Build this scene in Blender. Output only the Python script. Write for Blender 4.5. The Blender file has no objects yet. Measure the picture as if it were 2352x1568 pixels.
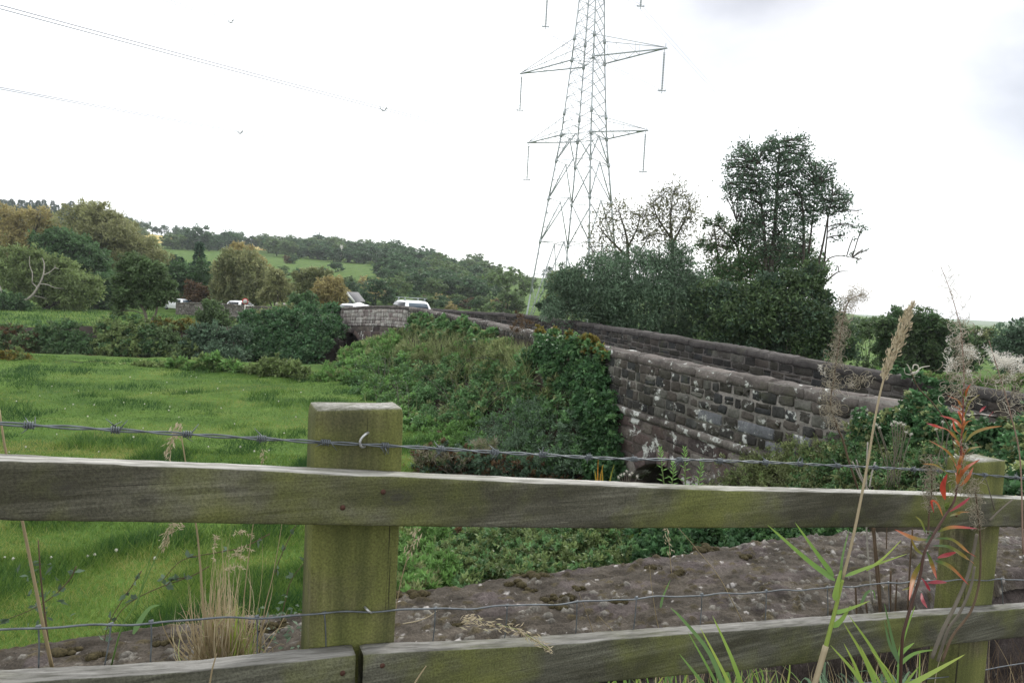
import bpy, math, random
import numpy as np
random.seed(5)
rng = np.random.default_rng(11)
PI = math.pi
SC = bpy.context.scene
COL = SC.collection

# ------------------------------------------------------------------ camera
CAM = np.array([0.0, 0.0, 4.0])          # eye height above the pasture
PITCH, ROLL = math.radians(3.6), math.radians(3.0)
_f = np.array([0, math.cos(PITCH), -math.sin(PITCH)])
_r0 = np.array([1.0, 0, 0]); _u0 = np.array([0, math.sin(PITCH), math.cos(PITCH)])
_R = math.cos(ROLL)*_r0 + math.sin(ROLL)*_u0
_U = math.cos(ROLL)*_u0 - math.sin(ROLL)*_r0
FL = 1568.0

def ray(px, py):
    return _f + (px-1176.0)/FL*_R - (py-784.0)/FL*_U
def W(px, py, Y):
    """point seen at photo position (px, py) and Y metres in front of the camera"""
    d = ray(px, py); return CAM + d*(Y/d[1])
def WZ(px, py, z):
    d = ray(px, py); return CAM + d*((z-CAM[2])/d[2])
def interp(x, xs, ys): return float(np.interp(x, xs, ys))
def nrm(v):
    v = np.asarray(v, float); return v/(np.linalg.norm(v, axis=-1, keepdims=True)+1e-12)

# ------------------------------------------------------------------ noise
def _h(i, j, s):
    n = (i.astype(np.int64)*374761393 + j.astype(np.int64)*668265263 + s*1442695041) & 0xffffffff
    n = ((n ^ (n >> 13))*1274126177) & 0xffffffff
    n = n ^ (n >> 16)
    return (n & 0xffff)/65535.0
def vnoise(x, y, s=0):
    x = np.asarray(x, float); y = np.asarray(y, float)
    i = np.floor(x); j = np.floor(y); u = x-i; v = y-j
    u = u*u*(3-2*u); v = v*v*(3-2*v)
    a = _h(i, j, s); b = _h(i+1, j, s); c = _h(i, j+1, s); d = _h(i+1, j+1, s)
    return (a*(1-u)+b*u)*(1-v) + (c*(1-u)+d*u)*v
def fbm(x, y, o=4, s=0):
    t = 0; a = .5; n = 0
    for k in range(o):
        t = t + a*vnoise(np.asarray(x)*2**k, np.asarray(y)*2**k, s+k*7); n += a; a *= .5
    return t/n
def sstep(a, b, x):
    t = np.clip((np.asarray(x, float)-a)/(b-a), 0, 1); return t*t*(3-2*t)

# ------------------------------------------------------------------ mesh builder
class MB:
    def __init__(s): s.V = []; s.F = []; s.T = []; s.C = []; s.n = 0
    def add(s, V, F, tint=.5, col=(.5, .5, .5)):
        V = np.asarray(V, float).reshape(-1, 3); k = len(V)
        s.V.append(V)
        if isinstance(F, np.ndarray): s.F.append(F.astype(np.int64)+s.n)
        else:
            by = {}
            for f in F: by.setdefault(len(f), []).append(f)
            for q in by.values(): s.F.append(np.array(q, dtype=np.int64)+s.n)
        s.T.append(np.broadcast_to(np.asarray(tint, float), (k,)).copy())
        c = np.asarray(col, float)
        s.C.append(np.broadcast_to(c if c.ndim == 2 else c[None, :], (k, 3)).copy())
        s.n += k
    def build(s, name, mat, parent=None, smooth=False, col=False):
        me = bpy.data.meshes.new(name)
        if s.n:
            V = np.concatenate(s.V)
            if parent is not None and parent.get('_o') is not None: V = V - np.array(parent['_o'])
            me.vertices.add(len(V)); me.vertices.foreach_set('co', V.ravel())
            L = np.concatenate([f.ravel() for f in s.F]); tot = np.concatenate([np.full(len(f), f.shape[1]) for f in s.F])
            me.loops.add(len(L)); me.loops.foreach_set('vertex_index', L.astype(np.int32))
            st = np.concatenate([[0], np.cumsum(tot)[:-1]])
            me.polygons.add(len(tot)); me.polygons.foreach_set('loop_start', st.astype(np.int32)); me.polygons.foreach_set('loop_total', tot.astype(np.int32))
            if smooth: me.polygons.foreach_set('use_smooth', np.ones(len(tot), dtype=bool))
            me.update(calc_edges=True)
            a = me.attributes.new('tint', 'FLOAT', 'POINT'); a.data.foreach_set('value', np.concatenate(s.T).astype(np.float32))
            if col:
                c = np.concatenate(s.C); c4 = np.concatenate([c, np.ones((len(c), 1))], 1)
                a = me.attributes.new('col', 'FLOAT_COLOR', 'POINT'); a.data.foreach_set('color', c4.ravel().astype(np.float32))
        me.materials.append(mat)
        o = bpy.data.objects.new(name, me); COL.objects.link(o)
        if parent is not None: o.parent = parent
        return o

def thing(name, label, cat, loc, group=None):
    o = bpy.data.objects.new(name, None); COL.objects.link(o)
    o.empty_display_size = .1
    o.location = [float(c) for c in loc]; o['_o'] = [float(c) for c in loc]
    o['label'] = label; o['category'] = cat
    if group: o['group'] = group
    return o
def tag(o, label, cat, group=None):
    o['label'] = label; o['category'] = cat
    if group: o['group'] = group
    return o
def structure(o): o['kind'] = 'structure'; return o
def stuff(o, label=None, cat=None):
    o['kind'] = 'stuff'
    if label: o['label'] = label
    if cat: o['category'] = cat
    return o

# ------------------------------------------------------------------ shapes
def bar(mb, p, q, w, h=None, tint=.5, col=(.5, .5, .5)):
    p = np.asarray(p, float); q = np.asarray(q, float); h = h or w
    a = nrm(q-p); ref = np.array([0, 0, 1.]) if abs(a[2]) < .95 else np.array([1., 0, 0])
    s = nrm(np.cross(a, ref))*w/2; t = nrm(np.cross(s, a))*h/2
    V = [p-s-t, p+s-t, p+s+t, p-s+t, q-s-t, q+s-t, q+s+t, q-s+t]
    mb.add(V, [(0, 1, 2, 3), (7, 6, 5, 4), (0, 4, 5, 1), (1, 5, 6, 2), (2, 6, 7, 3), (3, 7, 4, 0)], tint, col)
def tube(mb, pts, rad, sides=6, tint=.5, col=(.5, .5, .5), cap=True):
    pts = np.asarray(pts, float); n = len(pts)
    rad = np.broadcast_to(np.asarray(rad, float), (n,))
    tan = np.gradient(pts, axis=0); tan = nrm(tan)
    ref = np.array([0, 0, 1.]) if abs(tan[0][2]) < .9 else np.array([1., 0, 0])
    s = nrm(np.cross(tan[0], ref)); S = []
    for k in range(n):
        s = s - tan[k]*np.dot(s, tan[k]); s = nrm(s); S.append(s)
    S = np.array(S); B = np.cross(tan, S)
    an = np.arange(sides)*2*PI/sides
    V = pts[:, None, :] + rad[:, None, None]*(np.cos(an)[None, :, None]*S[:, None, :] + np.sin(an)[None, :, None]*B[:, None, :])
    i = np.arange(n-1)[:, None]*sides; j = np.arange(sides)[None, :]; j2 = (j+1) % sides
    F = np.stack([i+j, i+j2, i+sides+j2, i+sides+j], -1).reshape(-1, 4)
    t = tint; 
    if np.ndim(tint) == 1: t = np.repeat(np.asarray(tint), sides)
    c = col
    if np.ndim(col) == 2: c = np.repeat(np.asarray(col), sides, axis=0)
    mb.add(V.reshape(-1, 3), F, t, c)
    if cap and sides >= 3:
        mb.F.append(np.array([list(range(sides))[::-1]], dtype=np.int64)+mb.n-n*sides)
        mb.F.append(np.array([list(range(sides))], dtype=np.int64)+mb.n-sides)
def bez(pts, n=12):
    """smooth curve through the points (Catmull-Rom)"""
    P = np.asarray(pts, float)
    if len(P) < 3: return P[0]+(P[-1]-P[0])*np.linspace(0, 1, n)[:, None]
    Q = np.vstack([2*P[0]-P[1], P, 2*P[-1]-P[-2]]); out = []
    per = max(2, n//(len(P)-1))
    for k in range(len(P)-1):
        p0, p1, p2, p3 = Q[k:k+4]
        for t in np.arange(per)/per:
            out.append(.5*((2*p1)+(p2-p0)*t+(2*p0-5*p1+4*p2-p3)*t*t+(3*p1-p0-3*p2+p3)*t**3))
    out.append(P[-1]); return np.array(out)
def ball(mb, c, r, nu=8, nv=6, tint=.5, col=(.5, .5, .5)):
    r = np.broadcast_to(np.asarray(r, float), (3,)); V = []
    for a in range(nv+1):
        th = PI*a/nv
        for b in range(nu):
            ph = 2*PI*b/nu; V.append((math.sin(th)*math.cos(ph), math.sin(th)*math.sin(ph), math.cos(th)))
    F = [(a*nu+b, (a+1)*nu+b, (a+1)*nu+(b+1) % nu, a*nu+(b+1) % nu) for a in range(nv) for b in range(nu)]
    mb.add(np.array(V)*r+np.asarray(c), F, tint, col)
def leaves(mb, P, A, N, L, Wd, tint, fold=.2, droop=.1):
    P = np.asarray(P); n = len(P)
    A = nrm(A); S = nrm(np.cross(A, N)); M = np.cross(S, A)
    L = np.broadcast_to(np.asarray(L, float), (n,))[:, None]; Wd = np.broadcast_to(np.asarray(Wd, float), (n,))[:, None]
    v0 = P; mid = P+A*L*.45; v1 = mid+S*Wd*.5+M*Wd*fold; v3 = mid-S*Wd*.5+M*Wd*fold; v2 = P+A*L-M*L*droop
    V = np.stack([v0, v1, v2, v3], 1).reshape(-1, 3)
    mb.add(V, np.arange(4*n).reshape(n, 4), np.repeat(np.broadcast_to(tint, (n,)), 4))
def ribbons(mb, B, T, bend, w, tint, segs=4, prof=.8, face=None):
    """many grass blades: base B, tip T, sideways bend vector, width w"""
    B = np.asarray(B, float); T = np.asarray(T, float); n = len(B)
    t = np.linspace(0, 1, segs+1)[None, :, None]
    C = B[:, None, :]*(1-t)+T[:, None, :]*t + bend[:, None, :]*(4*t*(1-t))
    d = T-B
    N = nrm(face if face is not None else rng.normal(size=(n, 3)))
    S = nrm(np.cross(d, N))[:, None, :]
    w = np.broadcast_to(np.asarray(w, float), (n,))[:, None, None]
    ww = w*.5*np.clip((1-t)**prof*(.55+.9*np.minimum(t*3, 1)*.5), .02, None)
    V = np.stack([C-S*ww, C+S*ww], 2).reshape(-1, 3)
    k = np.arange(n)[:, None]*(segs+1)*2 + np.arange(segs)[None, :]*2
    F = np.stack([k, k+1, k+3, k+2], -1).reshape(-1, 4)
    mb.add(V, F, np.repeat(np.broadcast_to(tint, (n,)), (segs+1)*2))
def sph(n):
    return nrm(rng.normal(size=(n, 3)))

# ------------------------------------------------------------------ materials
def newmat(name):
    m = bpy.data.materials.new(name); m.use_nodes = True
    nt = m.node_tree; nt.nodes.clear(); out = nt.nodes.new('ShaderNodeOutputMaterial')
    return m, nt, out
def nd(nt, typ, **kw):
    n = nt.nodes.new(typ)
    for k, v in kw.items():
        if k.startswith('i_'): n.inputs[k[2:].replace('_', ' ')].default_value = v
        else: setattr(n, k, v)
    return n
def ramp(nt, stops, src):
    r = nt.nodes.new('ShaderNodeValToRGB'); e = r.color_ramp.elements
    while len(e) < len(stops): e.new(.5)
    for k, (p, c) in enumerate(stops): e[k].position = p; e[k].color = (*c, 1) if len(c) == 3 else c
    nt.links.new(src, r.inputs[0]); return r.outputs[0]
def noise(nt, scale, vec=None, detail=4, rough=.6, dist=0):
    n = nd(nt, 'ShaderNodeTexNoise'); n.inputs['Scale'].default_value = scale; n.inputs['Detail'].default_value = detail
    n.inputs['Roughness'].default_value = rough; n.inputs['Distortion'].default_value = dist
    if vec is not None: nt.links.new(vec, n.inputs['Vector'])
    return n.outputs['Fac']
def mixc(nt, fac, a, b, mode='MIX'):
    m = nd(nt, 'ShaderNodeMix', data_type='RGBA', blend_type=mode)
    for sock, v in ((m.inputs[0], fac), (m.inputs[6], a), (m.inputs[7], b)):
        if hasattr(v, 'links'): nt.links.new(v, sock)
        elif isinstance(v, (int, float)): sock.default_value = v
        else: sock.default_value = (*v, 1)
    return m.outputs[2]
def mathn(nt, op, a, b=0.0, clamp=False):
    m = nd(nt, 'ShaderNodeMath', operation=op, use_clamp=clamp)
    for sock, v in ((m.inputs[0], a), (m.inputs[1], b)):
        if hasattr(v, 'links'): nt.links.new(v, sock)
        else: sock.default_value = v
    return m.outputs[0]
def princ(nt, out, col, rough=.7, spec=.3, bump=None, bstr=.3, bdist=.01, metal=0):
    p = nd(nt, 'ShaderNodeBsdfPrincipled')
    for sock, v in ((p.inputs['Base Color'], col), (p.inputs['Roughness'], rough)):
        if hasattr(v, 'links'): nt.links.new(v, sock)
        elif isinstance(v, (int, float)): sock.default_value = v
        else: sock.default_value = (*v, 1)
    p.inputs['Specular IOR Level'].default_value = spec; p.inputs['Metallic'].default_value = metal
    if bump is not None:
        b = nd(nt, 'ShaderNodeBump'); b.inputs['Strength'].default_value = bstr; b.inputs['Distance'].default_value = bdist
        nt.links.new(bump, b.inputs['Height']); nt.links.new(b.outputs[0], p.inputs['Normal'])
    nt.links.new(p.outputs[0], out.inputs[0]); return p
def leafmat(name, stops, trans=.25, rough=.5, spec=.25):
    m, nt, out = newmat(name)
    at = nd(nt, 'ShaderNodeAttribute', attribute_name='tint')
    c = ramp(nt, stops, at.outputs['Fac'])
    p = nd(nt, 'ShaderNodeBsdfPrincipled'); nt.links.new(c, p.inputs['Base Color'])
    p.inputs['Roughness'].default_value = rough; p.inputs['Specular IOR Level'].default_value = spec
    t = nd(nt, 'ShaderNodeBsdfTranslucent'); nt.links.new(c, t.inputs[0])
    mx = nd(nt, 'ShaderNodeMixShader'); mx.inputs[0].default_value = trans
    nt.links.new(p.outputs[0], mx.inputs[1]); nt.links.new(t.outputs[0], mx.inputs[2]); nt.links.new(mx.outputs[0], out.inputs[0])
    return m
def plain(name, col, rough=.6, spec=.3, metal=0, var=.25, scale=8):
    m, nt, out = newmat(name)
    tc = nd(nt, 'ShaderNodeTexCoord'); n = noise(nt, scale, tc.outputs['Object'])
    a = tuple(c*(1-var) for c in col); b = tuple(min(1, c*(1+var)) for c in col)
    c = ramp(nt, [(.3, a), (.7, b)], n)
    princ(nt, out, c, rough, spec, metal=metal); return m
# ------------------------------------------------------------------ the materials of this place
def sc(c, k): return tuple(x*k for x in c)
def lm(name, c, var=.45, hi=None, trans=.25, spec=.25):
    trans = max(trans, .38); c = (c[0]*1.30, c[1]*1.26, c[2]*1.18)
    hi = hi or sc(c, 1+var*1.3)
    return leafmat(name, [(0, sc(c, 1-var)), (.5, c), (1, hi)], trans, spec=spec)
M = {}
M['willow_tan'] = lm('willow leaf tan', (0.215, 0.232, 0.118), .40, None, .3)
M['willow_gold'] = lm('willow leaf gold', (0.275, 0.245, 0.115), .4, None, .3)
M['willow_olive'] = lm('willow leaf olive', (0.165, 0.190, 0.095), .45, None, .3)
M['shrub_green'] = lm('shrub leaf green', (0.145, 0.200, 0.080), .45, None, .3)
M['dark_green'] = lm('dark leaf green', (0.066, 0.125, 0.056), .45, None)
M['alder'] = lm('alder leaf', (0.065, 0.112, 0.072), .45, None)
M['sallow'] = lm('sallow leaf grey green', (0.100, 0.160, 0.105), .5, None)
M['sparse'] = lm('thin autumn leaf', (0.130, 0.140, 0.085), .45, None, .35)
M['conifer'] = lm('conifer needle', (0.040, 0.082, 0.050), .4, None)
M['hill'] = lm('hill broadleaf', (0.052, 0.100, 0.050), .5, None)
M['hill_pale'] = lm('hill broadleaf pale', (0.100, 0.155, 0.068), .5, None)
M['grey_leaf'] = lm('grey green leaf', (.060, .095, .062), .5, None, .25, .35)
M['ivy'] = lm('ivy leaf', (0.052, 0.118, 0.052), .5, None, .15, .25)
M['bramble'] = lm('bramble leaf', (0.090, 0.180, 0.072), .5, None, .2, .35)
M['nettle'] = lm('nettle leaf', (0.115, 0.220, 0.068), .45, None, .3)
M['weed_olive'] = lm('olive weed', (0.170, 0.205, 0.095), .5, None, .3)
M['bush_olive'] = lm('bank shrub leaf', (0.085, 0.135, 0.062), .5, None, .25)
M['yellow_leaf'] = lm('yellowing leaf', (.150, .130, .035), .45, None, .35)
M['rust_leaf'] = lm('rusty leaf', (.090, .060, .034), .45, None, .25)
M['twig'] = plain('grey twig', (.13, .115, .09), .85, .2)
M['bark'] = plain('tree bark', (.060, .054, .044), .9, .2)
M['deadwood'] = plain('dead pale wood', (.30, .28, .24), .85, .2)
M['stem_brown'] = plain('brown stem', (.10, .07, .045), .8, .2, scale=30)
M['straw'] = leafmat('straw', [(0, (.22, .17, .09)), (.5, (.38, .31, .19)), (.8, (.46, .40, .28)), (1, (.30, .35, .12))], .3)
M['fluff'] = leafmat('seed fluff', [(0, (.25, .215, .15)), (.5, (.42, .385, .30)), (1, (.74, .72, .66))], .35, .7, .1)
M['reed'] = leafmat('reed blade', [(0, (.10, .17, .09)), (.5, (.17, .30, .065)), (1, (.36, .42, .09))], .35)
M['iris'] = leafmat('orange blade', [(0, (.20, .28, .06)), (.5, (.45, .33, .05)), (1, (.52, .22, .04))], .35)
M['steel'] = plain('galvanised steel', (.30, .33, .33), .55, .4, .2, .2, 2)
M['insulator'] = plain('glass insulator', (.20, .24, .24), .3, .5, 0, .1)
M['cable'] = plain('aluminium conductor', (.22, .23, .27), .5, .4, .2, .1)
M['wire'] = plain('zinc wire', (.115, .13, .14), .5, .45, .5, .35, 60)
M['nail'] = plain('rusty nail', (.07, .035, .025), .8, .2, .2, .3, 80)
M['staple'] = plain('bright staple', (.42, .43, .42), .45, .5, .6, .2, 80)
M['paint_white'] = plain('white car paint', (.78, .79, .80), .25, .5, 0, .02)
M['paint_dark'] = plain('dark car paint', (.035, .04, .07), .25, .5, 0, .1)
M['glass'] = plain('car glass', (.02, .025, .03), .08, .6, 0, .1)
M['glass_pale'] = plain('car glass reflecting sky', (.07, .10, .13), .15, .6, 0, .1)  # pale blue reflection of the sky put into the glass base colour
M['tyre'] = plain('tyre', (.02, .02, .02), .8, .2)
M['tail'] = plain('tail lamp red', (.55, .03, .02), .3, .5)
M['sign_grey'] = plain('sign face', (.45, .42, .42), .6, .3)
M['sign_red'] = plain('sign red', (.5, .05, .05), .6, .3)
M['pole_white'] = plain('white post', (.62, .60, .55), .6, .3)
M['render_white'] = plain('white render', (.75, .75, .73), .8, .2, 0, .06)
M['render_grey'] = plain('grey render', (.16, .17, .18), .8, .2, 0, .1)
M['slate'] = plain('slate roof', (.12, .12, .13), .7, .3)
M['timber'] = plain('weathered rail', (.30, .28, .24), .85, .2)
M['tarmac'] = plain('tarmac', (.055, .055, .055), .9, .2, 0, .2, 3)
M['earth'] = plain('bank earth', (.040, .034, .024), .95, .1, 0, .4, 2)
M['mud'] = plain('river mud', (.034, .028, .022), .9, .2, 0, .5, 1.5)

def stonemat(name, lichen=.0, lscale=3.0, mott=1.0, streak=0):
    m, nt, out = newmat(name)
    tc = nd(nt, 'ShaderNodeTexCoord'); v = tc.outputs['Object']
    at = nd(nt, 'ShaderNodeAttribute', attribute_name='col').outputs['Color']
    n1 = noise(nt, 3.5, v, 6, .7); n2 = noise(nt, 26, v, 5, .75)
    dk = ramp(nt, [(.25, (.45,)*3), (.75, (1.45,)*3)], n1); c = mixc(nt, mott, at, dk, 'MULTIPLY')
    c = mixc(nt, .8, c, ramp(nt, [(.3, (.55,)*3), (.72, (1.4,)*3)], n2), 'MULTIPLY')
    if streak:
        mp = nd(nt, 'ShaderNodeMapping'); mp.inputs['Scale'].default_value = (9, 9, .9); nt.links.new(v, mp.inputs[0])
        n4 = noise(nt, 1.0, mp.outputs[0], 4, .7)
        c = mixc(nt, ramp(nt, [(.48, (0,)*3), (.60, (streak,)*3)], n4), c, (.40, .39, .36))
    if lichen > 0:
        n3 = noise(nt, lscale, v, 7, .68, .1)
        th = .70-.22*lichen
        f = ramp(nt, [(th, (0,)*3), (th+.045, (1,)*3)], n3)
        c = mixc(nt, f, c, (.47, .48, .45))
    mo = noise(nt, 1.7, v, 4, .7)
    c = mixc(nt, ramp(nt, [(.60, (0,)*3), (.74, (.55,)*3)], mo), c, (.062, .068, .034))
    princ(nt, out, c, .92, .15, n2, .6, .02); return m
M['stone'] = stonemat('parapet stone', .52, 4.5)
M['stone_far'] = stonemat('far parapet stone', .10, 5)
M['stone_cope'] = stonemat('coping stone', .50, 5.0)
M['stone_string'] = stonemat('string course stone', .78, 4.2)
M['stone_lower'] = stonemat('spandrel stone', .62, 2.2)
M['stone_pale'] = stonemat('pale streaked stone', .25, 2.5, 1, .95)
M['mortar'] = stonemat('lime mortar', .0)

def woodmat(name, axis, algae, base=(.104, .101, .076), top_tone=1.0, knots=()):
    """axis: 0 grain along local x, 2 grain along local z"""
    m, nt, out = newmat(name)
    tc = nd(nt, 'ShaderNodeTexCoord'); v = tc.outputs['Object']
    mp = nd(nt, 'ShaderNodeMapping'); s = [120, 120, 120]; s[axis] = 3.0; mp.inputs['Scale'].default_value = s; nt.links.new(v, mp.inputs[0])
    g = noise(nt, 1.0, mp.outputs[0], 7, .7, .12)
    mp2 = nd(nt, 'ShaderNodeMapping'); s2 = [16, 16, 16]; s2[axis] = 3.0; mp2.inputs['Scale'].default_value = s2; nt.links.new(v, mp2.inputs[0])
    blot = noise(nt, 1.0, mp2.outputs[0], 5, .62, .3)
    fine = noise(nt, 260, v, 4, .7)
    big = noise(nt, 4.0, v, 4, .6)
    c = ramp(nt, [(.30, sc(base, .38)), (.5, base), (.70, sc(base, 1.75))], g)
    c = mixc(nt, ramp(nt, [(.40, (.92,)*3), (.60, (0,)*3)], blot), c, (.045, .044, .028))      # dark damp stains
    af = ramp(nt, [(.56-.30*algae, (0,)*3), (.70-.22*algae, (.88,)*3)], big)
    c = mixc(nt, af, c, mixc(nt, ramp(nt, [(.35, (0,)*3), (.65, (1,)*3)], blot), (.078, .088, .026), (.146, .158, .044)))
    c = mixc(nt, .7, c, ramp(nt, [(.32, (.45,)*3), (.68, (1.5,)*3)], fine), 'MULTIPLY')
    mp3 = nd(nt, 'ShaderNodeMapping'); s3 = [150, 150, 150]; s3[axis] = 2.0; mp3.inputs['Scale'].default_value = s3; mp3.inputs['Location'].default_value = (3.1, 7.7, 1.3); nt.links.new(v, mp3.inputs[0])
    cr = noise(nt, 1.0, mp3.outputs[0], 2, .5, .1)
    c = mixc(nt, ramp(nt, [(.262, (.9,)*3), (.30, (0,)*3)], cr), c, (.018, .016, .012))       # drying checks
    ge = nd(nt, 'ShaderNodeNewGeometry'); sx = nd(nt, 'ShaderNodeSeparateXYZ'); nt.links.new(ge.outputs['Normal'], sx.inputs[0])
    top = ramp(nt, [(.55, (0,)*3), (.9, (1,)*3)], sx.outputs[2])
    up_pale = mathn(nt, 'MULTIPLY', top, ramp(nt, [(.34, (.35,)*3), (.55, (1,)*3)], blot))
    c = mixc(nt, up_pale, c, mixc(nt, ramp(nt, [(.35, (0,)*3), (.62, (1,)*3)], g), sc((.17, .165, .145), top_tone), sc((.50, .49, .455), top_tone)))   # paler grey on upward-facing sides
    h = mathn(nt, 'ADD', g, mathn(nt, 'MULTIPLY', fine, .5))
    for (kx, ky, kz, kr) in knots:
        vm = nd(nt, 'ShaderNodeVectorMath', operation='DISTANCE'); mk_ = nd(nt, 'ShaderNodeMapping'); ms = [1, .25, 1]; ms[axis] = .55; mk_.inputs['Scale'].default_value = ms
        nt.links.new(v, mk_.inputs[0]); nt.links.new(mk_.outputs[0], vm.inputs[0]); vm.inputs[1].default_value = (kx*ms[0], ky*ms[1], kz*ms[2])
        dd = mathn(nt, 'ADD', mathn(nt, 'DIVIDE', vm.outputs['Value'], kr), mathn(nt, 'MULTIPLY', mathn(nt, 'SUBTRACT', fine, .5), .5))
        c = mixc(nt, ramp(nt, [(0, (.85,)*3), (.30, (.75,)*3), (.36, (.2,)*3), (.55, (.55,)*3), (.75, (.1,)*3), (1, (0,)*3)], dd), c, sc(base, .45))
    princ(nt, out, c, .85, .2, h, .6, .004); return m
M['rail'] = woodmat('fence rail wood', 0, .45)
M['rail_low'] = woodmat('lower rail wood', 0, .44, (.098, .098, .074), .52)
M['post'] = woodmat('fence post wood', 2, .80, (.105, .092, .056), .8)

def groundmat():
    m, nt, out = newmat('pasture turf')
    tc = nd(nt, 'ShaderNodeTexCoord'); v = tc.outputs['Object']
    at = nd(nt, 'ShaderNodeAttribute', attribute_name='tint').outputs['Fac']
    n1 = noise(nt, .35, v, 5, .65); n2 = noise(nt, 6, v, 5, .7)
    c = ramp(nt, [(.30, (.036, .080, .016)), (.55, (.082, .145, .028)), (.75, (.140, .180, .045))], n1)
    c = mixc(nt, .7, c, ramp(nt, [(.3, (.6,)*3), (.7, (1.35,)*3)], n2), 'MULTIPLY')
    c = mixc(nt, at, c, mixc(nt, n2, (.030, .025, .017), (.060, .050, .034)))
    princ(nt, out, c, .95, .1, n2, .6, .15); return m
M['ground'] = groundmat()
M['grass'] = leafmat('pasture grass', [(0, (.030, .080, .020)), (.4, (.102, .186, .034)), (.75, (.180, .250, .054)), (1, (.30, .30, .10))], .3, .5, .25)
def fieldmat(name, a, b, s):
    m, nt, out = newmat(name)
    tc = nd(nt, 'ShaderNodeTexCoord'); n = noise(nt, s, tc.outputs['Object'], 5, .65)
    princ(nt, out, ramp(nt, [(.3, a), (.7, b)], n), .95, .1); return m
M['stubble'] = fieldmat('stubble', (.42, .32, .10), (.60, .48, .18), .05)
M['water'] = plain('river water', (.03, .035, .03), .06, .5, 0, .2, .5)

def wallmat():
    m, nt, out = newmat('lichen crusted sandstone')
    tc = nd(nt, 'ShaderNodeTexCoord'); v = tc.outputs['Object']
    at = nd(nt, 'ShaderNodeAttribute', attribute_name='col').outputs['Color']
    n1 = noise(nt, 14, v, 6, .7); n2 = noise(nt, 150, v, 5, .75)
    c = mixc(nt, .9, at, ramp(nt, [(.3, (.6,)*3), (.7, (1.4,)*3)], n1), 'MULTIPLY')
    c = mixc(nt, .9, c, ramp(nt, [(.32, (.45,)*3), (.70, (1.5,)*3)], n2), 'MULTIPLY')
    n3 = noise(nt, 38, v, 4, .6, .5)
    c = mixc(nt, ramp(nt, [(.66, (0,)*3), (.72, (.8,)*3)], n3), c, (.33, .31, .29))
    princ(nt, out, c, .95, .15, n2, .8, .006); return m
M['wall_top'] = wallmat()
M['moss'] = plain('dark moss', (.050, .042, .022), 1.0, .1, 0, .6, 180)
# ------------------------------------------------------------------ fence line frame
FA = math.atan(.462)
EU = np.array([math.cos(FA), math.sin(FA), 0]); EV = np.array([-math.sin(FA), math.cos(FA), 0]); FO = np.array([0, 1.162, 0])
def FPl(px, py, v=0.0):
    """point seen at (px, py) on the vertical plane v metres behind the front of the rails, in fence coordinates (u, v, z)"""
    d = ray(px, py); t = (v - np.dot(CAM-FO, EV))/np.dot(d, EV); p = CAM+d*t
    return np.array([np.dot(p-FO, EU), v, p[2]])
def FW(u, v, z): return FO+EU*u+EV*v+np.array([0, 0, z])
def Fpt(px, py, v=0.0): return FW(*FPl(px, py, v))

# ------------------------------------------------------------------ ground
RIDGE = [(-900, 455), (-600, 468), (0, 494), (170, 502), (330, 535), (450, 550), (560, 560), (700, 568), (880, 580), (1000, 612), (1130, 628), (1230, 637), (1500, 655), (1800, 690), (2000, 730), (2100, 747), (2352, 762), (3200, 805)]
YR, Y0 = 550.0, 130.0
_rk, _rz = [], []
for _px, _py in RIDGE:
    p = W(_px, _py, YR); _rk.append(p[0]/p[1]); _rz.append(p[2])
def hill(x, y):
    k = x/np.maximum(y, 1.0); zr = np.interp(k, _rk, _rz)
    t = np.clip((y-Y0)/(YR-Y0), 0, 1.0); z = zr*t
    far = np.clip((y-YR)/900, 0, 1); z = np.where(y > YR, zr*(1-far*.85), z)
    return np.maximum(z, 0) + 13*sstep(1800, 2600, y)*sstep(.2, .6, k)
def H(x, y):
    x = np.asarray(x, float); y = np.asarray(y, float)
    z = .16*(fbm(x*.33, y*.33, 3, 3)-.5) + .26*(fbm(x*1.0, y*1.0, 3, 9)-.5)*(y < 60)
    v = np.dot(np.stack([x-FO[0], y-FO[1], 0*x], -1), EV)
    z = z + 2.5*(1-sstep(.9, 6.2, v))
    rb = 1.3*sstep(2.6, 5.0, x)*(1-sstep(7.0, 9.0, y)); rb = np.maximum(rb, 2.15*sstep(5.6, 7.2, x)*(1-sstep(8.6, 10.5, y))); z = np.maximum(z, rb)
    z = z - 1.1*np.exp(-((((x-.5)/2.3)**2+((y-14.3)/1.5)**2)**2))
    yr = 38+.1*(x+40); z = z - 1.7*(1-sstep(2.2, 5.5, np.abs(y-yr)))*(x < 20)
    return z + hill(x, y)
def soil(x, y):
    s = np.exp(-((((x-.5)/2.5)**2+((y-14.3)/1.7)**2)**2))
    yr = 38+.1*(x+40); s = np.maximum(s, (1-sstep(4.0, 6.0, np.abs(y-yr)))*(x < 20))
    v = np.dot(np.stack([x-FO[0], y-FO[1], 0*x], -1), EV)
    return np.clip(np.maximum(s, 1-sstep(.6, 1.6, v)), 0, 1)
rows = np.concatenate([np.linspace(-9, 60, 300), np.geomspace(60.5, 4500, 150)])
ks = np.concatenate([np.linspace(-2.4, -1.05, 40)[:-1], np.linspace(-1.05, 1.05, 230), np.linspace(1.05, 2.4, 40)[1:]])
gx = ks[None, :]*(np.abs(rows)[:, None]+9); gy = np.repeat(rows[:, None], len(ks), 1)
gz = H(gx, gy); nr, nc = gx.shape
i = np.arange(nr-1)[:, None]*nc; j = np.arange(nc-1)[None, :]
gf = np.stack([i+j, i+j+1, i+nc+j+1, i+nc+j], -1).reshape(-1, 4)
mb = MB(); mb.add(np.stack([gx, gy, gz], -1).reshape(-1, 3), gf, soil(gx, gy).ravel())
structure(mb.build('ground', M['ground'], smooth=True))

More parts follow.
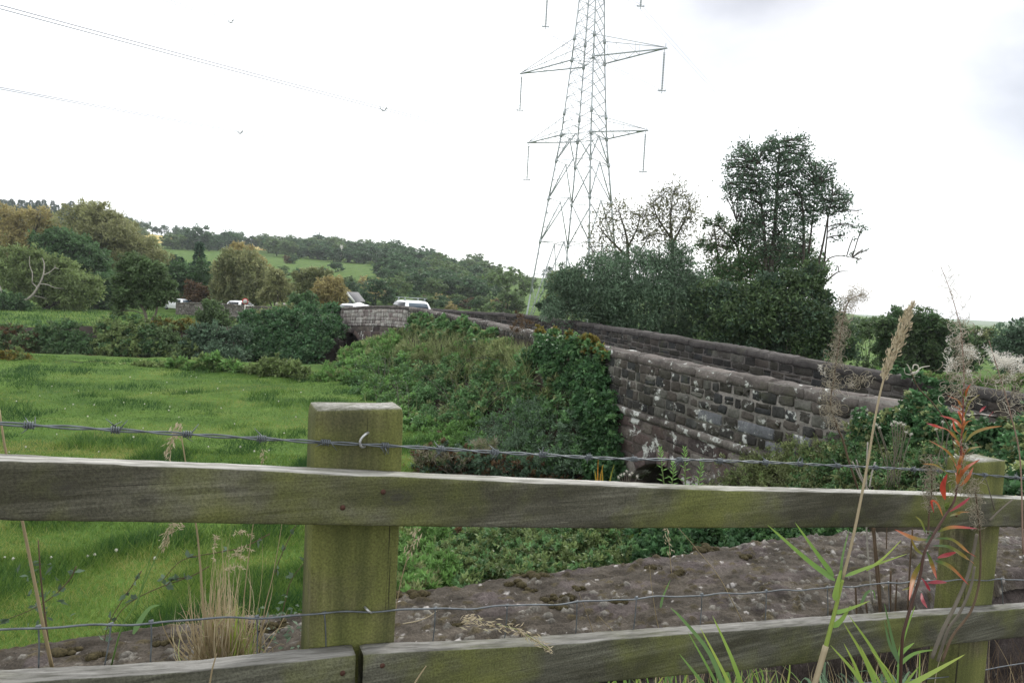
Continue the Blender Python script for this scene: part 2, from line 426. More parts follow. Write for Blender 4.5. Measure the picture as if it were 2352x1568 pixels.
def HP(px, py):
    """point on the far hillside seen at (px, py)"""
    d = ray(px, py)
    for y in np.arange(Y0, YR+1, 4.0):
        p = CAM+d*(y/d[1])
        if p[2] <= float(hill(p[0], p[1])): return p
    return CAM+d*(YR/d[1])
def ridge_y(px): return interp(px, [a for a, _ in RIDGE], [b for _, b in RIDGE])

# river surface, seen only in glimpses between the bank plants
mb = MB(); xs = np.linspace(-70, 18, 30); V = []
for x in xs: V += [(x, 38+.1*(x+40)-5.2, -1.15), (x, 38+.1*(x+40)+5.2, -1.15)]
mb.add(V, [(2*k, 2*k+2, 2*k+3, 2*k+1) for k in range(29)]); structure(mb.build('river', M['water']))
mb = MB(); V = [(-1.6, 13.2, -.82), (2.6, 12.0, -.82), (2.9, 15.6, -.82), (-1.6, 15.6, -.82)]
mb.add(V, [(0, 1, 2, 3)]); structure(mb.build('stream', M['water']))

# stubble fields on the ridge
def hill_patch(name, corners, mat):
    mb = MB(); n = 14; (a, b, c, d) = [np.array(q, float) for q in corners]; V = []
    for r in range(n+1):
        for s in range(n+1):
            q = (a*(1-s/n)+b*s/n)*(1-r/n)+(d*(1-s/n)+c*s/n)*r/n
            p = HP(*q); V.append((p[0], p[1], float(hill(p[0], p[1]))+.35))
    mb.add(V, [(r*(n+1)+s, r*(n+1)+s+1, (r+1)*(n+1)+s+1, (r+1)*(n+1)+s) for r in range(n) for s in range(n)])
    structure(mb.build(name, mat, smooth=True))
hill_patch('stubble_field', [(300, 533), (420, 550), (420, 566), (300, 552)], M['stubble'])
hill_patch('stubble_field', [(548, 561), (640, 567), (640, 579), (548, 573)], M['stubble'])

# ------------------------------------------------------------------ road between the parapets
NEAR = [(600, 712, 58), (700, 709, 51), (775, 706, 44), (860, 702, 41), (935, 704, 38), (1000, 716, 33), (1100, 735, 26.5), (1200, 757, 20.5), (1300, 778, 16.5), (1420, 803, 13.6), (1550, 830, 12), (1750, 873, 10.3), (1900, 900, 9.3), (2100, 925, 8.2), (2230, 950, 7.4)]
FAR = [(960, 706, 47), (1050, 713, 41), (1200, 722, 34.5), (1350, 742, 27), (1480, 762, 21.5), (1650, 789, 17.6), (1800, 816, 15), (2000, 849, 13), (2352, 908, 10.6), (2700, 960, 8.6)]
near_top = np.array([W(*q) for q in NEAR]); far_top = np.array([W(*q) for q in FAR])
def resample(P, step):
    P = bez(P, 12*len(P)); s = np.concatenate([[0], np.cumsum(np.linalg.norm(np.diff(P[:, :2], axis=0), axis=1))])
    t = np.arange(0, s[-1], step); return np.stack([np.interp(t, s, P[:, k]) for k in range(3)], 1), t
np_, ns_ = resample(near_top, .08); fp_, fs_ = resample(far_top, .08)
def smooth_z(P, n=41):
    k = np.ones(n)/n; P = P.copy(); P[:, 2] = np.convolve(np.pad(P[:, 2], n//2, mode='edge'), k, 'valid'); return P
np_ = smooth_z(np_); fp_ = smooth_z(fp_)
mb = MB(); n = 60
a = np_[np.linspace(0, len(np_)-1, n).astype(int)].copy(); b = []
for q in a:
    dd = np.hypot(fp_[:, 0]-q[0], fp_[:, 1]-q[1]); b.append(fp_[dd.argmin()])
b = np.array(b); V = []
for p, q in zip(a, b):
    if np.hypot(*(q-p)[:2]) > 9: q = p+np.array([2.5, 3.5, 0])
    V += [(p[0], p[1], p[2]-1.12), (q[0], q[1], q[2]-1.12)]
mb.add(V, [(2*k, 2*k+2, 2*k+3, 2*k+1) for k in range(n-1)]); structure(mb.build('road', M['tarmac']))

# ------------------------------------------------------------------ the stone bridge
bridge = thing('stone_bridge', 'old dark stone road bridge with lichen blotched parapets curving across the valley', 'bridge', (2.5, 14, 0))
PAL = [(0.060, 0.056, 0.049), (0.043, 0.041, 0.038), (0.077, 0.068, 0.059), (0.050, 0.047, 0.039), (0.106, 0.103, 0.090), (0.038, 0.039, 0.039), (0.069, 0.060, 0.052), (0.048, 0.048, 0.045)]
PALP = [(.27, .24, .22), (.20, .17, .165), (.32, .30, .28), (.16, .13, .125)]
class Path:
    def __init__(s, P, S, side):
        s.P, s.S = P, S; T = np.gradient(P[:, :2], axis=0); T = nrm(T); s.Nn = np.stack([-T[:, 1], T[:, 0]], 1)*side
    def at(s, t, n, dz):
        p = [np.interp(t, s.S, s.P[:, k]) for k in range(3)]; q = [np.interp(t, s.S, s.Nn[:, k]) for k in range(2)]
        return (p[0]+q[0]*n, p[1]+q[1]*n, p[2]+dz)
mid = len(np_)//2
def side_of(P):      # +1 when the left-hand normal points to the camera
    T = P[mid+5]-P[mid]; N = np.array([-T[1], T[0]]); return 1 if np.dot(N, -P[mid][:2]) > 0 else -1
PN = Path(np_, ns_, side_of(np_)); mid = len(fp_)//2; PF = Path(fp_, fs_, side_of(fp_))

def block(mb, path, t0, t1, z0, z1, proud, col, j=.017, ins=.022):
    """one rough stone in the wall face: z measured down from the wall top"""
    r = lambda: random.uniform(-j, j)
    mid_ = ((t0+t1)/2+r(), (z0+z1)/2+r()); a_, b_ = (t1-t0)/2, (z1-z0)/2; m = 12; c = []
    e = random.uniform(.22, .42) if j > .01 else .12
    for q in range(m):
        an = 2*PI*(q+.5)/m; ca, sa = math.cos(an), math.sin(an)
        c.append((mid_[0]+a_*np.sign(ca)*abs(ca)**e+r()*.7, mid_[1]+b_*np.sign(sa)*abs(sa)**e+r()*.7))
    inn = [(mid_[0]+(t-mid_[0])*max(.3, 1-ins/a_), mid_[1]+(z-mid_[1])*max(.3, 1-ins/b_)) for t, z in c]
    rough = .010 if j > .01 else .002
    V = [path.at(t, -.03, z) for t, z in c]+[path.at(t, proud*.6, z) for t, z in c]+[path.at(t, proud+random.uniform(-rough, rough), z) for t, z in inn]+[path.at(mid_[0], proud+random.uniform(0, rough*1.6), mid_[1])]
    F = [(a, (a+1) % m, m+(a+1) % m, m+a) for a in range(m)]+[(m+a, m+(a+1) % m, 2*m+(a+1) % m, 2*m+a) for a in range(m)]+[(2*m+a, 2*m+(a+1) % m, 3*m) for a in range(m)]
    mb.add(V, F, .5, col)
def stonecol(pal, k=1.0):
    c = random.choice(pal); f = random.uniform(.75, 1.25)*k; return sc(c, f)
def courses(mb, path, s0, s1, ztop, hs, pal, skip=None, palf=None, lens=(.16, .48), proud=(.008, .03), gap=(.008, .016), gapf=None, slabs=()):
    z = ztop
    for ci, h in enumerate(hs):
        t = s0+random.uniform(-.2, 0)
        while t < s1:
            l = random.uniform(*lens)*(1 if h < .22 else 1.3)
            sl = [b for b in slabs if b[2] == ci and b[0] < t+l and t < b[1]]
            if sl:
                b = sl[0]
                if b[0]-t > .07: l = b[0]-t
                else:
                    l = max(.1, b[1]-t); block(mb, path, t+.012, t+l-.012, z-h+.012, z-.012, .02, sc((.150, .155, .165), random.uniform(.8, 1.15)), .004); t += l; continue
            p = palf(t) if palf else pal
            if not (skip and skip(t, t+l, z-h, z)):
                g = random.uniform(*gap)*(gapf(t) if gapf else 1)
                if random.random() < .12 and h > .17:
                    m = random.uniform(.4, .6)*h
                    block(mb, path, t+g, t+l-g, z-m+g*.5, z-g, random.uniform(*proud), stonecol(p)); block(mb, path, t+g, t+l-g, z-h+g, z-m-g*.5, random.uniform(*proud), stonecol(p))
                else: block(mb, path, t+g, t+l-g, z-h+g, z-g, random.uniform(*proud), stonecol(p))
            t += l
        z -= h
def sarc(px):        # arc position on the near wall for a photo column
    best = min(range(len(np_)), key=lambda k: abs(np.dot(np_[k]-CAM, _R)/np.dot(np_[k]-CAM, _f)*FL+1176-px)); return ns_[best]
S775, S860, S935, S1250, S1420, S_END = sarc(775), sarc(860), sarc(940), sarc(1250), sarc(1420), ns_[-1]
def wall_core(name, path, s0, s1, zt, zb, mat, n0=-.42, n1=0.0, hole=None, mcol=(.185, .172, .155)):
    mb = MB(); ts = np.arange(s0, s1, .09); V = []; F = []
    for k, t in enumerate(ts):
        zl = zb(t)
        if hole:
            for (sc_, zc, R_) in hole:
                if abs(t-sc_) < R_: zl = max(zl, zc(t)+math.sqrt(R_**2-(t-sc_)**2))
        V += [path.at(t, n1, zt), path.at(t, n1, zl), path.at(t, n0, zl), path.at(t, n0, zt)]
    for k in range(len(ts)-1):
        for a in range(4): F.append((4*k+a, 4*k+4+a, 4*k+4+(a+1) % 4, 4*k+(a+1) % 4))
    mb.add(V, F, .5, mcol); return mb.build(name, mat, bridge, col=True)
def ztop_at(path, t): return float(np.interp(t, path.S, path.P[:, 2]))
# arches (centre position along the wall, world height of the springing centre, radius)
S_G = sarc(1545)
s_fl = sarc(1534); z_fl = W(1534, 1066, 12.2)[2]-1.06; R_fl = 1.06
s_mn = sarc(805); z_mn = W(806, 762, 43)[2]-1.15; R_mn = 1.15
arches = [(s_fl, z_fl, R_fl), (s_mn, z_mn, R_mn)]
hole = [(s, (lambda t, z=z: z-ztop_at(PN, t)), R_) for s, z, R_ in arches]
wall_core('wall_core', PN, 0, S_END, -.02, lambda t: -1.16, M['mortar'])
wall_core('wall_core', PN, 0, S_END, -1.16, lambda t: -ztop_at(PN, t)-.9, M['stone_lower'], n1=.004, hole=hole, mcol=(.085, .072, .064))
wall_core('wall_core', PF, 0, fs_[-1], -.02, lambda t: -ztop_at(PF, t)-.5, M['mortar'], mcol=(.085, .078, .072))
def palf(t): return PALP if t < S935-1.0 else (PALP+PAL if t < S935 else PAL)
mb = MB(); courses(mb, PN, S935, S_END, -.17, [.17, .19, .16, .20, .17], PAL, palf=palf, lens=(.13, .33), gap=(.009, .024), gapf=lambda t: .45 if t < S_G else 1, slabs=[(sarc(1700), sarc(1790), 3), (sarc(1835), sarc(1880), 3), (sarc(1620), sarc(1668), 3), (sarc(1765), sarc(1840), 4)]); mb.build('parapet', M['stone'], bridge, col=True)
mb = MB(); courses(mb, PN, 0, S935, -.19, [.21, .24, .22, .2], PALP, palf=palf, lens=(.25, .7)); mb.build('parapet', M['stone_pale'], bridge, col=True)
mb = MB(); courses(mb, PF, 2, fs_[-1], -.17, [.2, .18, .22, .2, .2], [sc(c, .85) for c in PAL], lens=(.25, .6), proud=(.004, .014)); mb.build('parapet', M['stone_far'], bridge, col=True)
def coping(path, s0, s1, mat, pal, lens=(.5, .85), sec=None):
    mb = MB(); t = s0; sec = sec or [(-.43, -.18), (-.44, -.10), (-.40, -.03), (-.30, .005), (-.16, .015), (-.06, .0), (.0, -.03), (.022, -.08), (.025, -.13), (.018, -.175)]
    while t < s1:
        l = random.uniform(*lens); col = stonecol(pal, 1.25); V = []; m = len(sec); rs = [t+.004, t+.02, t+l*.15, t+l*.3, t+l*.45, t+l*.6, t+l*.75, t+l*.88, t+l-.02, t+l-.004]
        dz = random.uniform(-.028, .012)
        for q, tt in enumerate(rs):
            k = .95 if q in (0, 9) else 1.0
            for (a, z) in sec: V.append(path.at(tt, -.2+(a+.2)*k+random.uniform(-.012, .012), -.09+(z+.09)*k+dz+random.uniform(-.016, .014)))
        F = [(q*m+a, q*m+(a+1) % m, (q+1)*m+(a+1) % m, (q+1)*m+a) for q in range(9) for a in range(m)]
        F += [tuple(range(m))[::-1], tuple(range(9*m, 10*m))]
        mb.add(V, F, .5, col); t += l
    return mb.build('coping', mat, bridge, col=True)
coping(PN, S935, S_END, M['stone_cope'], [(.080, .070, .064), (.062, .055, .050), (.10, .088, .080)])
coping(PN, 0, S935, M['stone_far'], [(.066, .060, .054), (.055, .050, .046)])
coping(PF, 0, fs_[-1], M['stone_far'], [(.058, .053, .050), (.050, .046, .044)])
# projecting string course under the near parapet
def string_course(s0, s1, pal):
    mb = MB(); t = s0
    while t < s1:
        l = random.uniform(.3, .6); c = stonecol(pal)
        V = [PN.at(tt, n, z+random.uniform(-.008, .008)) for tt, qq in ((t+.012, random.uniform(-.02, .012)), (t+l-.012, random.uniform(-.02, .012))) for n, z in ((-.05, -1.06+qq*.5), (.065+qq, -1.07+qq*.5), (.07+qq, -1.15), (.03, -1.21), (-.05, -1.22))]
        mb.add(V, [(a, (a+1) % 5, 5+(a+1) % 5, 5+a) for a in range(5)]+[(4, 3, 2, 1, 0), (5, 6, 7, 8, 9)], .5, c); t += l
    return mb.build('string_course', M['stone_string'] if pal is not PALP else M['stone_pale'], bridge, col=True)
string_course(S1250, S_END, [(.16, .145, .13), (.12, .105, .095)]); string_course(0, S935, PALP)
# spandrel walls below, with the two arch openings
PALB = [(.080, .060, .056), (.105, .080, .072), (.130, .112, .098), (.066, .054, .052), (.15, .135, .12)]
def mk_skip(arch):
    s, z, R_ = arch
    def skip(t0, t1, za, zb):
        for t in np.linspace(t0, t1, 4):
            for q in (za, (za+zb)/2, zb):
                h = q+ztop_at(PN, t)-z
                if (h > 0 and (t-s)**2+h*h < (R_+.21)**2) or (h <= 0 and abs(t-s) < R_+.03): return True
        return False
    return skip
mb = MB(); courses(mb, PN, S1250, S_END, -1.23, [.22, .24, .22, .25, .3, .3, .3, .3, .3], PALB, skip=mk_skip(arches[0]), lens=(.22, .48), proud=(.006, .02)); mb.build('spandrel_wall', M['stone_lower'], bridge, col=True)
mb = MB(); courses(mb, PN, 0, S935+2, -1.23, [.3]*7, PALB, skip=mk_skip(arches[1]), lens=(.3, .7), proud=(.004, .018)); mb.build('spandrel_wall', M['stone_far'], bridge, col=True)
def arch_ring(arch, n, mat):
    s, z, R_ = arch; mb = MB()
    for k in range(n):
        a0, a1 = PI*k/n+.012, PI*(k+1)/n-.012; col = stonecol(PALB, 1.15); V = []
        for nn in (-.4, .022, .03):
            e = .012 if nn > .025 else 0
            for (a, r) in ((a0+e, R_+e), (a1-e, R_+e), (a1-e, R_+.27-e), (a0+e, R_+.27-e)):
                t = s+r*math.cos(a); zz = z+r*math.sin(a); V.append(PN.at(t, nn+random.uniform(-.003, .003), zz-ztop_at(PN, t)))
        mb.add(V, [(4*q+a, 4*q+(a+1) % 4, 4*q+4+(a+1) % 4, 4*q+4+a) for q in range(2) for a in range(4)]+[(8, 9, 10, 11)], .5, col)
    o = mb.build('arch_ring', mat, bridge, col=True)
    mb = MB(); V = []; m = 14                     # barrel vault running back under the road
    for nn in (-.3, -4.6):
        V += [PN.at(s+R_, nn, z-1.3-ztop_at(PN, s+R_))]
        for q in range(m+1):
            a = PI*q/m; t = s+R_*math.cos(a); V.append(PN.at(t, nn, z+R_*math.sin(a)-ztop_at(PN, t)))
        V += [PN.at(s-R_, nn, z-1.3-ztop_at(PN, s-R_))]
    w = m+3; mb.add(V, [(q, q+1, w+q+1, w+q) for q in range(w-1)]+[tuple(range(w, 2*w))], .5, (.07, .06, .055))
    mb.build('vault', M['stone_far'], bridge, col=True)
arch_ring(arches[0], 11, M['stone_lower']); arch_ring(arches[1], 13, M['stone_far'])
# ------------------------------------------------------------------ post and rail fence
def _k(px, py): p = FPl(px, py); return (p[0], 0.0, p[2])
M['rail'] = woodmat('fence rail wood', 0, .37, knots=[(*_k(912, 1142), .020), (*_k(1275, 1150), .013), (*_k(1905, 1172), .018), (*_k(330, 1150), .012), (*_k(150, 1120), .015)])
fence = thing('wooden_fence', 'weathered post and rail fence greened with algae in front of stone wall', 'fence', FO)
fence.rotation_euler = (0, 0, FA); fence['_o'] = [0, 0, 0]
def rrect(w, h, r, n=3):
    """rounded rectangle section, counter-clockwise"""
    out = []
    for cx, cy, a0 in ((w/2-r, h/2-r, 0), (-w/2+r, h/2-r, PI/2), (-w/2+r, -h/2+r, PI), (w/2-r, -h/2+r, 1.5*PI)):
        for k in range(n): a = a0+PI/2*k/(n-1); out.append((cx+r*math.cos(a), cy+r*math.sin(a)))
    return out
def rail(ctrl, vfront, th, ends, seed, mat, wave=.002):
    """ctrl: list of (u, z_top, z_bottom); front face at v = vfront"""
    us = np.arange(ends[0], ends[1]+1e-6, .012); cu = [c[0] for c in ctrl]; mb = MB(); V = []
    sec = rrect(1, 1, .07, 3); m = len(sec)
    for u in us:
        zt = np.interp(u, cu, [c[1] for c in ctrl]); zb = np.interp(u, cu, [c[2] for c in ctrl])
        e = min(1, (min(u-ends[0], ends[1]-u)+.004)/.016); e = .93+.07*e
        for k, (a, b) in enumerate(sec):
            nz = (vnoise(u*5, k*.4, seed)-.5)*wave*.9+(vnoise(u*60, k*3.1, seed+3)-.5)*wave*.45
            chip = -.0025*max(0, vnoise(u*16, 2.2, seed+9)-.62)*2.6 if (b > .4 and a < -.2) else 0
            V.append((u, vfront+th*(.5+a*e)+nz, (zt+zb)/2+(zt-zb)*b*e+nz+chip))
    n = len(us); F = [(q*m+a, q*m+(a+1) % m, (q+1)*m+(a+1) % m, (q+1)*m+a) for q in range(n-1) for a in range(m)]
    F += [tuple(range(m)), tuple(range((n-1)*m, n*m))[::-1]]
    mb.add(V, F); o = mb.build('rail', mat, fence, smooth=False); return o
def ctrl(lst): 
    out = []
    for px, yt, yb in lst:
        a = FPl(px, yt); b = FPl(px, yb); out.append((a[0], a[2], b[2]))
    # extend straight beyond both ends
    def ext(p, q, u): k = (u-p[0])/(q[0]-p[0]); return (u, p[1]+(q[1]-p[1])*k, p[2]+(q[2]-p[2])*k)
    return [ext(out[0], out[1], out[0][0]-2.5)]+out+[ext(out[-2], out[-1], out[-1][0]+2.5)]
TH = .036
up = ctrl([(0, 1056, 1196), (276, 1066, 1200), (644, 1081, 1205), (815, 1089, 1207), (1035, 1100, 1209), (1600, 1123, 1213), (2152, 1136, 1210), (2352, 1146, 1208)])
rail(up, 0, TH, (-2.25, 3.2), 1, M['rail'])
ujoint = FPl(833, 1520)[0]
lowl = ctrl([(138, 1558, 1712), (460, 1541, 1680), (720, 1514, 1640)])
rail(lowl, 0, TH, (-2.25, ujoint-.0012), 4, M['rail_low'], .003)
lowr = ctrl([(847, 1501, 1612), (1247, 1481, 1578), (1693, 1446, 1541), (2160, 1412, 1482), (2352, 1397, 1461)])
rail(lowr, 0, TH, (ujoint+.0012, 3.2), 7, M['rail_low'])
def post(px_left, py_top, w, d, seed, at=None):
    if at: u0, zt = at
    else: p = FPl(px_left, py_top, TH+.002); u0, zt = p[0], p[2]
    zs = np.concatenate([np.arange(2.3, zt-.02, .03), [zt-.016, zt-.006, zt]]); sec = rrect(1, 1, .05, 3); m = len(sec); V = []
    for q, z in enumerate(zs):
        e = {len(zs)-1: .955, len(zs)-2: .985}.get(q, 1.0)
        for k, (a, b) in enumerate(sec):
            nz = (vnoise(z*5, k*1.7, seed)-.5)*.003
            V.append((u0+w*(.5+a*e)+nz, TH+.002+d*(.5+b*e)+abs(nz)*.5, z+(q >= len(zs)-2)*(vnoise(a*5, b*5, seed+5)-.5)*.008))
    n = len(zs); F = [(q*m+a, q*m+(a+1) % m, (q+1)*m+(a+1) % m, (q+1)*m+a) for q in range(n-1) for a in range(m)]
    V.append((u0+w/2, TH+.002+d/2, zt+.001)); F += [((n-1)*m+a, (n-1)*m+(a+1) % m, n*m) for a in range(m)]
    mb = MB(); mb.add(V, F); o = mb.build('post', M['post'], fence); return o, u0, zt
PW = FPl(930, 943, TH)[0]-FPl(727, 943, TH)[0]
postA, uA, zA = post(727, 943, PW, .078, 3)
postB, uB, zB = post(2243, 1062, PW*.93, .078, 21)
# a further post out of the picture carries the left end of the rails
post(0, 0, PW, .078, 33, (uA-1.76, zA+.17)); post(0, 0, PW, .078, 37, (uB+1.62, zB-.17))
def local(px, py, v): return FPl(px, py, v)
def nail(px, py, v=0.0):
    c = local(px, py, v); mb = MB(); n = 10
    V = [(c[0]+.0042*math.cos(2*PI*k/n), c[1]-d, c[2]+.0042*math.sin(2*PI*k/n)) for d in (-.003, .0012) for k in range(n)]+[(c[0], c[1]-.0018, c[2])]
    mb.add(V, [(k, (k+1) % n, n+(k+1) % n, n+k) for k in range(n)]+[(n+k, n+(k+1) % n, 2*n) for k in range(n)])
    return mb.build('nail', M['nail'], fence)
for px, py in ((787, 1165), (880, 1129), (787, 1545), (878, 1527), (2197, 1183), (2246, 1180), (2180, 1435)): nail(px, py)
def staple(pts, v, r):
    mb = MB(); P = [local(px, py, v+dv) for px, py, dv in pts]; tube(mb, bez(P, 14), r, 7); return mb.build('staple', M['staple'], fence, smooth=True)
staple([(846, 993, TH+.004), (838, 998, TH-.008), (829, 1008, TH-.010), (827, 1018, TH-.010), (831, 1026, TH-.008), (838, 1025, TH+.004)], 0, .0021)
staple([(838, 1393, TH+.003), (843, 1399, TH-.007), (850, 1405, TH-.007), (854, 1406, TH+.003)], 0, .0019)

# ------------------------------------------------------------------ barbed wire
wire_root = thing('barbed_wire', 'twisted two strand barbed wire stapled across the fence posts above the top rail', 'barbed wire', Fpt(815, 1018, TH-.006))
BW = [(-160, 962), (0, 972), (65, 976), (265, 987), (430, 997), (600, 1007), (750, 1016), (828, 1020), (885, 1023), (1010, 1030), (1135, 1038), (1245, 1044), (1350, 1050), (1455, 1054), (1600, 1056), (1750, 1061), (1900, 1068), (2050, 1075), (2180, 1082), (2260, 1090), (2352, 1098), (2600, 1120)]
wv = TH-.007
path = bez([FPl(px, py, wv) for px, py in BW], 400); ulen = np.concatenate([[0], np.cumsum(np.linalg.norm(np.diff(path, axis=0), axis=1))])
su = np.arange(0, ulen[-1], .0035); pc = np.stack([np.interp(su, ulen, path[:, k]) for k in range(3)], 1)
for ph in (0, PI):
    a = su/.062*2*PI*.5+ph; off = np.stack([0*a, np.cos(a)*.0017, np.sin(a)*.0019], 1)
    mb = MB(); P = np.array([FW(*q) for q in pc+off]); tube(mb, P, .00135, 6); mb.build('strand', M['wire'], wire_root, smooth=True)
def barb(c, tdir, seed):
    r = random.Random(seed); mb = MB(); a = np.linspace(0, 2*PI*2.2, 26); ph = r.uniform(0, 6)
    for side in (-1, 1):
        u = side*.003+(a/(2*PI*2.2)-.5)*.0065; rad = .0040
        loop = np.stack([u, np.cos(a+ph)*rad, np.sin(a+ph)*rad*1.15], 1)
        e0 = loop[0]+np.array([r.uniform(-.012, .012)-side*.004, r.uniform(-.004, .004), r.uniform(.007, .013)*r.choice((-1, 1))])
        e1 = loop[-1]+np.array([r.uniform(-.012, .012)+side*.004, r.uniform(-.004, .004), r.uniform(.007, .013)*r.choice((-1, 1))])
        P = np.vstack([e0, loop, e1]); ang = math.atan2(tdir[2], tdir[0]); P2 = P.copy()
        P2[:, 0] = P[:, 0]*math.cos(ang)-P[:, 2]*math.sin(ang); P2[:, 2] = P[:, 0]*math.sin(ang)+P[:, 2]*math.cos(ang)
        W3 = np.array([FW(*(q+c)) for q in P2]); rr = np.full(len(W3), .0010); rr[0] = rr[-1] = .0004
        tube(mb, W3, rr, 5)
    return mb.build('barb', M['wire'], wire_root, smooth=True)
for k, px in enumerate((66, 266, 430, 600, 748, 884, 1012, 1136, 1246, 1352, 1456, 1560, 1652, 1758, 1838, 1925, 2010, 2098, 2160, 2262, 2335)):
    c = FPl(px, interp(px, [a for a, _ in BW], [b for _, b in BW]), wv); q = FPl(px+20, interp(px+20, [a for a, _ in BW], [b for _, b in BW]), wv)
    barb(c, nrm(q-c), k)

# ------------------------------------------------------------------ stock netting
net = thing('stock_netting', 'galvanised wire stock netting strung along the fence above the lower rail', 'wire netting', Fpt(850, 1402, TH))
NT = [(-160, 1449), (0, 1443), (239, 1436), (414, 1424), (589, 1417), (709, 1411), (851, 1402), (1035, 1397), (1167, 1391), (1323, 1383), (1467, 1373), (1693, 1362), (1922, 1348), (2106, 1334), (2258, 1331), (2352, 1330), (2600, 1326)]
path = bez([FPl(px, py, TH-.003) for px, py in NT], 300)
path[:, 2] += np.sin(path[:, 0]*38)*.0016+np.sin(path[:, 0]*71+1)*.0008
mb = MB(); tube(mb, np.array([FW(*q) for q in path]), .0015, 6); mb.build('line_wire', M['wire'], net, smooth=True)
NT2 = [(1600, 1585), (1900, 1572), (2150, 1556), (2250, 1540), (2352, 1522), (2600, 1490)]
mb = MB(); path2 = bez([FPl(px, py, TH+.02) for px, py in NT2], 60); tube(mb, np.array([FW(*q) for q in path2]), .0014, 6); mb.build('line_wire', M['wire'], net, smooth=True)
for px, dx in ((88, 0), (255, -16), (347, -2), (590, 0), (745, 4), (1000, -8), (1165, -8), (1325, -4), (1462, -10), (1612, -6), (1760, -4), (1900, 2), (2040, 4), (2300, 6)):
    y = interp(px, [a for a, _ in NT], [b for _, b in NT]); a = FPl(px, y-2, TH-.0005); b = FPl(px+dx, y+100, TH+.003); c = a.copy(); c[2] -= .55; c[0] += (b[0]-a[0])*3
    mb = MB(); tube(mb, bez([FW(*a), FW(*(a*.6+b*.4+np.array([.001, 0, 0]))), FW(*(b*np.array([1, 0, 1])+np.array([0, TH+.004, 0])))], 8), .0011, 5)
    tube(mb, [FW(*(a+np.array([-.003, 0, -.0005]))), FW(*(a+np.array([.003, 0, .0005])))], .0026, 6); mb.build('stay_wire', M['wire'], net, smooth=True)

# ------------------------------------------------------------------ low stone wall with a broad crusted top just behind the fence
ZW = 3.1
far_edge = [(-250, 1500), (0, 1468), (138, 1450), (322, 1426), (430, 1412), (575, 1397), (690, 1399), (800, 1372), (915, 1346), (1040, 1332), (1167, 1309), (1287, 1299), (1407, 1283), (1490, 1270), (1567, 1259), (1600, 1247), (1687, 1243), (1770, 1234), (1850, 1218), (1930, 1213), (2100, 1211), (2352, 1204), (2600, 1196)]
def uvz(px, py):
    p = WZ(px, py, ZW); return np.dot(p-FO, EU), np.dot(p-FO, EV)
fe = [uvz(*q) for q in far_edge]; v_near = uvz(2300, 1334)[1]
us = np.arange(-2.6, fe[-1][0]-.05, .0075); nvv = 92
vf = np.interp(us, [a for a, _ in fe], [b for _, b in fe]) + (fbm(us*9, us*0, 3, 5)-.5)*.03
vn = v_near + (fbm(us*5, us*0+3, 4, 6)-.5)*.05
tt = np.linspace(0, 1, nvv)[None, :]; U = np.repeat(us[:, None], nvv, 1); Vv = vn[:, None]*(1-tt)+vf[:, None]*tt
Z = ZW + .020*(fbm(U*3.3, Vv*5, 4, 12)-.5) + .010*(fbm(U*16, Vv*26, 4, 13)-.5) + .009*(fbm(U*75, Vv*100, 3, 14)-.5) + .006*(fbm(U*38, Vv*60, 3, 16)-.5)
ridge_ = np.abs(fbm(U*5+Vv*3, Vv*13, 4, 15)-.5)*2; Z = Z-.007*np.clip(.16-ridge_, 0, .16)/.16      # bedding cracks in the rock
Z = Z - .05*sstep(.9, 1.0, tt)**2 - .05*sstep(.07, 0, tt)**2
base = np.array([.070, .060, .048]); C = base*(.35+1.25*fbm(U*13, Vv*20, 5, 17))[..., None]
pale = sstep(.55, .7, fbm(U*2.2, Vv*4, 3, 18))[..., None]; C = C*(1-.5*pale)+np.array([.140, .122, .112])*.5*pale
crack = (np.clip(.12-ridge_, 0, .12)/.12)[..., None]; C = C*(1-.35*crack)+np.array([.045, .037, .028])*.35*crack
rr = random.Random(3)
def bump(u, v, ru, rv, h, col, mix):
    iu = np.searchsorted(us, [u-ru*1.1, u+ru*1.1]); a, b = iu
    if b-a < 2: return
    du = (U[a:b]-u)/ru; dv = (Vv[a:b]-v)/rv; w = du*du+dv*dv + .5*(vnoise(U[a:b]*90, Vv[a:b]*90, 31)-.5); m = w < 1
    Z[a:b] += np.where(m, h*np.sqrt(np.clip(1-w, 0, 1)), 0)
    k = (np.clip((1-w)*2.5, 0, 1)*mix)[..., None]; C[a:b] = C[a:b]*(1-k)+np.array(col)*k
for k in range(150):          # weathered plates of rock
    u = rr.uniform(us[0], us[-1]); f = rr.uniform(.02, .98); v = np.interp(u, us, vn)*(1-f)+np.interp(u, us, vf)*f
    g = rr.uniform(.75, 1.35); bump(u, v, rr.uniform(.03, .11), rr.uniform(.02, .05), rr.uniform(.002, .007), (.082*g, .068*g, .066*g), .6)
for k in range(3000):         # grey lichen cushions, in drifts
    u = rr.uniform(us[0], us[-1]); f = rr.uniform(.0, 1.0); v = np.interp(u, us, vn)*(1-f)+np.interp(u, us, vf)*f
    if float(fbm(u*4, v*6, 3, 40)) < rr.uniform(.40, .58): continue
    s = rr.uniform(.0032, .0085)*rr.choice((1, 1, 1.4)); g = rr.uniform(.6, 1.15)
    bump(u, v, s*rr.uniform(1.0, 1.8), s, s*rr.uniform(.6, 1.1), (.215*g, .205*g, .18*g), .8)
for k in range(1300):          # brown crusts
    u = rr.uniform(us[0], us[-1]); f = rr.uniform(.0, 1.0); v = np.interp(u, us, vn)*(1-f)+np.interp(u, us, vf)*f
    s = rr.uniform(.004, .013); g = rr.uniform(.6, 1.2)
    bump(u, v, s*1.5, s, s*.5, (.075*g, .062*g, .035*g), .85)
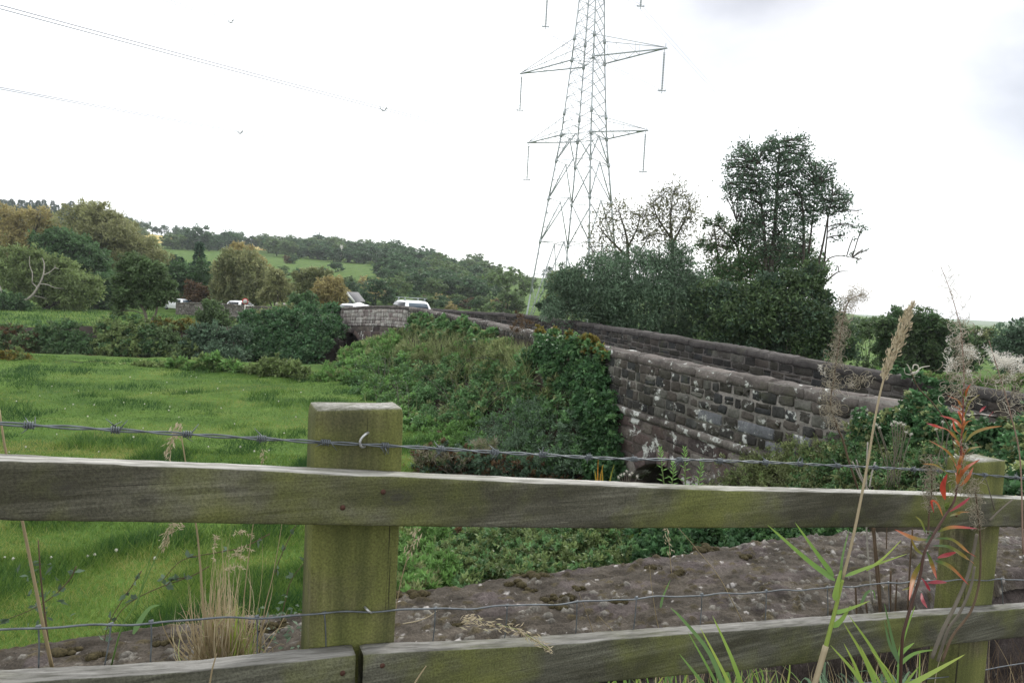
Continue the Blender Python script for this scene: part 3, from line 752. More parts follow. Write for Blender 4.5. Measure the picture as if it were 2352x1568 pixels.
for k in range(260):          # white flecks
    u = rr.uniform(us[0], us[-1]); f = rr.uniform(.0, 1.0); v = np.interp(u, us, vn)*(1-f)+np.interp(u, us, vf)*f
    s = rr.uniform(.0025, .0075); bump(u, v, s*1.5, s, .001, (.42, .40, .38), .85)
stone_wall = thing('stone_wall', 'low sandstone wall with broad lichen and moss crusted top behind the wooden fence', 'wall', FW(0, .6, 2.5))
P = FO+U[..., None]*EU+Vv[..., None]*EV; P[..., 2] = Z
nu = len(us); i = np.arange(nu-1)[:, None]*nvv; j = np.arange(nvv-1)[None, :]
F = np.stack([i+j, i+nvv+j, i+nvv+j+1, i+j+1], -1).reshape(-1, 4)
mb = MB(); mb.add(P.reshape(-1, 3), F, .5, C.reshape(-1, 3)); mb.build('wall_top', M['wall_top'], stone_wall, smooth=True, col=True)
# face of the wall below its top, front and back, as coursed rubble
for edge, sgn in ((0, -1), (nvv-1, 1)):
    mb = MB(); m = 26; E = P[::3, edge]; n = len(E); V = np.zeros((n, m, 3)); CC = np.zeros((n, m, 3))
    for q in range(m):
        d = q/(m-1)*(.9 if sgn < 0 else 1.6); uu = us[::3]
        row = np.floor(d/.14); jn = np.abs(((uu+row*.17+.05*np.sin(row*5))/.27) % 1-.5)
        cell = np.floor((uu+row*.17+.05*np.sin(row*5))/.27)
        joint = np.minimum(1, np.minimum((.5-jn)*8, np.abs((d/.14) % 1-.0)*6)); 
        off = .018*joint+(fbm(uu*16, uu*0+d*16, 3, 50)-.5)*.03+(q == 0)*-.018
        V[:, q] = E+EV*sgn*(off[:, None]) ; V[:, q, 2] = E[:, 2]-d-.002
        g = .5+.9*_h(cell.astype(int), np.full(n, int(row[0]) if np.ndim(row) else int(row)), 5)
        CC[:, q] = np.array([.085, .070, .065])*g[:, None]*(.45+.55*joint[:, None])
    i = np.arange(n-1)[:, None]*m; j = np.arange(m-1)[None, :]
    mb.add(V.reshape(-1, 3), np.stack([i+j, i+m+j, i+m+j+1, i+j+1], -1).reshape(-1, 4), .5, CC.reshape(-1, 3)); mb.build('wall_face', M['wall_top'], stone_wall, smooth=True, col=True)
# moss cushions seated on the wall top
def wall_z(u, v):
    a = int(np.clip(np.searchsorted(us, u), 0, nu-1)); b = int(np.clip(round((v-vn[a])/(vf[a]-vn[a])*(nvv-1)), 0, nvv-1)); return Z[a, b]
mb = MB()
for px, py, r in ((1243, 1311, .030), (1203, 1308, .022), (1183, 1336, .024), (960, 1358, .028), (900, 1360, .025), (1610, 1250, .028), (1630, 1256, .03), (1305, 1365, .018), (1262, 1364, .02), (1283, 1382, .022), (1420, 1375, .02), (1052, 1425, .016), (1500, 1300, .02), (1560, 1310, .02), (1715, 1275, .02), (1330, 1345, .015), (1220, 1345, .014), (590, 1440, .02), (640, 1432, .022), (150, 1490, .025), (220, 1505, .02), (380, 1470, .02)):
    u, v = uvz(px, py+8); z = wall_z(u, v)
    for k in range(7):
        q = rr.uniform(.4, .8)*r; a, b = u+rr.uniform(-1, 1)*r*1.1, v+rr.uniform(-.6, .6)*r
        ball(mb, FW(a, b, wall_z(a, b)+q*.1), (q, q*.9, q*.55), 9, 6)
    n = 260; a = sph(n); a[:, 2] = np.abs(a[:, 2]); c = FW(u, v, z)
    B = c+a*np.array([r*1.5, r, r*.45]); ribbons(mb, B, B+nrm(a+np.array([0, 0, .8]))*rng.uniform(.003, .008, n)[:, None], np.zeros((n, 3)), .0016, .5, segs=1)
mb.build('moss', M['moss'], stone_wall)['kind'] = 'stuff'
# ------------------------------------------------------------------ foliage helpers
def ell(lobes, Y, dz=1.0, jit=.5):
    """lobes given as (px, py, rx[, ry]) in the photo at distance Y -> list of (centre, radii)"""
    out = []
    for q in lobes:
        px, py, rx = q[:3]; ry = q[3] if len(q) > 3 else rx
        y = Y(px, py) if callable(Y) else Y
        s = y/FL; y2 = y+random.uniform(-jit, jit)*rx*s
        out.append((W(px, py, y2), (rx*s, rx*s*dz, ry*s)))
    return out
def crown(mb, L, n, leaf, per=14, shell=.45, csize=.22, up=.25, droop=.0, out=.6, wid=None, tj=.22, tb=(.25, .75), minz=None, feather=.10, sublobes=True):
    """n leaves in clumps through the lobes"""
    if sublobes:
        L2 = []; TB = []
        for c, r in L:
            r = np.array(r); ns = int(rng.integers(5, 9)); d = sph(ns); d[:, 2] = d[:, 2]*.8+.15
            for q in range(ns):
                f = rng.uniform(.34, .56); L2.append((np.asarray(c)+nrm(d[q])*r*rng.uniform(.50, .86), tuple(r*f))); TB.append(rng.normal()*.10)
            L2.append((np.asarray(c), tuple(r*.7))); TB.append(-.05)
        L = L2
    else: TB = [0]*len(L)
    vol = np.array([r[0]*r[2]+.3*r[0]*r[1] for _, r in L]); share = np.maximum(1, (n*vol/vol.sum()/per).astype(int))
    for (c, r), m, tofs in zip(L, share, TB):
        r = np.array(r); d = sph(m); rad = rng.uniform(shell, 1.02, m)**.6
        # push the clumps around so that the outline is ragged, with gaps
        rad *= .68+.60*vnoise(d[:, 0]*2.7+c[0]*3, d[:, 2]*2.7+d[:, 1]*2+c[2], 77); spr = rng.random(m) < feather; rad = np.where(spr, rng.uniform(1.0, 1.32, m), rad)
        cc = c+d*rad[:, None]*r; tint = rng.uniform(tb[0], tb[1], m)+tofs
        k = np.where(spr, max(2, per//3), rng.integers(max(2, per//2), per*3//2+1, m)); idx = np.repeat(np.arange(m), k); N = len(idx)
        cs = csize*min(r[0], r[2])
        P = cc[idx]+rng.normal(size=(N, 3))*cs*np.array([1, 1, .75])
        A = d[idx]*out+rng.normal(size=(N, 3))*.6+np.array([0, 0, up-droop])
        Nn = d[idx]*.6+rng.normal(size=(N, 3))*.5+np.array([0, 0, .9])
        l = leaf*rng.uniform(.65, 1.35, N); w = (wid or leaf*.5)*rng.uniform(.7, 1.25, N)
        t = np.clip(tint[idx]+rng.normal(size=N)*tj*.5, 0, 1)
        if minz is not None:
            P[:, 2] = np.maximum(P[:, 2], minz+rng.uniform(0, .15, N))
        leaves(mb, P, A, Nn, l, w, t)
def limbs(mb, base, L, r0, k=3, spread=.15, mid=.5, sides=5):
    """branches rising from base to every lobe, with side twigs"""
    base = np.asarray(base, float)
    for c, r in L:
        s = base+np.array([random.uniform(-spread, spread), random.uniform(-spread, spread), 0])
        m = s*(1-mid)+np.asarray(c)*mid+np.array([random.uniform(-.1, .1), random.uniform(-.1, .1), .12])*np.linalg.norm(np.asarray(c)-s)
        P = bez([s, m, c], 10); tube(mb, P, np.linspace(r0, r0*.25, len(P)), sides)
        for q in range(k):
            e = np.asarray(c)+sph(1)[0]*np.array(r)*.85; p = P[random.randint(len(P)//2, len(P)-2)]
            tube(mb, bez([p, (p+e)/2+sph(1)[0]*.06*np.linalg.norm(e-p), e], 6), np.linspace(r0*.35, r0*.08, 6)[:len(bez([p, (p+e)/2, e], 6))] if False else r0*.16, 3)
def pxpath(pts, Y): return np.array([W(p[0], p[1], (p[2] if len(p) > 2 else Y)) for p in pts])
def plant(name, label, cat, lobes, Y, n, leaf, mat, group=None, base=None, wid=None, part='foliage', stem='stems', stem_mat=None, r0=.03, trunks=None, tw=3, dz=1.0, jit=.5, extra=None, **kw):
    L = ell(lobes, Y, dz, jit); cm = np.mean([c for c, _ in L], 0)
    if base is None: b = np.array([cm[0], cm[1], float(H(cm[0], cm[1]))])
    else: b = W(base[0], base[1], base[2] if len(base) > 2 else (Y(*base[:2]) if callable(Y) else Y))
    t = thing(name, label, cat, b, group)
    mb = MB(); crown(mb, L, n, leaf, wid=wid, **kw)
    mb.build(part, mat, t)
    if extra is not None:      # a second leaf colour mixed in
        m2, frac = extra; mb = MB(); crown(mb, L, max(20, int(n*frac)), leaf, wid=wid, **kw); mb.build(part, m2, t)
    mb = MB()
    if trunks:
        for pts, ra, rb in trunks:
            P = bez(pxpath(pts, Y), 14); tube(mb, P, np.linspace(ra, rb, len(P)), 7)
        top = [bez(pxpath(p, Y), 14) for p, _, _ in trunks]
        allp = np.vstack(top)
        for c, r in L:
            d = np.linalg.norm(allp-c, axis=1)+np.maximum(0, allp[:, 2]-c[2])*2; p = allp[d.argmin()]
            tube(mb, bez([p, (p+c)/2+np.array([0, 0, .08*np.linalg.norm(c-p)]), c], 8), r0*.5, 4)
            for q in range(tw):
                e = np.asarray(c)+sph(1)[0]*np.array(r)*.9; tube(mb, bez([np.asarray(c), (c+e)/2+sph(1)[0]*.08*np.linalg.norm(e-c), e], 5), r0*.2, 3)
    else: limbs(mb, b, L, r0, tw)
    mb.build(stem, stem_mat or M['bark'], t)
    return t
def fill(poly, step, r, jit=.35):
    """lobes on a jittered grid inside a photo polygon"""
    out = []; xs = [p[0] for p in poly]; ys = [p[1] for p in poly]
    y = min(ys)
    while y <= max(ys):
        x = min(xs)+random.uniform(0, step)
        while x <= max(xs):
            a, b = x+random.uniform(-jit, jit)*step, y+random.uniform(-jit, jit)*step; ins = False; k = len(poly)-1
            for q in range(len(poly)):
                (x1, y1), (x2, y2) = poly[q], poly[k]
                if (y1 > b) != (y2 > b) and a < (x2-x1)*(b-y1)/(y2-y1)+x1: ins = not ins
                k = q
            if ins: out.append((a, b, r*random.uniform(.75, 1.25)))
            x += step
        y += step*.8
    return out
def c1(l): return [(.36*a, 376.3+.36*b, .36*r) if True else 0 for a, b, r in l]     # from an enlargement of the left of the photo
def c8(l): return [((1650+a/3.92)*.9408, (300+b/3.92)*.9408, r*.80/3.92*.9408) for a, b, r in l]   # from an enlargement of the tall alder

# ------------------------------------------------------------------ trees left of the bridge
Gm = 'trees along the far edge of the meadow'
plant('willow_tree', 'golden tan willow at the left end of the meadow tree line below the conifers', 'tree', c1([(40, 340, 75), (150, 360, 80), (250, 350, 70), (310, 420, 70), (60, 440, 90), (180, 470, 100), (300, 520, 80), (-80, 420, 90), (20, 540, 90), (130, 580, 90)]), 104, 15000, .5, M['willow_gold'], Gm, wid=.17, part='crown', stem='trunk', r0=.25)
plant('willow_tree', 'huge rounded tan brown willow, the broadest crown behind the meadow', 'tree', c1([(520, 340, 100), (620, 330, 100), (700, 380, 100), (780, 400, 75), (470, 410, 100), (600, 450, 120), (740, 470, 120), (850, 520, 100), (900, 590, 110), (960, 560, 80), (1010, 600, 60), (700, 560, 120), (820, 640, 120), (960, 660, 90), (650, 640, 120), (720, 720, 100)]), 96, 38000, .46, M['willow_tan'], Gm, wid=.16, part='crown', stem='trunk', r0=.3)
plant('tree', 'dark green broadleaf tree in front of the tan brown willow', 'tree', c1([(300, 510, 85), (390, 490, 80), (490, 510, 90), (560, 560, 85), (430, 590, 110), (300, 590, 70), (600, 640, 90), (520, 680, 110), (640, 720, 80), (600, 780, 90), (690, 800, 70)]), 88, 17000, .42, M['dark_green'], Gm, wid=.24, part='crown', stem='trunk', r0=.22)
plant('shrub', 'broad light green shrub with bleached dead limbs at the meadow edge', 'shrub', c1([(-60, 620, 90), (40, 590, 70), (130, 580, 65), (210, 600, 70), (60, 690, 100), (180, 700, 90), (300, 650, 80), (380, 640, 60), (440, 690, 80), (330, 740, 100), (500, 750, 90), (580, 760, 70), (610, 810, 50), (440, 820, 110), (300, 830, 100), (560, 850, 80), (150, 800, 90), (-40, 760, 90), (380, 900, 80), (500, 900, 70)]), 78, 30000, .34, M['shrub_green'], Gm, wid=.15, r0=.1)
t = thing('dead_limb', 'bleached bare dead limb forking in front of the light green shrub', 'dead branch', W(55, 690, 75.5)); mb = MB()
for pts, a, b in (([(150, 875), (200, 845), (240, 790), (275, 715), (282, 640), (268, 600)], .32, .06), ([(278, 710), (320, 690), (350, 665), (375, 670)], .16, .05), ([(250, 765), (300, 770), (350, 790), (405, 795)], .14, .04), ([(205, 760), (207, 700), (190, 650), (188, 590)], .13, .05), ([(350, 665), (352, 640)], .07, .03), ([(240, 790), (206, 760)], .14, .1), ([(20, 840), (5, 800), (-10, 765)], .3, .12), ([(215, 840), (260, 850), (300, 862)], .09, .03)):
    P = bez([W(.36*x, 376.3+.36*y, 75.5) for x, y in pts], 16); tube(mb, P, np.linspace(a*.5, b*.5, len(P)), 6)
mb.build('limb', M['deadwood'], t)
plant('bush', 'low dark bush at the left end of the meadow under the light green shrub', 'bush', c1([(20, 880, 60), (90, 890, 55), (160, 920, 45), (-40, 900, 60), (60, 940, 50), (180, 950, 30)]), 72, 5000, .3, M['dark_green'], Gm, wid=.18, r0=.06)
plant('bush', 'dark green thicket between the light green shrub and the small riverside tree', 'bush', c1([(640, 850, 80), (700, 900, 80), (720, 800, 80), (620, 920, 50), (580, 930, 40), (760, 930, 60), (690, 760, 80)]), 84, 9000, .36, M['dark_green'], Gm, wid=.2, r0=.1)
plant('alder_tree', 'small olive green tree with forked pale stems standing on the far river bank', 'tree', c1([(860, 630, 75), (790, 680, 70), (940, 690, 80), (850, 740, 90), (1010, 720, 70), (760, 770, 60), (930, 800, 80), (1050, 790, 65), (820, 830, 70), (770, 880, 55), (1090, 780, 40), (1010, 860, 60), (760, 940, 45), (880, 880, 60), (1090, 850, 45), (960, 900, 40)]), 41.5, 17000, .20, M['bush_olive'], None, base=(340, 750, 41.5), wid=.10, part='crown', stem='trunk', stem_mat=M['twig'], r0=.06, trunks=[([(338, 757), (336, 735), (332, 715), (320, 690), (315, 660)], .11, .04), ([(341, 768), (345, 742), (358, 720), (362, 695), (372, 670)], .10, .03), ([(332, 715), (345, 690), (340, 640)], .06, .02), ([(322, 690), (300, 665)], .05, .02)], shell=.3)
mbk = MB()
def conifer(mb, c, h, r, n, leaf):
    z = rng.uniform(0, 1, n)**.8; ang = rng.uniform(0, 2*PI, n); rr_ = r*(1-z)*(.55+.45*np.abs(np.sin(z*26)))*rng.uniform(.5, 1.1, n)+.05
    P = np.stack([c[0]+np.cos(ang)*rr_, c[1]+np.sin(ang)*rr_, c[2]+h*(.06+.94*z)], 1)
    A = np.stack([np.cos(ang), np.sin(ang), -.25+rng.normal(size=n)*.3], 1); leaves(mb, P, A, rng.normal(size=(n, 3))+np.array([0, 0, 1]), leaf*rng.uniform(.6, 1.4, n), leaf*.45, np.clip(rng.normal(.5, .25, n), 0, 1))
def conifer_tree(px, ytop, ybase, Y, label, r, group=None, n=1800):
    b = W(px, ybase, Y); h = W(px, ytop, Y)[2]-b[2]; t = thing('conifer_tree', label, 'tree', b, group)
    mb = MB(); conifer(mb, b, h, r, n, h*.05); mb.build('crown', M['conifer'], t)
    mb = MB(); tube(mb, [b, b+np.array([0, 0, h*.9])], [h*.018, h*.004], 6); mb.build('trunk', M['bark'], t)
for px, yt, r, lab in ((397, 585, 2.6, 'dark conifer just right of the tan brown willow, broad and low'), (413, 590, 2.4, 'second dark conifer right of the tan brown willow'), (455, 556, 2.4, 'tallest dark conifer, rising between the two tan willows'), (436, 605, 2.8, 'shorter dark conifer left of the tallest one'), (475, 600, 2.6, 'dark conifer tucked against the left flank of the second willow')):
    conifer_tree(px, yt, 716, 104, lab, r, 'conifers between the willows')
plant('tree', 'blue green broadleaf mass below the conifers between the willows', 'tree', c1([(1120, 700, 80), (1200, 720, 90), (1280, 690, 80), (1140, 790, 80), (1300, 780, 60), (1180, 860, 60)]), 97, 9000, .42, M['dark_green'], Gm, wid=.24, part='crown', stem='trunk', r0=.2)
plant('bush', 'dark rusty leaved bush at the foot of the conifers', 'bush', c1([(1240, 800, 55), (1290, 830, 55), (1210, 860, 50), (1310, 870, 40), (1250, 880, 45)]), 88, 3600, .34, M['rust_leaf'], Gm, wid=.2, r0=.08)
plant('willow_tree', 'tan willow with a gold crest behind the car on the road', 'tree', c1([(1480, 620, 70), (1440, 690, 80), (1560, 640, 90), (1620, 680, 90), (1500, 740, 110), (1620, 780, 110), (1420, 790, 75), (1540, 840, 90), (1660, 850, 60), (1420, 850, 60), (1700, 740, 50)]), 86, 24000, .42, M['willow_olive'], Gm, wid=.15, part='crown', stem='trunk', r0=.25, extra=(M['willow_tan'], .5))
plant('willow_tree', 'gold topped willow crown rising behind the tan willow', 'tree', c1([(1530, 550, 45), (1590, 580, 50), (1490, 570, 35), (1650, 640, 55), (1700, 690, 55)]), 94, 5000, .42, M['willow_gold'], Gm, wid=.15, part='crown', stem='trunk', r0=.2)
plant('willow_tree', 'smaller brown willow on the right shoulder of the tan willow', 'tree', c1([(1750, 730, 60), (1800, 790, 65), (1740, 810, 60), (1840, 830, 45), (1700, 860, 50), (1790, 850, 45)]), 80, 8000, .38, M['willow_tan'], Gm, wid=.14, part='crown', stem='trunk', r0=.15)
plant('willow_tree', 'pale olive willow with a flat crest left of the bridge', 'tree', c1([(1920, 720, 50), (1990, 710, 55), (2070, 715, 45), (1940, 780, 70), (1880, 800, 45), (2010, 780, 60)]), 84, 7500, .38, M['willow_olive'], Gm, wid=.14, part='crown', stem='trunk', r0=.15)
plant('willow_tree', 'rounded gold willow beside the white gabled house at the bridge end', 'tree', c1([(2070, 770, 60), (2130, 800, 65), (2050, 840, 65), (2150, 860, 55), (2010, 860, 45), (2100, 870, 60), (2190, 860, 30)]), 66, 10000, .32, M['willow_gold'], Gm, wid=.12, part='crown', stem='trunk', r0=.12, tb=(.1, .6))

# ------------------------------------------------------------------ far river bank, hedge plants and the ivy cloaked end of the bridge
def bankY(px, py): return 38.5+(735-py)*.03+ (px < 560)*1.0
Gb = 'bushes along the far river bank'
for (x0, x1, y0, y1, mat, lab, nm, ex) in (
    (-60, 90, 758, 826, 'bush_olive', 'dull olive bank bush at the left end of the river bank', 'bush', 'rust_leaf'),
    (80, 215, 752, 822, 'dark_green', 'dark green bank bush left of the small riverside tree', 'bush', 'bush_olive'),
    (205, 330, 745, 822, 'shrub_green', 'mid green bank bush beside the foot of the small riverside tree', 'bush', 'dark_green'),
    (320, 372, 760, 826, 'dark_green', 'narrow dark bank bush directly below the forked riverside tree', 'bush', 'bush_olive'),
    (360, 445, 768, 826, 'bush_olive', 'low olive bank bush under the yellowing bush on the river bank', 'bush', 'shrub_green'),
    (436, 565, 758, 828, 'alder', 'bluish dark bank bush in the middle of the river bank', 'bush', 'sallow')):
    plant(nm, lab, 'bush', fill([(x0, y0), (x1, y0), (x1, y1), (x0, y1)], 26, 22), bankY, int((x1-x0)*56), .17, M[mat], Gb, wid=.10, r0=.03, tw=2, extra=(M[ex], .35))
plant('bush', 'yellowing bush on the crest of the far river bank', 'bush', [(362, 748, 15), (385, 744, 15), (408, 748, 16), (428, 744, 14), (445, 750, 13), (395, 758, 16), (425, 760, 14), (372, 762, 14)], 40, 4200, .16, M['yellow_leaf'], Gb, wid=.09, r0=.03, extra=(M['shrub_green'], .7))
plant('bush', 'grey green sallow rising above the bank in front of the low road wall', 'bush', [(478, 703, 16), (490, 715, 22), (468, 722, 20), (505, 728, 20), (480, 740, 24), (520, 742, 20), (460, 745, 18)], 43, 6500, .17, M['bush_olive'], Gb, wid=.10, r0=.04)
plant('bush', 'small dark bush on the skyline of the ivy bank below the gold willow', 'bush', [(690, 690, 22), (712, 692, 18), (675, 702, 18), (700, 706, 20), (725, 702, 14)], 52, 4200, .2, M['dark_green'], Gb, wid=.13, r0=.04)
def ivyY(px, py): return interp(px, [540, 640, 780, 800], [44, 43, 40.5, 40.0])+(770-py)*.05
plant('ivy', 'dark ivy and bramble cloaking the far end of the bridge down to the river', 'ivy', fill([(560, 722), (640, 715), (690, 704), (760, 706), (772, 745), (770, 800), (740, 830), (560, 838)], 26, 23), ivyY, 26000, .18, M['ivy'], None, wid=.13, r0=.03, tw=2, up=-.2, extra=(M['dark_green'], .3))
plant('bush', 'pale seeding weeds along the verge in front of the road sign', 'weeds', [(575, 730, 16), (600, 726, 16), (625, 722, 18), (650, 716, 18), (555, 738, 14), (610, 736, 16), (640, 730, 16), (668, 712, 14)], 47, 5200, .16, M['weed_olive'], None, wid=.05, r0=.015, tw=2, up=.8)
# earth face of the far bank behind the bushes
mb = MB(); xs = np.linspace(-140, 775, 60); V = []
for k, px in enumerate(xs):
    for q, py in enumerate((748, 770, 800, 845)):
        p = W(px, py+6*vnoise(px*.02, q, 3), bankY(px, py)+1.2-q*.1+6.5*float(sstep(540, 570, px))); V.append(p)
mb.add(V, [(4*k+q, 4*k+q+1, 4*k+5+q, 4*k+4+q) for k in range(59) for q in range(3)]); structure(mb.build('river_bank', M['mud'], smooth=True))
# stones, roots and driftwood at the foot of the bank
plant('weeds', 'brown dead stems and roots trailing along the foot of the river bank', 'weeds', [(x, 829+random.uniform(-6, 4), 12, 7) for x in range(-40, 330, 17)], 36.5, 5200, .22, M['rust_leaf'], None, wid=.03, r0=.01, tw=1, up=0)
# weeds on the near edge of the river
Gw = 'weed clumps on the near river edge'
def edgeY(px, py): return interp(px, [0, 300, 500, 740], [31, 31.5, 30.5, 29])
for lob, mat, lab, n in (
    ([(15, 824, 16), (38, 822, 18), (60, 828, 14), (30, 834, 16), (-15, 828, 18)], 'yellow_leaf', 'yellow green weed clump at the left end of the near river edge', 1700),
    ([(330, 842, 12), (352, 845, 13), (375, 845, 14), (310, 846, 10)], 'shrub_green', 'low green weed clump left of the tall ones at the river edge', 1300),
    ([(402, 838, 15), (420, 834, 15), (440, 842, 16), (395, 850, 14), (425, 852, 16)], 'nettle', 'first tall light green nettle clump at the river edge', 2400),
    ([(470, 828, 15), (488, 826, 16), (505, 834, 16), (478, 842, 18), (510, 848, 18), (455, 846, 14), (532, 842, 15), (550, 848, 14)], 'nettle', 'tallest nettle clump on the near river edge', 4200),
    ([(580, 850, 15), (605, 842, 17), (630, 838, 18), (655, 842, 18), (680, 850, 18), (612, 856, 17), (648, 858, 18), (700, 858, 16)], 'shrub_green', 'wide green weed clump nearest the overgrown bridge bank', 4200),
    ([(130, 844, 10), (170, 846, 10), (210, 846, 11), (250, 846, 11), (280, 848, 11), (90, 845, 9)], 'weed_olive', 'thin olive fringe of weeds along the left river edge', 1500)):
    plant('weed_clump', lab, 'weeds', lob, edgeY, n, .17, M[mat], Gw, wid=.08, r0=.012, tw=2, up=.5, extra=(M['shrub_green'], .4))

# ------------------------------------------------------------------ overgrown bank under the near parapet
def moundY(px, py):
    xs = [700, 775, 860, 935, 1000, 1100, 1200, 1300, 1420, 1470]
    yt = interp(px, xs, [44, 42.5, 40, 37, 32.5, 26, 20.1, 16.2, 13.35, 12.9]); y0 = interp(px, xs, [790, 760, 745, 722, 718, 736, 758, 780, 800, 812])
    xf = [720, 745, 850, 930, 1050, 1200, 1420, 1470]
    yf = interp(px, xf, [31, 30, 23.5, 19.5, 16, 14.6, 12.9, 12.6]); y1 = interp(px, xf, [868, 872, 935, 995, 1062, 1088, 1098, 1100])
    f = np.clip((py-y0)/(y1-y0), -.1, 1.1); return yt*(1-f)+yf*f if f > 0 else yt
mb = MB(); xs = np.linspace(715, 1440, 60); V = []; m = 12
for px in xs:
    y0 = interp(px, [700, 775, 860, 935, 1000, 1100, 1200, 1300, 1420, 1470], [860, 838, 806, 762, 735, 747, 772, 795, 815, 830])
    y1 = interp(px, [720, 745, 850, 930, 1050, 1200, 1420, 1470], [880, 890, 955, 1030, 1130, 1190, 1200, 1200])
    for q in range(m):
        py = y0+(y1-y0)*q/(m-1); V.append(W(px, py+8, moundY(px, py)+.35))
mb.add(V, [(m*k+q, m*k+q+1, m*k+m+1+q, m*k+m+q) for k in range(59) for q in range(m-1)]); structure(mb.build('embankment', M['earth'], smooth=True))
Gn = 'plants on the overgrown bank under the parapet'
def mp(poly, step=40, r=34): return fill(poly, step, r)
plant('ivy', 'dark glossy ivy hanging over the parapet next to the bare stonework', 'ivy', mp([(1212, 784), (1300, 790), (1380, 812), (1396, 840), (1402, 900), (1418, 960), (1425, 1085), (1330, 1090), (1330, 960), (1290, 880), (1215, 820)], 30, 27), moundY, 27000, .078, M['ivy'], Gn, wid=.066, r0=.015, tw=1, up=-.25, out=.9, shell=.5, tb=(.2, .8), extra=(M['bramble'], .45))
plant('ivy', 'yellowing ivy shoots along the parapet top above the dark ivy', 'ivy', [(1240, 762, 10), (1275, 765, 10), (1310, 772, 11), (1345, 782, 13), (1365, 792, 14), (1378, 802, 11), (1350, 800, 12), (1330, 785, 10), (1388, 815, 8)], lambda a, b: moundY(a, b)-.15, 1500, .085, M['yellow_leaf'], Gn, wid=.07, r0=.01, tw=1, extra=(M['bramble'], .8))
plant('shrub', 'grey green sallow at the foot of the bank in front of the dark ivy', 'shrub', mp([(1090, 960), (1180, 935), (1300, 945), (1345, 985), (1340, 1075), (1200, 1085), (1090, 1050)], 32, 28), lambda a, b: moundY(a, b)-.35, 15000, .075, M['sallow'], Gn, wid=.028, r0=.012, tw=2, up=.5, extra=(M['bramble'], .6))
plant('bramble_bush', 'green bramble thicket in the middle of the overgrown bank', 'bush', mp([(950, 855), (1080, 840), (1210, 830), (1290, 885), (1320, 960), (1180, 945), (1090, 965), (1020, 1000), (950, 985)], 32, 29), moundY, 30000, .095, M['bramble'], Gn, wid=.06, r0=.012, tw=1, tb=(.15, .85), extra=(M['weed_olive'], .22))
plant('weed_clump', 'dull olive seeding weeds standing tall on the upper slope of the bank', 'weeds', mp([(900, 790), (985, 785), (1100, 788), (1180, 808), (1215, 845), (1120, 870), (1000, 850), (905, 830)], 30, 28), moundY, 24000, .13, M['weed_olive'], Gn, wid=.034, r0=.014, tw=2, up=.9, extra=(M['nettle'], .3))
random.seed(41)
mb = MB(); B = []; T = []
for k in range(2600):
    px = random.uniform(835, 1215); top_ = interp(px, [835, 935, 1000, 1100, 1200], [806, 748, 748, 768, 792]); py = top_+abs(random.gauss(0, 52))+10
    b = W(px, py, moundY(px, py)-random.uniform(.05, .35)); h = random.uniform(.2, .6)*min(1, .35+(py-top_)/60); B.append(b-np.array([0, 0, .1])); T.append(b+np.array([random.gauss(0, .16), random.gauss(0, .12), h]))
n = len(B); ribbons(mb, np.array(B), np.array(T), rng.normal(size=(n, 3))*.05, rng.uniform(.012, .026, n), np.clip(rng.normal(.55, .25, n), 0, 1), segs=3, face=np.tile([0, -1., .2], (n, 1))+rng.normal(size=(n, 3))*.4)
gt = thing('tall_grass', 'pale long seeding grass along the top of the overgrown bank', 'tall grass', W(1020, 790, 30), Gn); mb.build('blades', M['weed_olive'], gt)
plant('nettle_patch', 'fresh green nettle patch on the lower left slope of the bank', 'nettles', mp([(770, 870), (830, 825), (905, 810), (960, 850), (960, 985), (915, 985), (850, 930)], 30, 28), moundY, 24000, .13, M['nettle'], Gn, wid=.07, r0=.014, tw=1, up=.2, tb=(.1, .75), extra=(M['bramble'], .5))
plant('bramble_bush', 'dark bramble beneath the crest of the parapet where the wall bends', 'bush', mp([(938, 728), (978, 722), (1050, 744), (1120, 764), (1190, 786), (1150, 804), (1040, 788), (945, 775)], 22, 15), moundY, 13000, .16, M['bramble'], Gn, wid=.1, r0=.015, tw=1, extra=(M['weed_olive'], .25))
plant('nettle_patch', 'pale nettles and tall grass reaching from the bank to the river arch', 'nettles', mp([(775, 872), (815, 838), (840, 800), (880, 778), (905, 770), (935, 778), (905, 815), (830, 860)], 24, 20), moundY, 13000, .2, M['nettle'], Gn, wid=.075, r0=.015, tw=2, up=.7, extra=(M['weed_olive'], .5))
plant('nettle_patch', 'spiky light green nettles in front of the river arch', 'nettles', mp([(738, 876), (752, 832), (785, 812), (830, 804), (868, 792), (850, 850), (790, 884)], 20, 18), lambda a, b: moundY(a, b)-.3, 8000, .2, M['nettle'], Gn, wid=.07, r0=.012, tw=2, up=.9, extra=(M['weed_olive'], .4))
plant('weed_clump', 'fresh green grass and docks at the foot of the bank right of the main post', 'weeds', mp([(930, 975), (1010, 985), (1100, 955), (1110, 1050), (1000, 1030), (930, 1020)], 26, 24), moundY, 7000, .12, M['nettle'], Gn, wid=.04, r0=.01, tw=1, up=.7)
plant('dead_weeds', 'brown dry weed stems sticking up beside the parapet before the pylon leg', 'weeds', [(1195, 735, 16, 26), (1185, 752, 14, 16), (1210, 748, 12, 18)], 19.8, 420, .12, M['rust_leaf'], Gn, wid=.02, r0=.012, tw=8, up=.9, stem_mat=M['twig'])
plant('bush', 'dark tangled bush in the ditch behind the top rail', 'bush', mp([(940, 1040), (1010, 1022), (1100, 1045), (1330, 1080), (1430, 1090), (1430, 1130), (940, 1130)], 30, 26), lambda a, b: 15.4 if a < 1100 else 13.8, 9500, .09, M['alder'], Gn, wid=.05, r0=.012, tw=2, extra=(M['rust_leaf'], .35))
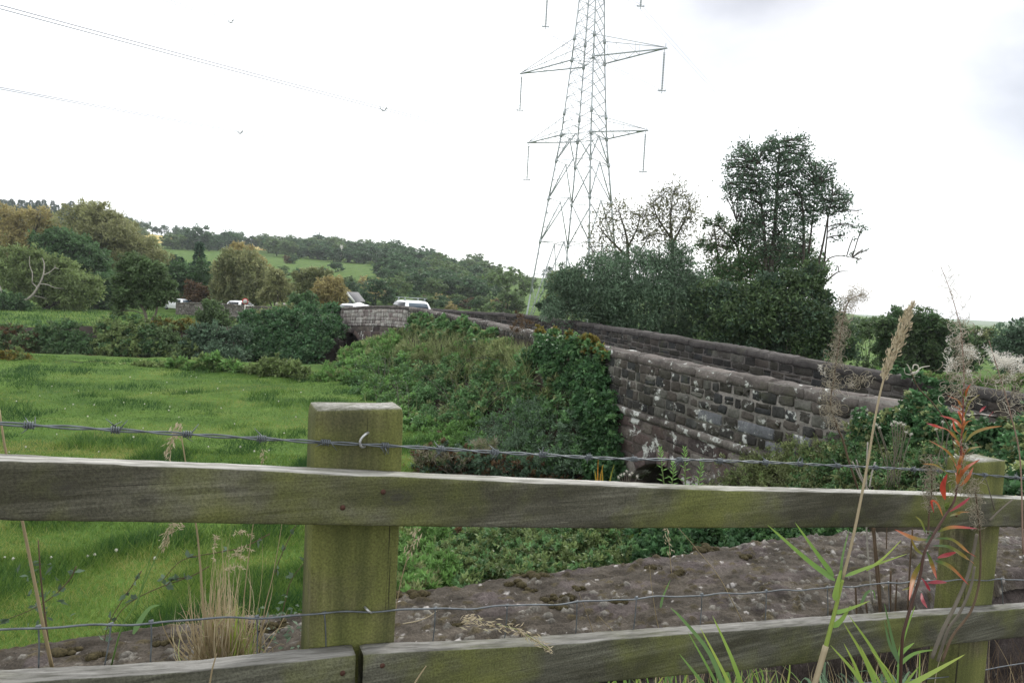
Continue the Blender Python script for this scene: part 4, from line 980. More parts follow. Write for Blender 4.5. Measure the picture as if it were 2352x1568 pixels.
plant('dead_weeds', 'grey brown heap of dry weeds at the end of the ditch right of the post', 'weeds', [(985, 1045, 26, 16), (1030, 1050, 26, 16), (960, 1060, 20, 14), (1065, 1062, 18, 12), (1120, 1020, 30, 14)], 15.2, 2200, .12, M['fluff'], Gn, wid=.012, r0=.008, tw=6, up=.3, tb=(.0, .35), extra=(M['weed_olive'], .5))

# ------------------------------------------------------------------ bramble bank on the right, in front of the parapet end
def rbY(px, py):
    xs = [1600, 1650, 1800, 1900, 2000, 2050, 2120, 2200, 2352, 2700]
    yt = interp(px, xs, [11.9, 11.3, 9.8, 9.0, 8.3, 8.1, 7.7, 7.1, 6.0, 4.6]); y0 = interp(px, xs, [1060, 1045, 1010, 985, 955, 940, 920, 935, 955, 960])
    yb = interp(px, xs, [9.8, 9.4, 8.2, 7.2, 6.4, 6.0, 5.4, 5.0, 4.2, 3.4]); f = np.clip((py-y0)/(1250-y0), -.1, 1.2); return yt+(yb-yt)*f if f > 0 else yt
mb = MB(); xs = np.linspace(1600, 2700, 50); V = []; m = 10
for px in xs:
    y0 = interp(px, [1600, 1650, 1800, 1900, 2000, 2050, 2120, 2200, 2352, 2700], [1110, 1090, 1055, 1020, 985, 965, 945, 960, 985, 990])
    for q in range(m): py = y0+(1330-y0)*q/(m-1); V.append(W(px, py, rbY(px, py)+.3))
mb.add(V, [(m*k+q, m*k+q+1, m*k+m+1+q, m*k+m+q) for k in range(49) for q in range(m-1)]); structure(mb.build('bramble_bank', M['earth'], smooth=True))
Gr = 'plants on the bank below the end of the parapet'
plant('bramble_bush', 'dark glossy bramble swallowing the low end of the near parapet', 'bush', mp([(1985, 985), (2030, 945), (2090, 925), (2140, 922), (2200, 950), (2190, 1010), (2090, 1000), (2040, 1020), (1950, 1030)], 36, 32), rbY, 15000, .050, M['ivy'], Gr, wid=.038, r0=.006, tw=3, tb=(.05, .85), extra=(M['weed_olive'], .30))
plant('bramble_bush', 'glossy bramble thicket at the right edge behind the second post', 'bush', mp([(2190, 960), (2290, 965), (2420, 960), (2420, 1180), (2250, 1180), (2200, 1080)], 40, 36), rbY, 17000, .046, M['ivy'], Gr, wid=.036, r0=.006, tw=2, tb=(.1, .95), extra=(M['weed_olive'], .25))
plant('bramble_bush', 'bramble spreading along the bank past the right end of the fence', 'bush', mp([(2420, 965), (2690, 985), (2760, 1200), (2420, 1180)], 48, 44), rbY, 9000, .06, M['ivy'], Gr, wid=.05, r0=.007, tw=2, tb=(.3, .9), extra=(M['bramble'], .6))
plant('weed_clump', 'green leafy weeds filling the bank above the top rail', 'weeds', mp([(1800, 1050), (1920, 1030), (2040, 1020), (2100, 1005), (2200, 1020), (2230, 1120), (2150, 1170), (1800, 1170)], 36, 32), rbY, 26000, .040, M['bramble'], Gr, wid=.018, r0=.005, tw=4, up=.5, tb=(.0, .7), feather=.25, extra=(M['weed_olive'], .55))
plant('weed_clump', 'olive seeding weeds in front of the string course at the right of the arch', 'weeds', mp([(1640, 1060), (1720, 1035), (1800, 1020), (1900, 1020), (1890, 1100), (1800, 1150), (1640, 1150)], 34, 30), rbY, 14000, .05, M['weed_olive'], Gr, wid=.017, r0=.006, feather=.3, tw=6, up=.6, tb=(.05, .8), extra=(M['shrub_green'], .3))
plant('dead_weeds', 'grey dry umbel stems beside the small flood arch', 'weeds', mp([(1600, 1060), (1680, 1040), (1720, 1060), (1700, 1120), (1600, 1120)], 26, 22), 11.2, 1500, .06, M['fluff'], Gr, wid=.012, r0=.006, tw=9, up=.5, stem_mat=M['twig'], tb=(0, .5))
plant('bramble_bush', 'low bramble at the foot of the bank just under the top rail on the right', 'bush', mp([(1690, 1190), (2000, 1185), (2000, 1235), (1690, 1262)], 34, 28), lambda a, b: rbY(a, b)-.15, 11000, .045, M['bramble'], Gr, wid=.03, r0=.006, tw=2, extra=(M['ivy'], .5))
# low growth on the bank just beyond the wall, seen below the top rail
def ugY(px, py): return interp(py, [1180, 1210, 1260, 1340, 1400], [11.2, 10.2, 8.6, 6.8, 5.6])
Gu = 'low plants between the wall and the ditch'
plant('weed_clump', 'bright green grass and hogweed just right of the main post below the top rail', 'weeds', mp([(905, 1215), (1010, 1215), (1040, 1330), (1000, 1380), (905, 1390)], 34, 30), ugY, 9000, .075, M['nettle'], Gu, wid=.026, r0=.006, tw=3, up=.7, extra=(M['weed_olive'], .25))
plant('weed_clump', 'leafy green weeds in the middle of the gap below the top rail', 'weeds', mp([(1020, 1205), (1200, 1200), (1420, 1195), (1440, 1290), (1180, 1340), (1030, 1360)], 36, 31), ugY, 24000, .062, M['shrub_green'], Gu, wid=.03, r0=.006, tw=3, up=.4, tb=(.0, .7), extra=(M['bramble'], .6))
plant('bramble_bush', 'dark bramble with rusty leaves under the ditch edge', 'bush', mp([(940, 1190), (1100, 1190), (1190, 1215), (1100, 1260), (980, 1260)], 32, 27), lambda a, b: ugY(a, b)+.6, 6500, .075, M['bramble'], Gu, wid=.05, r0=.006, tw=2, extra=(M['rust_leaf'], .2))
plant('bramble_bush', 'dark broad leaved bramble behind the wall below the top rail on the right', 'bush', mp([(1430, 1190), (1600, 1185), (1960, 1190), (1960, 1232), (1800, 1250), (1600, 1280), (1450, 1300)], 36, 32), ugY, 15000, .075, M['ivy'], Gu, wid=.055, r0=.006, tw=2, tb=(.15, .75), extra=(M['bramble'], .4))

# ------------------------------------------------------------------ trees on the right, beyond the far parapet
Gt = 'trees beyond the far parapet'
plant('willow_bush', 'big dark grey green willow bush beyond the far parapet under the pylon', 'bush', [(1318, 640, 38), (1365, 618, 40), (1415, 612, 36), (1455, 594, 38), (1505, 604, 36), (1548, 596, 40), (1596, 648, 34), (1340, 690, 60), (1410, 670, 70), (1490, 660, 75), (1560, 650, 70), (1610, 660, 50), (1300, 720, 50), (1380, 740, 60), (1470, 740, 70), (1550, 740, 70), (1620, 730, 60), (1500, 800, 60), (1600, 800, 60), (1290, 665, 35), (1420, 790, 50)], 29, 60000, .17, M['sallow'], Gt, wid=.05, r0=.06, tb=(.05, .8), csize=.30, dz=.8, feather=.25)
plant('bush', 'pale olive bush at the left shoulder of the big willow bush', 'bush', [(1282, 650, 24), (1300, 640, 24), (1275, 685, 26), (1302, 685, 28), (1280, 715, 24), (1320, 640, 22)], 36, 6000, .2, M['bush_olive'], Gt, wid=.08, r0=.04, extra=(M['willow_tan'], .5))
plant('bush', 'dark low bush behind the parapet at the pylon foot', 'bush', [(1250, 702, 14), (1265, 707, 16), (1254, 722, 12), (1282, 717, 14)], 34, 1900, .2, M['alder'], Gt, wid=.12, r0=.03)
al = c8([(640, 215, 55), (590, 270, 50), (650, 300, 55), (730, 260, 45), (740, 330, 55), (690, 390, 55), (490, 360, 35), (530, 320, 35), (540, 400, 30), (650, 450, 40),
  (890, 180, 60), (950, 150, 45), (1030, 165, 45), (840, 260, 55), (910, 260, 60), (880, 340, 45), (990, 320, 55), (1100, 190, 50), (1180, 150, 40), (1250, 155, 35), (1100, 230, 45),
  (1220, 320, 55), (1160, 380, 50), (1270, 320, 35), (1180, 460, 55), (1060, 400, 45), (1080, 480, 55), (1350, 460, 60), (1320, 520, 45), (1430, 480, 45), (1500, 400, 28), (1460, 560, 55), (1390, 590, 55), (1500, 580, 35), (1500, 500, 30),
  (520, 510, 50), (510, 580, 50), (590, 520, 35), (690, 570, 50), (720, 520, 35), (800, 520, 40), (510, 660, 50), (490, 730, 45), (620, 720, 60), (590, 800, 60), (620, 860, 50),
  (740, 680, 70), (830, 660, 60), (880, 600, 50), (800, 760, 60), (900, 750, 55), (1010, 590, 60), (1120, 580, 60), (1230, 600, 60), (1150, 680, 60), (1080, 740, 70), (1180, 780, 80), (1260, 700, 80), (1330, 650, 60), (1290, 800, 70), (1400, 720, 70), (1400, 810, 70), (1500, 740, 60), (1600, 700, 60), (1660, 740, 45), (1620, 850, 45), (1500, 830, 50),
  (1000, 880, 80), (1100, 880, 80), (1200, 900, 80), (1050, 960, 60), (1180, 1000, 60), (1300, 940, 55), (900, 900, 60), (820, 960, 70), (740, 900, 60),
  (1540, 1000, 60), (1620, 980, 55), (1700, 980, 55), (1780, 1010, 45), (1600, 1080, 50), (1520, 1110, 45), (1750, 840, 20), (1690, 1250, 30), (1750, 1310, 25), (1780, 1220, 15), (1830, 1220, 12), (1550, 1370, 18), (1690, 1110, 18)])
al += [(a, b, r*.8) for a, b, r in fill([c8([(x, y, 1)])[0][:2] for x, y in ((480, 380), (620, 210), (780, 260), (930, 130), (1240, 160), (1290, 330), (1500, 410), (1500, 600), (1670, 700), (1680, 860), (1480, 900), (1300, 980), (1200, 1250), (950, 1350), (800, 1250), (580, 920), (640, 700), (480, 690))], 15, 11)]
alder = plant('alder_tree', 'tall airy alder with dark leaf clumps and gaps of sky, tallest tree on the right', 'tree', al, 31, 21000, .115, M['alder'], Gt, base=(1778, 822, 31), wid=.078, part='crown', stem='trunk', r0=.05, dz=1.6, jit=3.0, sublobes=False, csize=.72, per=6, feather=.30, shell=.0, out=.2, tw=4, tb=(.2, .75),
  trunks=[(c[0], c[1], c[2]) for c in (
    ([((1650+x/3.92)*.9408, (300+y/3.92)*.9408) for x, y in ((900, 2150), (910, 1400), (940, 1100), (960, 800), (975, 500), (990, 300), (985, 200))], .13, .025),
    ([((1650+x/3.92)*.9408, (300+y/3.92)*.9408) for x, y in ((870, 2150), (860, 1300), (830, 900), (800, 600), (770, 400))], .09, .02),
    ([((1650+x/3.92)*.9408, (300+y/3.92)*.9408) for x, y in ((1220, 2100), (1220, 1300), (1225, 1000), (1200, 700))], .09, .03),
    ([((1650+x/3.92)*.9408, (300+y/3.92)*.9408) for x, y in ((1320, 1900), (1360, 1400), (1410, 1150), (1460, 880), (1500, 700))], .07, .02),
    ([((1650+x/3.92)*.9408, (300+y/3.92)*.9408) for x, y in ((1390, 1900), (1420, 1350), (1445, 1100), (1460, 900))], .055, .02),
    ([((1650+x/3.92)*.9408, (300+y/3.92)*.9408) for x, y in ((1270, 1250), (1300, 1000), (1320, 800), (1340, 600))], .05, .015),
    ([((1650+x/3.92)*.9408, (300+y/3.92)*.9408) for x, y in ((960, 1080), (1020, 1020), (1080, 960))], .05, .03),
    ([((1650+x/3.92)*.9408, (300+y/3.92)*.9408) for x, y in ((860, 1000), (700, 950), (580, 940))], .045, .02),
    ([((1650+x/3.92)*.9408, (300+y/3.92)*.9408) for x, y in ((1430, 1340), (1480, 1290), (1580, 1270), (1690, 1290))], .035, .015),
    ([((1650+x/3.92)*.9408, (300+y/3.92)*.9408) for x, y in ((1400, 1560), (1480, 1480), (1560, 1425), (1650, 1420))], .05, .015))])
plant('tree', 'leafy dark green ash low among the alder trunks', 'tree', c8([(420, 930, 50), (300, 950, 35), (270, 990, 25), (560, 1050, 60), (640, 1010, 70), (720, 1060, 70), (600, 1130, 60), (760, 960, 60), (500, 1200, 40), (320, 1200, 45), (230, 1170, 35), (250, 1120, 30), (360, 1180, 30), (700, 1180, 60), (780, 1250, 60), (880, 1200, 60), (980, 1250, 60), (1060, 1180, 50), (1150, 1180, 45), (1250, 1220, 50), (1000, 1120, 50), (1280, 1130, 45), (700, 1300, 50), (1100, 1310, 50)])+[(1655, 630, 26), (1690, 618, 30), (1735, 612, 30), (1785, 608, 30), (1835, 604, 26), (1870, 610, 20)], 33, 14000, .13, M['dark_green'], Gt, wid=.085, part='crown', stem='trunk', r0=.04, dz=1.2, jit=1.5, shell=.0, csize=.7, sublobes=False, per=6, feather=.3, tw=4, out=.2,
  trunks=[([(1690, 822), (1696, 700), (1700, 610), (1690, 560), (1650, 520)], .12, .03), ([(1700, 610), (1725, 570), (1755, 548)], .06, .02), ([(1690, 650), (1710, 590), (1745, 575)], .06, .02)], extra=(M['sparse'], .25))
plant('bush', 'dark green thicket around the foot of the tall alder', 'bush', [(1668, 694, 34), (1708, 690, 38), (1758, 674, 44), (1812, 660, 40), (1858, 648, 36), (1886, 690, 30), (1670, 720, 60), (1750, 720, 65), (1830, 725, 60), (1885, 740, 44), (1690, 790, 60), (1780, 790, 60), (1860, 790, 60), (1920, 780, 38), (1925, 740, 24), (1950, 800, 34), (1640, 690, 45), (1635, 780, 45), (1862, 618, 16)], 27.5, 44000, .15, M['bush_olive'], Gt, wid=.085, r0=.05, dz=.8, tb=(.0, .75), csize=.30, feather=.22, extra=(M['alder'], .6))
def sparse(label, lob, Y, n, trunks, base):
    plant('tree', label, 'tree', lob, Y, n, .14, M['sparse'], Gt, base=base, wid=.06, part='crown', stem='trunk', stem_mat=M['bark'], r0=.045, shell=.1, csize=.4, per=8, tw=16, trunks=trunks, tb=(.1, .7), sublobes=False)
sparse('thin autumn tree with sparse leaves just right of the pylon', [(1390, 500, 28), (1420, 485, 30), (1455, 490, 26), (1380, 545, 34), (1430, 540, 38), (1470, 530, 30), (1365, 580, 26), (1410, 585, 30), (1460, 580, 34)], 33, 2600, [([(1440, 720), (1442, 590), (1438, 540), (1420, 480)], .12, .02), ([(1442, 590), (1400, 550), (1375, 520)], .06, .02), ([(1441, 570), (1465, 520), (1470, 480)], .05, .015), ([(1445, 610), (1480, 560), (1490, 540)], .05, .015)], (1440, 780, 33))
sparse('taller thin autumn tree with rounded airy crown left of the alder', [(1520, 450, 26), (1550, 440, 26), (1580, 465, 26), (1500, 475, 26), (1540, 480, 34), (1585, 500, 26), (1480, 495, 24), (1515, 520, 34), (1565, 525, 34), (1490, 540, 28), (1540, 560, 34)], 32, 3600, [([(1545, 720), (1545, 580), (1540, 510), (1545, 450)], .12, .02), ([(1545, 560), (1570, 510), (1585, 470)], .06, .02), ([(1544, 550), (1510, 500), (1500, 465)], .06, .02), ([(1545, 590), (1590, 555)], .05, .015)], (1545, 780, 32))
sparse('small thin autumn tree in the gap before the alder', [(1640, 540, 26), (1660, 520, 22), (1625, 570, 26), (1660, 565, 26), (1690, 530, 24), (1640, 600, 26)], 34, 1500, [([(1650, 720), (1650, 610), (1645, 560), (1640, 520)], .09, .015), ([(1650, 600), (1680, 560), (1695, 525)], .05, .015)], (1650, 780, 34))
plant('bush', 'rounded dark green hawthorn right of the alder thicket', 'bush', [(2035, 755, 30), (2075, 745, 36), (2120, 748, 36), (2160, 765, 32), (2040, 800, 36), (2095, 795, 44), (2150, 805, 38), (2190, 790, 30), (2060, 840, 40), (2130, 845, 44), (2195, 835, 32), (2230, 830, 26)], 33, 20000, .17, M['bush_olive'], Gt, wid=.09, r0=.05, extra=(M['dark_green'], .7), tb=(0, .65))
plant('bush', 'low scrub in the gap between the thicket and the hawthorn', 'bush', [(1980, 830, 22, 14), (2005, 842, 22, 14), (1985, 770, 20), (1995, 745, 22), (2010, 765, 18), (1965, 760, 24), (2000, 860, 26, 12)], 36, 3000, .17, M['bush_olive'], Gt, wid=.08, r0=.03)
plant('bush', 'olive scrub bush between the hawthorn and the right edge', 'bush', [(2215, 770, 20), (2240, 768, 20), (2235, 795, 24), (2205, 800, 22), (2262, 790, 22), (2270, 770, 16)], 52, 5200, .24, M['bush_olive'], Gt, wid=.12, r0=.06, extra=(M['willow_olive'], .5))
plant('tree', 'dark bushy tree at the right edge beyond the field', 'tree', [(2310, 775, 26), (2345, 762, 28), (2385, 760, 34), (2320, 810, 34), (2365, 805, 40), (2330, 845, 34), (2390, 840, 40), (2300, 800, 20)], 40, 9500, .2, M['alder'], Gt, wid=.12, part='crown', stem='trunk', r0=.06)
plant('weed_clump', 'tall verge weeds behind the far parapet at the right', 'weeds', [(x, interp(x, [2030, 2352], [862, 880])+random.uniform(-8, 8), 22, 14) for x in range(2030, 2420, 24)], lambda a, b: interp(a, [2030, 2352], [15, 12.5]), 6500, .07, M['weed_olive'], Gt, wid=.025, r0=.006, tw=3, up=.8, extra=(M['nettle'], .9))
plant('ivy', 'ivy patch spilling over the far parapet top right', 'ivy', [(2140, 880, 16, 10), (2165, 890, 18, 12), (2110, 868, 16, 9), (2190, 892, 16, 9), (2080, 858, 14, 8), (2060, 850, 12, 7)], lambda a, b: interp(a, [2000, 2352], [12.7, 10.3]), 1500, .07, M['ivy'], Gt, wid=.06, r0=.006, tw=1)

# ------------------------------------------------------------------ woods and trees on the hillside
def proto(seed, mat, h=10.0, w=4.4, n=2600, spiky=False, leaf=.75):
    global rng; rs = rng; rng = np.random.default_rng(seed); random.seed(seed); mb = MB()
    if spiky: conifer(mb, np.zeros(3), h, w*.5, 700, .8)
    else:
        L = []
        for k in range(15):
            a = random.uniform(0, 2*PI); q = random.uniform(0, 1); z = h*(.10+.74*random.random()); rad = w*.95*math.sqrt(q)*(1.05-abs(z/h-.4))
            L.append((np.array([math.cos(a)*rad, math.sin(a)*rad, z]), (w*random.uniform(.28, .42),)*3))
        crown(mb, L, n, leaf, per=10, csize=.25, wid=leaf*.62, tb=(.15, .85))
    tube(mb, [(0, 0, -1), (0, 0, h*.45)], [h*.025, h*.015], 5, tint=.0)
    o = mb.build('tree', mat); rng = rs; COL.objects.unlink(o); return o
PRO = {'dark': [proto(s, M['hill']) for s in (1, 2, 3)], 'pale': [proto(s, M['hill_pale']) for s in (4, 5)], 'fir': [proto(6, M['conifer'], 12, 4.6, spiky=True), proto(7, M['conifer'], 13, 4.4, spiky=True)], 'gold': [proto(8, M['willow_gold']), proto(9, M['rust_leaf'])]}
random.seed(77)
def hill_tree(px, py, hpx, kind, label, group, name='tree', wide=1.0):
    """tree on the hill with its foot at (px, py) and hpx photo pixels tall"""
    p = HP(px, py); src = random.choice(PRO[kind]); o = src.copy(); COL.objects.link(o); o.name = name
    s = hpx*p[1]/FL/10.0; o.scale = (s*wide*random.uniform(.9, 1.2), s*wide*random.uniform(.9, 1.2), s); o.rotation_euler = (0, 0, random.uniform(0, 6.28))
    o.location = (p[0], p[1], float(hill(p[0], p[1]))-.1*s); tag(o, label, 'tree', group); return o
def wood(poly, n, h, kinds, label, group, name='tree', wide=1.15):
    xs = [q[0] for q in poly]; ys = [q[1] for q in poly]; k = 0; pts = []
    tries = 0
    while k < n and tries < 9000:
        tries += 1
        x, y = random.uniform(min(xs), max(xs)), random.uniform(min(ys), max(ys)); ins = False; j = len(poly)-1
        for q in range(len(poly)):
            (x1, y1), (x2, y2) = poly[q], poly[j]
            if (y1 > y) != (y2 > y) and x < (x2-x1)*(y-y1)/(y2-y1)+x1: ins = not ins
            j = q
        if 328 < x < 402 and y < 569 and kinds[0] == 'dark': continue
        if not ins or any(abs(x-a) < 7 and abs(y-b) < 5 for a, b in pts): continue
        pts.append((x, y)); k += 1
        hill_tree(x, y, random.uniform(*h), random.choice(kinds), label, group, name, wide)
wood([(-70, 494), (60, 494), (175, 503), (215, 520), (215, 530), (-70, 530)], 85, (28, 38), ['fir'], 'dark conifer in the plantation along the top of the hill', 'conifer plantation on the ridge', 'conifer_tree', 1.5)
wood([(290, 545), (420, 553), (560, 566), (560, 575), (420, 574), (300, 570)], 30, (24, 38), ['dark', 'dark', 'pale'], 'dark broadleaf tree in the hedgerow wood above the sloping pasture', 'trees between the stubble and the pasture', wide=1.5)
for px, py, h in ((330, 542, 36), (358, 538, 22), (378, 540, 26), (452, 576, 62), (430, 574, 40), (480, 577, 50), (520, 575, 46), (500, 576, 38), (545, 577, 34), (415, 545, 32), (400, 548, 24), (570, 572, 30), (585, 573, 34), (600, 574, 36), (615, 575, 32), (300, 532, 34), (312, 536, 30), (285, 530, 36), (430, 552, 30), (444, 556, 26)):
    hill_tree(px, py, h, 'dark', 'large dark oak standing out on the ridge between the two stubble fields' if h > 55 else 'dark ridge tree beside the stubble fields', 'trees on the ridge beside the stubble fields')
wood([(600, 572), (700, 576), (880, 588), (925, 600), (900, 612), (760, 602), (600, 585)], 60, (30, 44), ['dark', 'dark', 'dark', 'pale'], 'dark broadleaf tree in the wood along the top of the sloping pasture', 'wood above the sloping pasture', wide=1.5)
wood([(880, 600), (1000, 618), (1130, 640), (1150, 690), (1120, 700), (1000, 690), (890, 680)], 74, (38, 60), ['dark', 'dark', 'dark', 'pale'], 'broadleaf tree in the dense wood running down the hill behind the bridge', 'wood behind the bridge', wide=1.5)
wood([(1000, 612), (1240, 636), (1500, 660), (1500, 690), (1130, 660)], 40, (18, 30), ['dark', 'pale'], 'dark tree in the distant wood on the low ridge behind the pylon', 'distant ridge wood behind the pylon')
wood([(640, 635), (780, 645), (890, 668), (1000, 700), (980, 716), (840, 700), (700, 690)], 30, (22, 40), ['dark', 'pale', 'pale', 'gold'], 'hedge tree along the foot of the sloping pasture', 'hedge trees below the pasture', wide=1.3)
wood([(960, 700), (1130, 700), (1210, 712), (1200, 724), (960, 716)], 26, (18, 34), ['pale', 'pale', 'dark', 'gold'], 'low rounded tree in the scrub just beyond the bridge', 'scrub beyond the bridge', wide=1.4)
for px, py, h, k, lab in ((770, 626, 28, 'dark', 'lone round dark bush standing in the sloping pasture'), (672, 606, 22, 'dark', 'dark half of the pair of small bushes at the top of the pasture'), (660, 606, 20, 'gold', 'rusty half of the pair of small bushes at the top of the pasture'), (1165, 720, 104, 'pale', 'round pale green tree alone behind the bridge and left of the pylon leg'), (862, 702, 66, 'dark', 'dark rounded tree behind the bridge crest between the cars'), (905, 700, 64, 'pale', 'paler rounded tree right of the dark one behind the bridge crest'), (880, 690, 40, 'gold', 'rusty bush at the corner of the sloping pasture')):
    hill_tree(px, py, h, k, lab, 'single trees on the slope', wide=1.3)
wood([(1960, 742), (2120, 752), (2120, 765), (1960, 760)], 14, (16, 26), ['pale', 'dark'], 'faint far tree on the low rise at the right', 'trees on the far right rise')
wood([(2200, 765), (2420, 775), (2420, 790), (2200, 782)], 14, (10, 18), ['pale', 'dark'], 'tiny far hedge tree on the plain at the right', 'hedge trees on the far plain')

# ------------------------------------------------------------------ pasture grass
def on_field(x, y):
    return (soil(x, y) < .25)
mb = MB()
def grass(n, y0, y1, k0, k1, hgt, wpx, seg):
    Y = np.exp(rng.uniform(math.log(y0), math.log(y1), n)); X = rng.uniform(k0, k1, n)*Y
    ok = on_field(X, Y); X, Y = X[ok], Y[ok]; n = len(X); Z = H(X, Y)-.01
    tf = fbm(X*.8, Y*.8, 3, 21); tuft = np.clip((tf-.48)*4.5, 0, 1); patch = fbm(X*.3, Y*.3, 3, 22)
    h = hgt*rng.uniform(.6, 1.3, n)*(.7+2.0*tuft); B = np.stack([X, Y, Z], 1)
    lean = np.stack([rng.normal(size=n)*.45, rng.normal(size=n)*.45, np.ones(n)], 1); T = B+lean*h[:, None]
    streak = fbm(X*.22, Y*1.1, 3, 24); tint = np.clip(.50+1.6*(patch-.5)+1.5*(streak-.5)-.60*tuft+rng.normal(size=n)*.20, 0, 1)
    ribbons(mb, B, T, np.stack([rng.normal(size=n), rng.normal(size=n), 0*Y], 1)*h[:, None]*.12, np.maximum(.004, Y/683*wpx), tint, segs=seg, face=np.stack([rng.normal(size=n)*.5, -np.ones(n), rng.normal(size=n)*.3], 1))
grass(150000, 5.0, 16, -.95, .35, .095, .85, 2)
grass(80000, 14, 33, -.95, .1, .085, .8, 1)
grass(16000, 44, 80, -.95, -.30, .16, .9, 1)
stuff(mb.build('grass', M['grass']), 'short green pasture grass with darker tufts', 'grass')
# dandelion clocks scattered over the pasture
mbs = MB(); tube(mbs, bez([(0, 0, 0), (.012, 0, .07), (.004, 0, .14)], 6), .0025, 5, tint=.5); me_s = mbs.build('stem', M['shrub_green']); COL.objects.unlink(me_s)
mbs = MB(); d = sph(90); ribbons(mbs, np.tile([[.004, 0, .14]], (90, 1))+d*.003, np.array([[.004, 0, .14]])+d*.024, np.zeros((90, 3)), .006, .95, segs=1, prof=.1); ball(mbs, (.004, 0, .14), .014, 8, 6, tint=.9); me_h = mbs.build('seed_head', M['fluff']); COL.objects.unlink(me_h)
random.seed(3)
DAN = [(117, 1281), (165, 934), (152, 941), (215, 935), (267, 958), (334, 930), (393, 934), (389, 945), (330, 985), (310, 1010), (482, 1012), (478, 1030), (540, 975), (505, 942), (430, 905), (385, 880), (250, 895), (180, 897), (90, 910), (40, 925), (300, 870), (450, 868), (505, 878), (610, 905), (640, 925), (585, 1040), (552, 1033), (230, 1040), (60, 1030), (20, 1040), (680, 960), (655, 1000), (345, 905), (120, 890), (410, 960), (200, 960), (130, 1000), (360, 1035), (620, 1035), (690, 905), (560, 900), (215, 1283), (205, 1280), (270, 1272), (358, 1296), (25, 1292), (12, 1281), (437, 865), (500, 895), (285, 925)]
for px, py in DAN:
    y0 = 4.0; d = ray(px, py); best = None
    for yy in np.arange(6, 34, .15):
        p = CAM+d*(yy/d[1])
        if p[2]-.12 <= float(H(p[0], p[1])): best = p; break
    if best is None: continue
    b = np.array([best[0], best[1], float(H(best[0], best[1]))]); t = thing('dandelion', 'white dandelion clock standing in the short pasture grass', 'dandelion', b, 'dandelion clocks in the pasture')
    s = random.uniform(.8, 1.3); t.scale = (s, s, s); t.rotation_euler = (random.uniform(-.2, .2), random.uniform(-.2, .2), random.uniform(0, 6))
    for src in (me_s, me_h):
        o = src.copy(); COL.objects.link(o); o.parent = t
# ------------------------------------------------------------------ electricity pylon
PC = np.array([6.0, 68.0, 0.0]); A0 = math.radians(10.5)
LEGS = [np.array([-math.cos(A0), -math.sin(A0), 0]), np.array([math.sin(A0), -math.cos(A0), 0]), np.array([math.cos(A0), math.sin(A0), 0]), np.array([-math.sin(A0), math.cos(A0), 0])]   # left, near, right, far
def hd(z): return float(np.interp(z, [-1, 0, 9.7, 20.1, 27.3, 34, 38.5, 42.5], [5.25, 5.1, 3.82, 2.3, 1.66, 1.2, .95, .12]))
def lp(k, z): return PC+LEGS[k % 4]*hd(z)+np.array([0, 0, z])
pylon = thing('pylon', 'tall lattice steel electricity pylon with three pairs of crossarms against white sky', 'pylon', PC)
for k in range(4):
    mb = MB(); zs = [-1, 0, 4.5, 9.7, 13.9, 17.6, 20.1, 27.3, 34, 38.5, 42.5]
    for a, b in zip(zs[:-1], zs[1:]): w = .15 if b < 21 else (.115 if b < 35 else .09); bar(mb, lp(k, a), lp(k, b), w, w)
    mb.build('leg', M['steel'], pylon)
    mb = MB() if k == 0 else mb
mb = MB(); N4 = range(4); wl, ws = .068, .036
def mid2(k, z, f=.5): return lp(k, z)*(1-f)+lp(k+1, z)*f
# lower body: inverted V bracing with horizontals and redundant members
for z0, z1 in ((0, 9.7), (9.7, 13.9), (13.9, 17.6), (17.6, 20.1)):
    for k in N4:
        ap = mid2(k, z1); a, b = lp(k, z0), lp(k+1, z0)
        bar(mb, ap, a, wl+.02); bar(mb, ap, b, wl+.02); bar(mb, lp(k, z1), lp(k+1, z1), ws+.015)
        for f in ((.33, .66) if z0 < 10 else (.5,)):
            q = z0+(z1-z0)*(1-f)
            bar(mb, ap*(1-f)+a*f, lp(k, q), ws); bar(mb, ap*(1-f)+b*f, lp(k+1, q), ws)
            bar(mb, ap*(1-f)+a*f, lp(k, z1-(z1-q)*.35) if z0 > 0 else lp(k, min(z1, q+2.2)), ws*.8)
            bar(mb, ap*(1-f)+b*f, lp(k+1, z1-(z1-q)*.35) if z0 > 0 else lp(k+1, min(z1, q+2.2)), ws*.8)
for z in (9.7, 20.1, 27.3):
    bar(mb, lp(0, z), lp(2, z), ws); bar(mb, lp(1, z), lp(3, z), ws)
    for k in N4: bar(mb, mid2(k, z), mid2(k+1, z), ws)
# upper body: single lattice zigzags, each face
lv = list(np.linspace(20.1, 27.3, 7))+list(np.linspace(27.3, 35.3, 8))[1:]+list(np.linspace(35.3, 38.5, 4))[1:]
for z0, z1 in zip(lv[:-1], lv[1:]):
    for k in N4:
        bar(mb, lp(k, z1), lp(k+1, z0), .05); bar(mb, lp(k+1, z1), lp(k, z0), .034)
for k in N4: bar(mb, lp(k, 38.5), lp(k+1, 38.5), .05); bar(mb, lp(k, 38.5), lp(k+1, 40.5), .04)
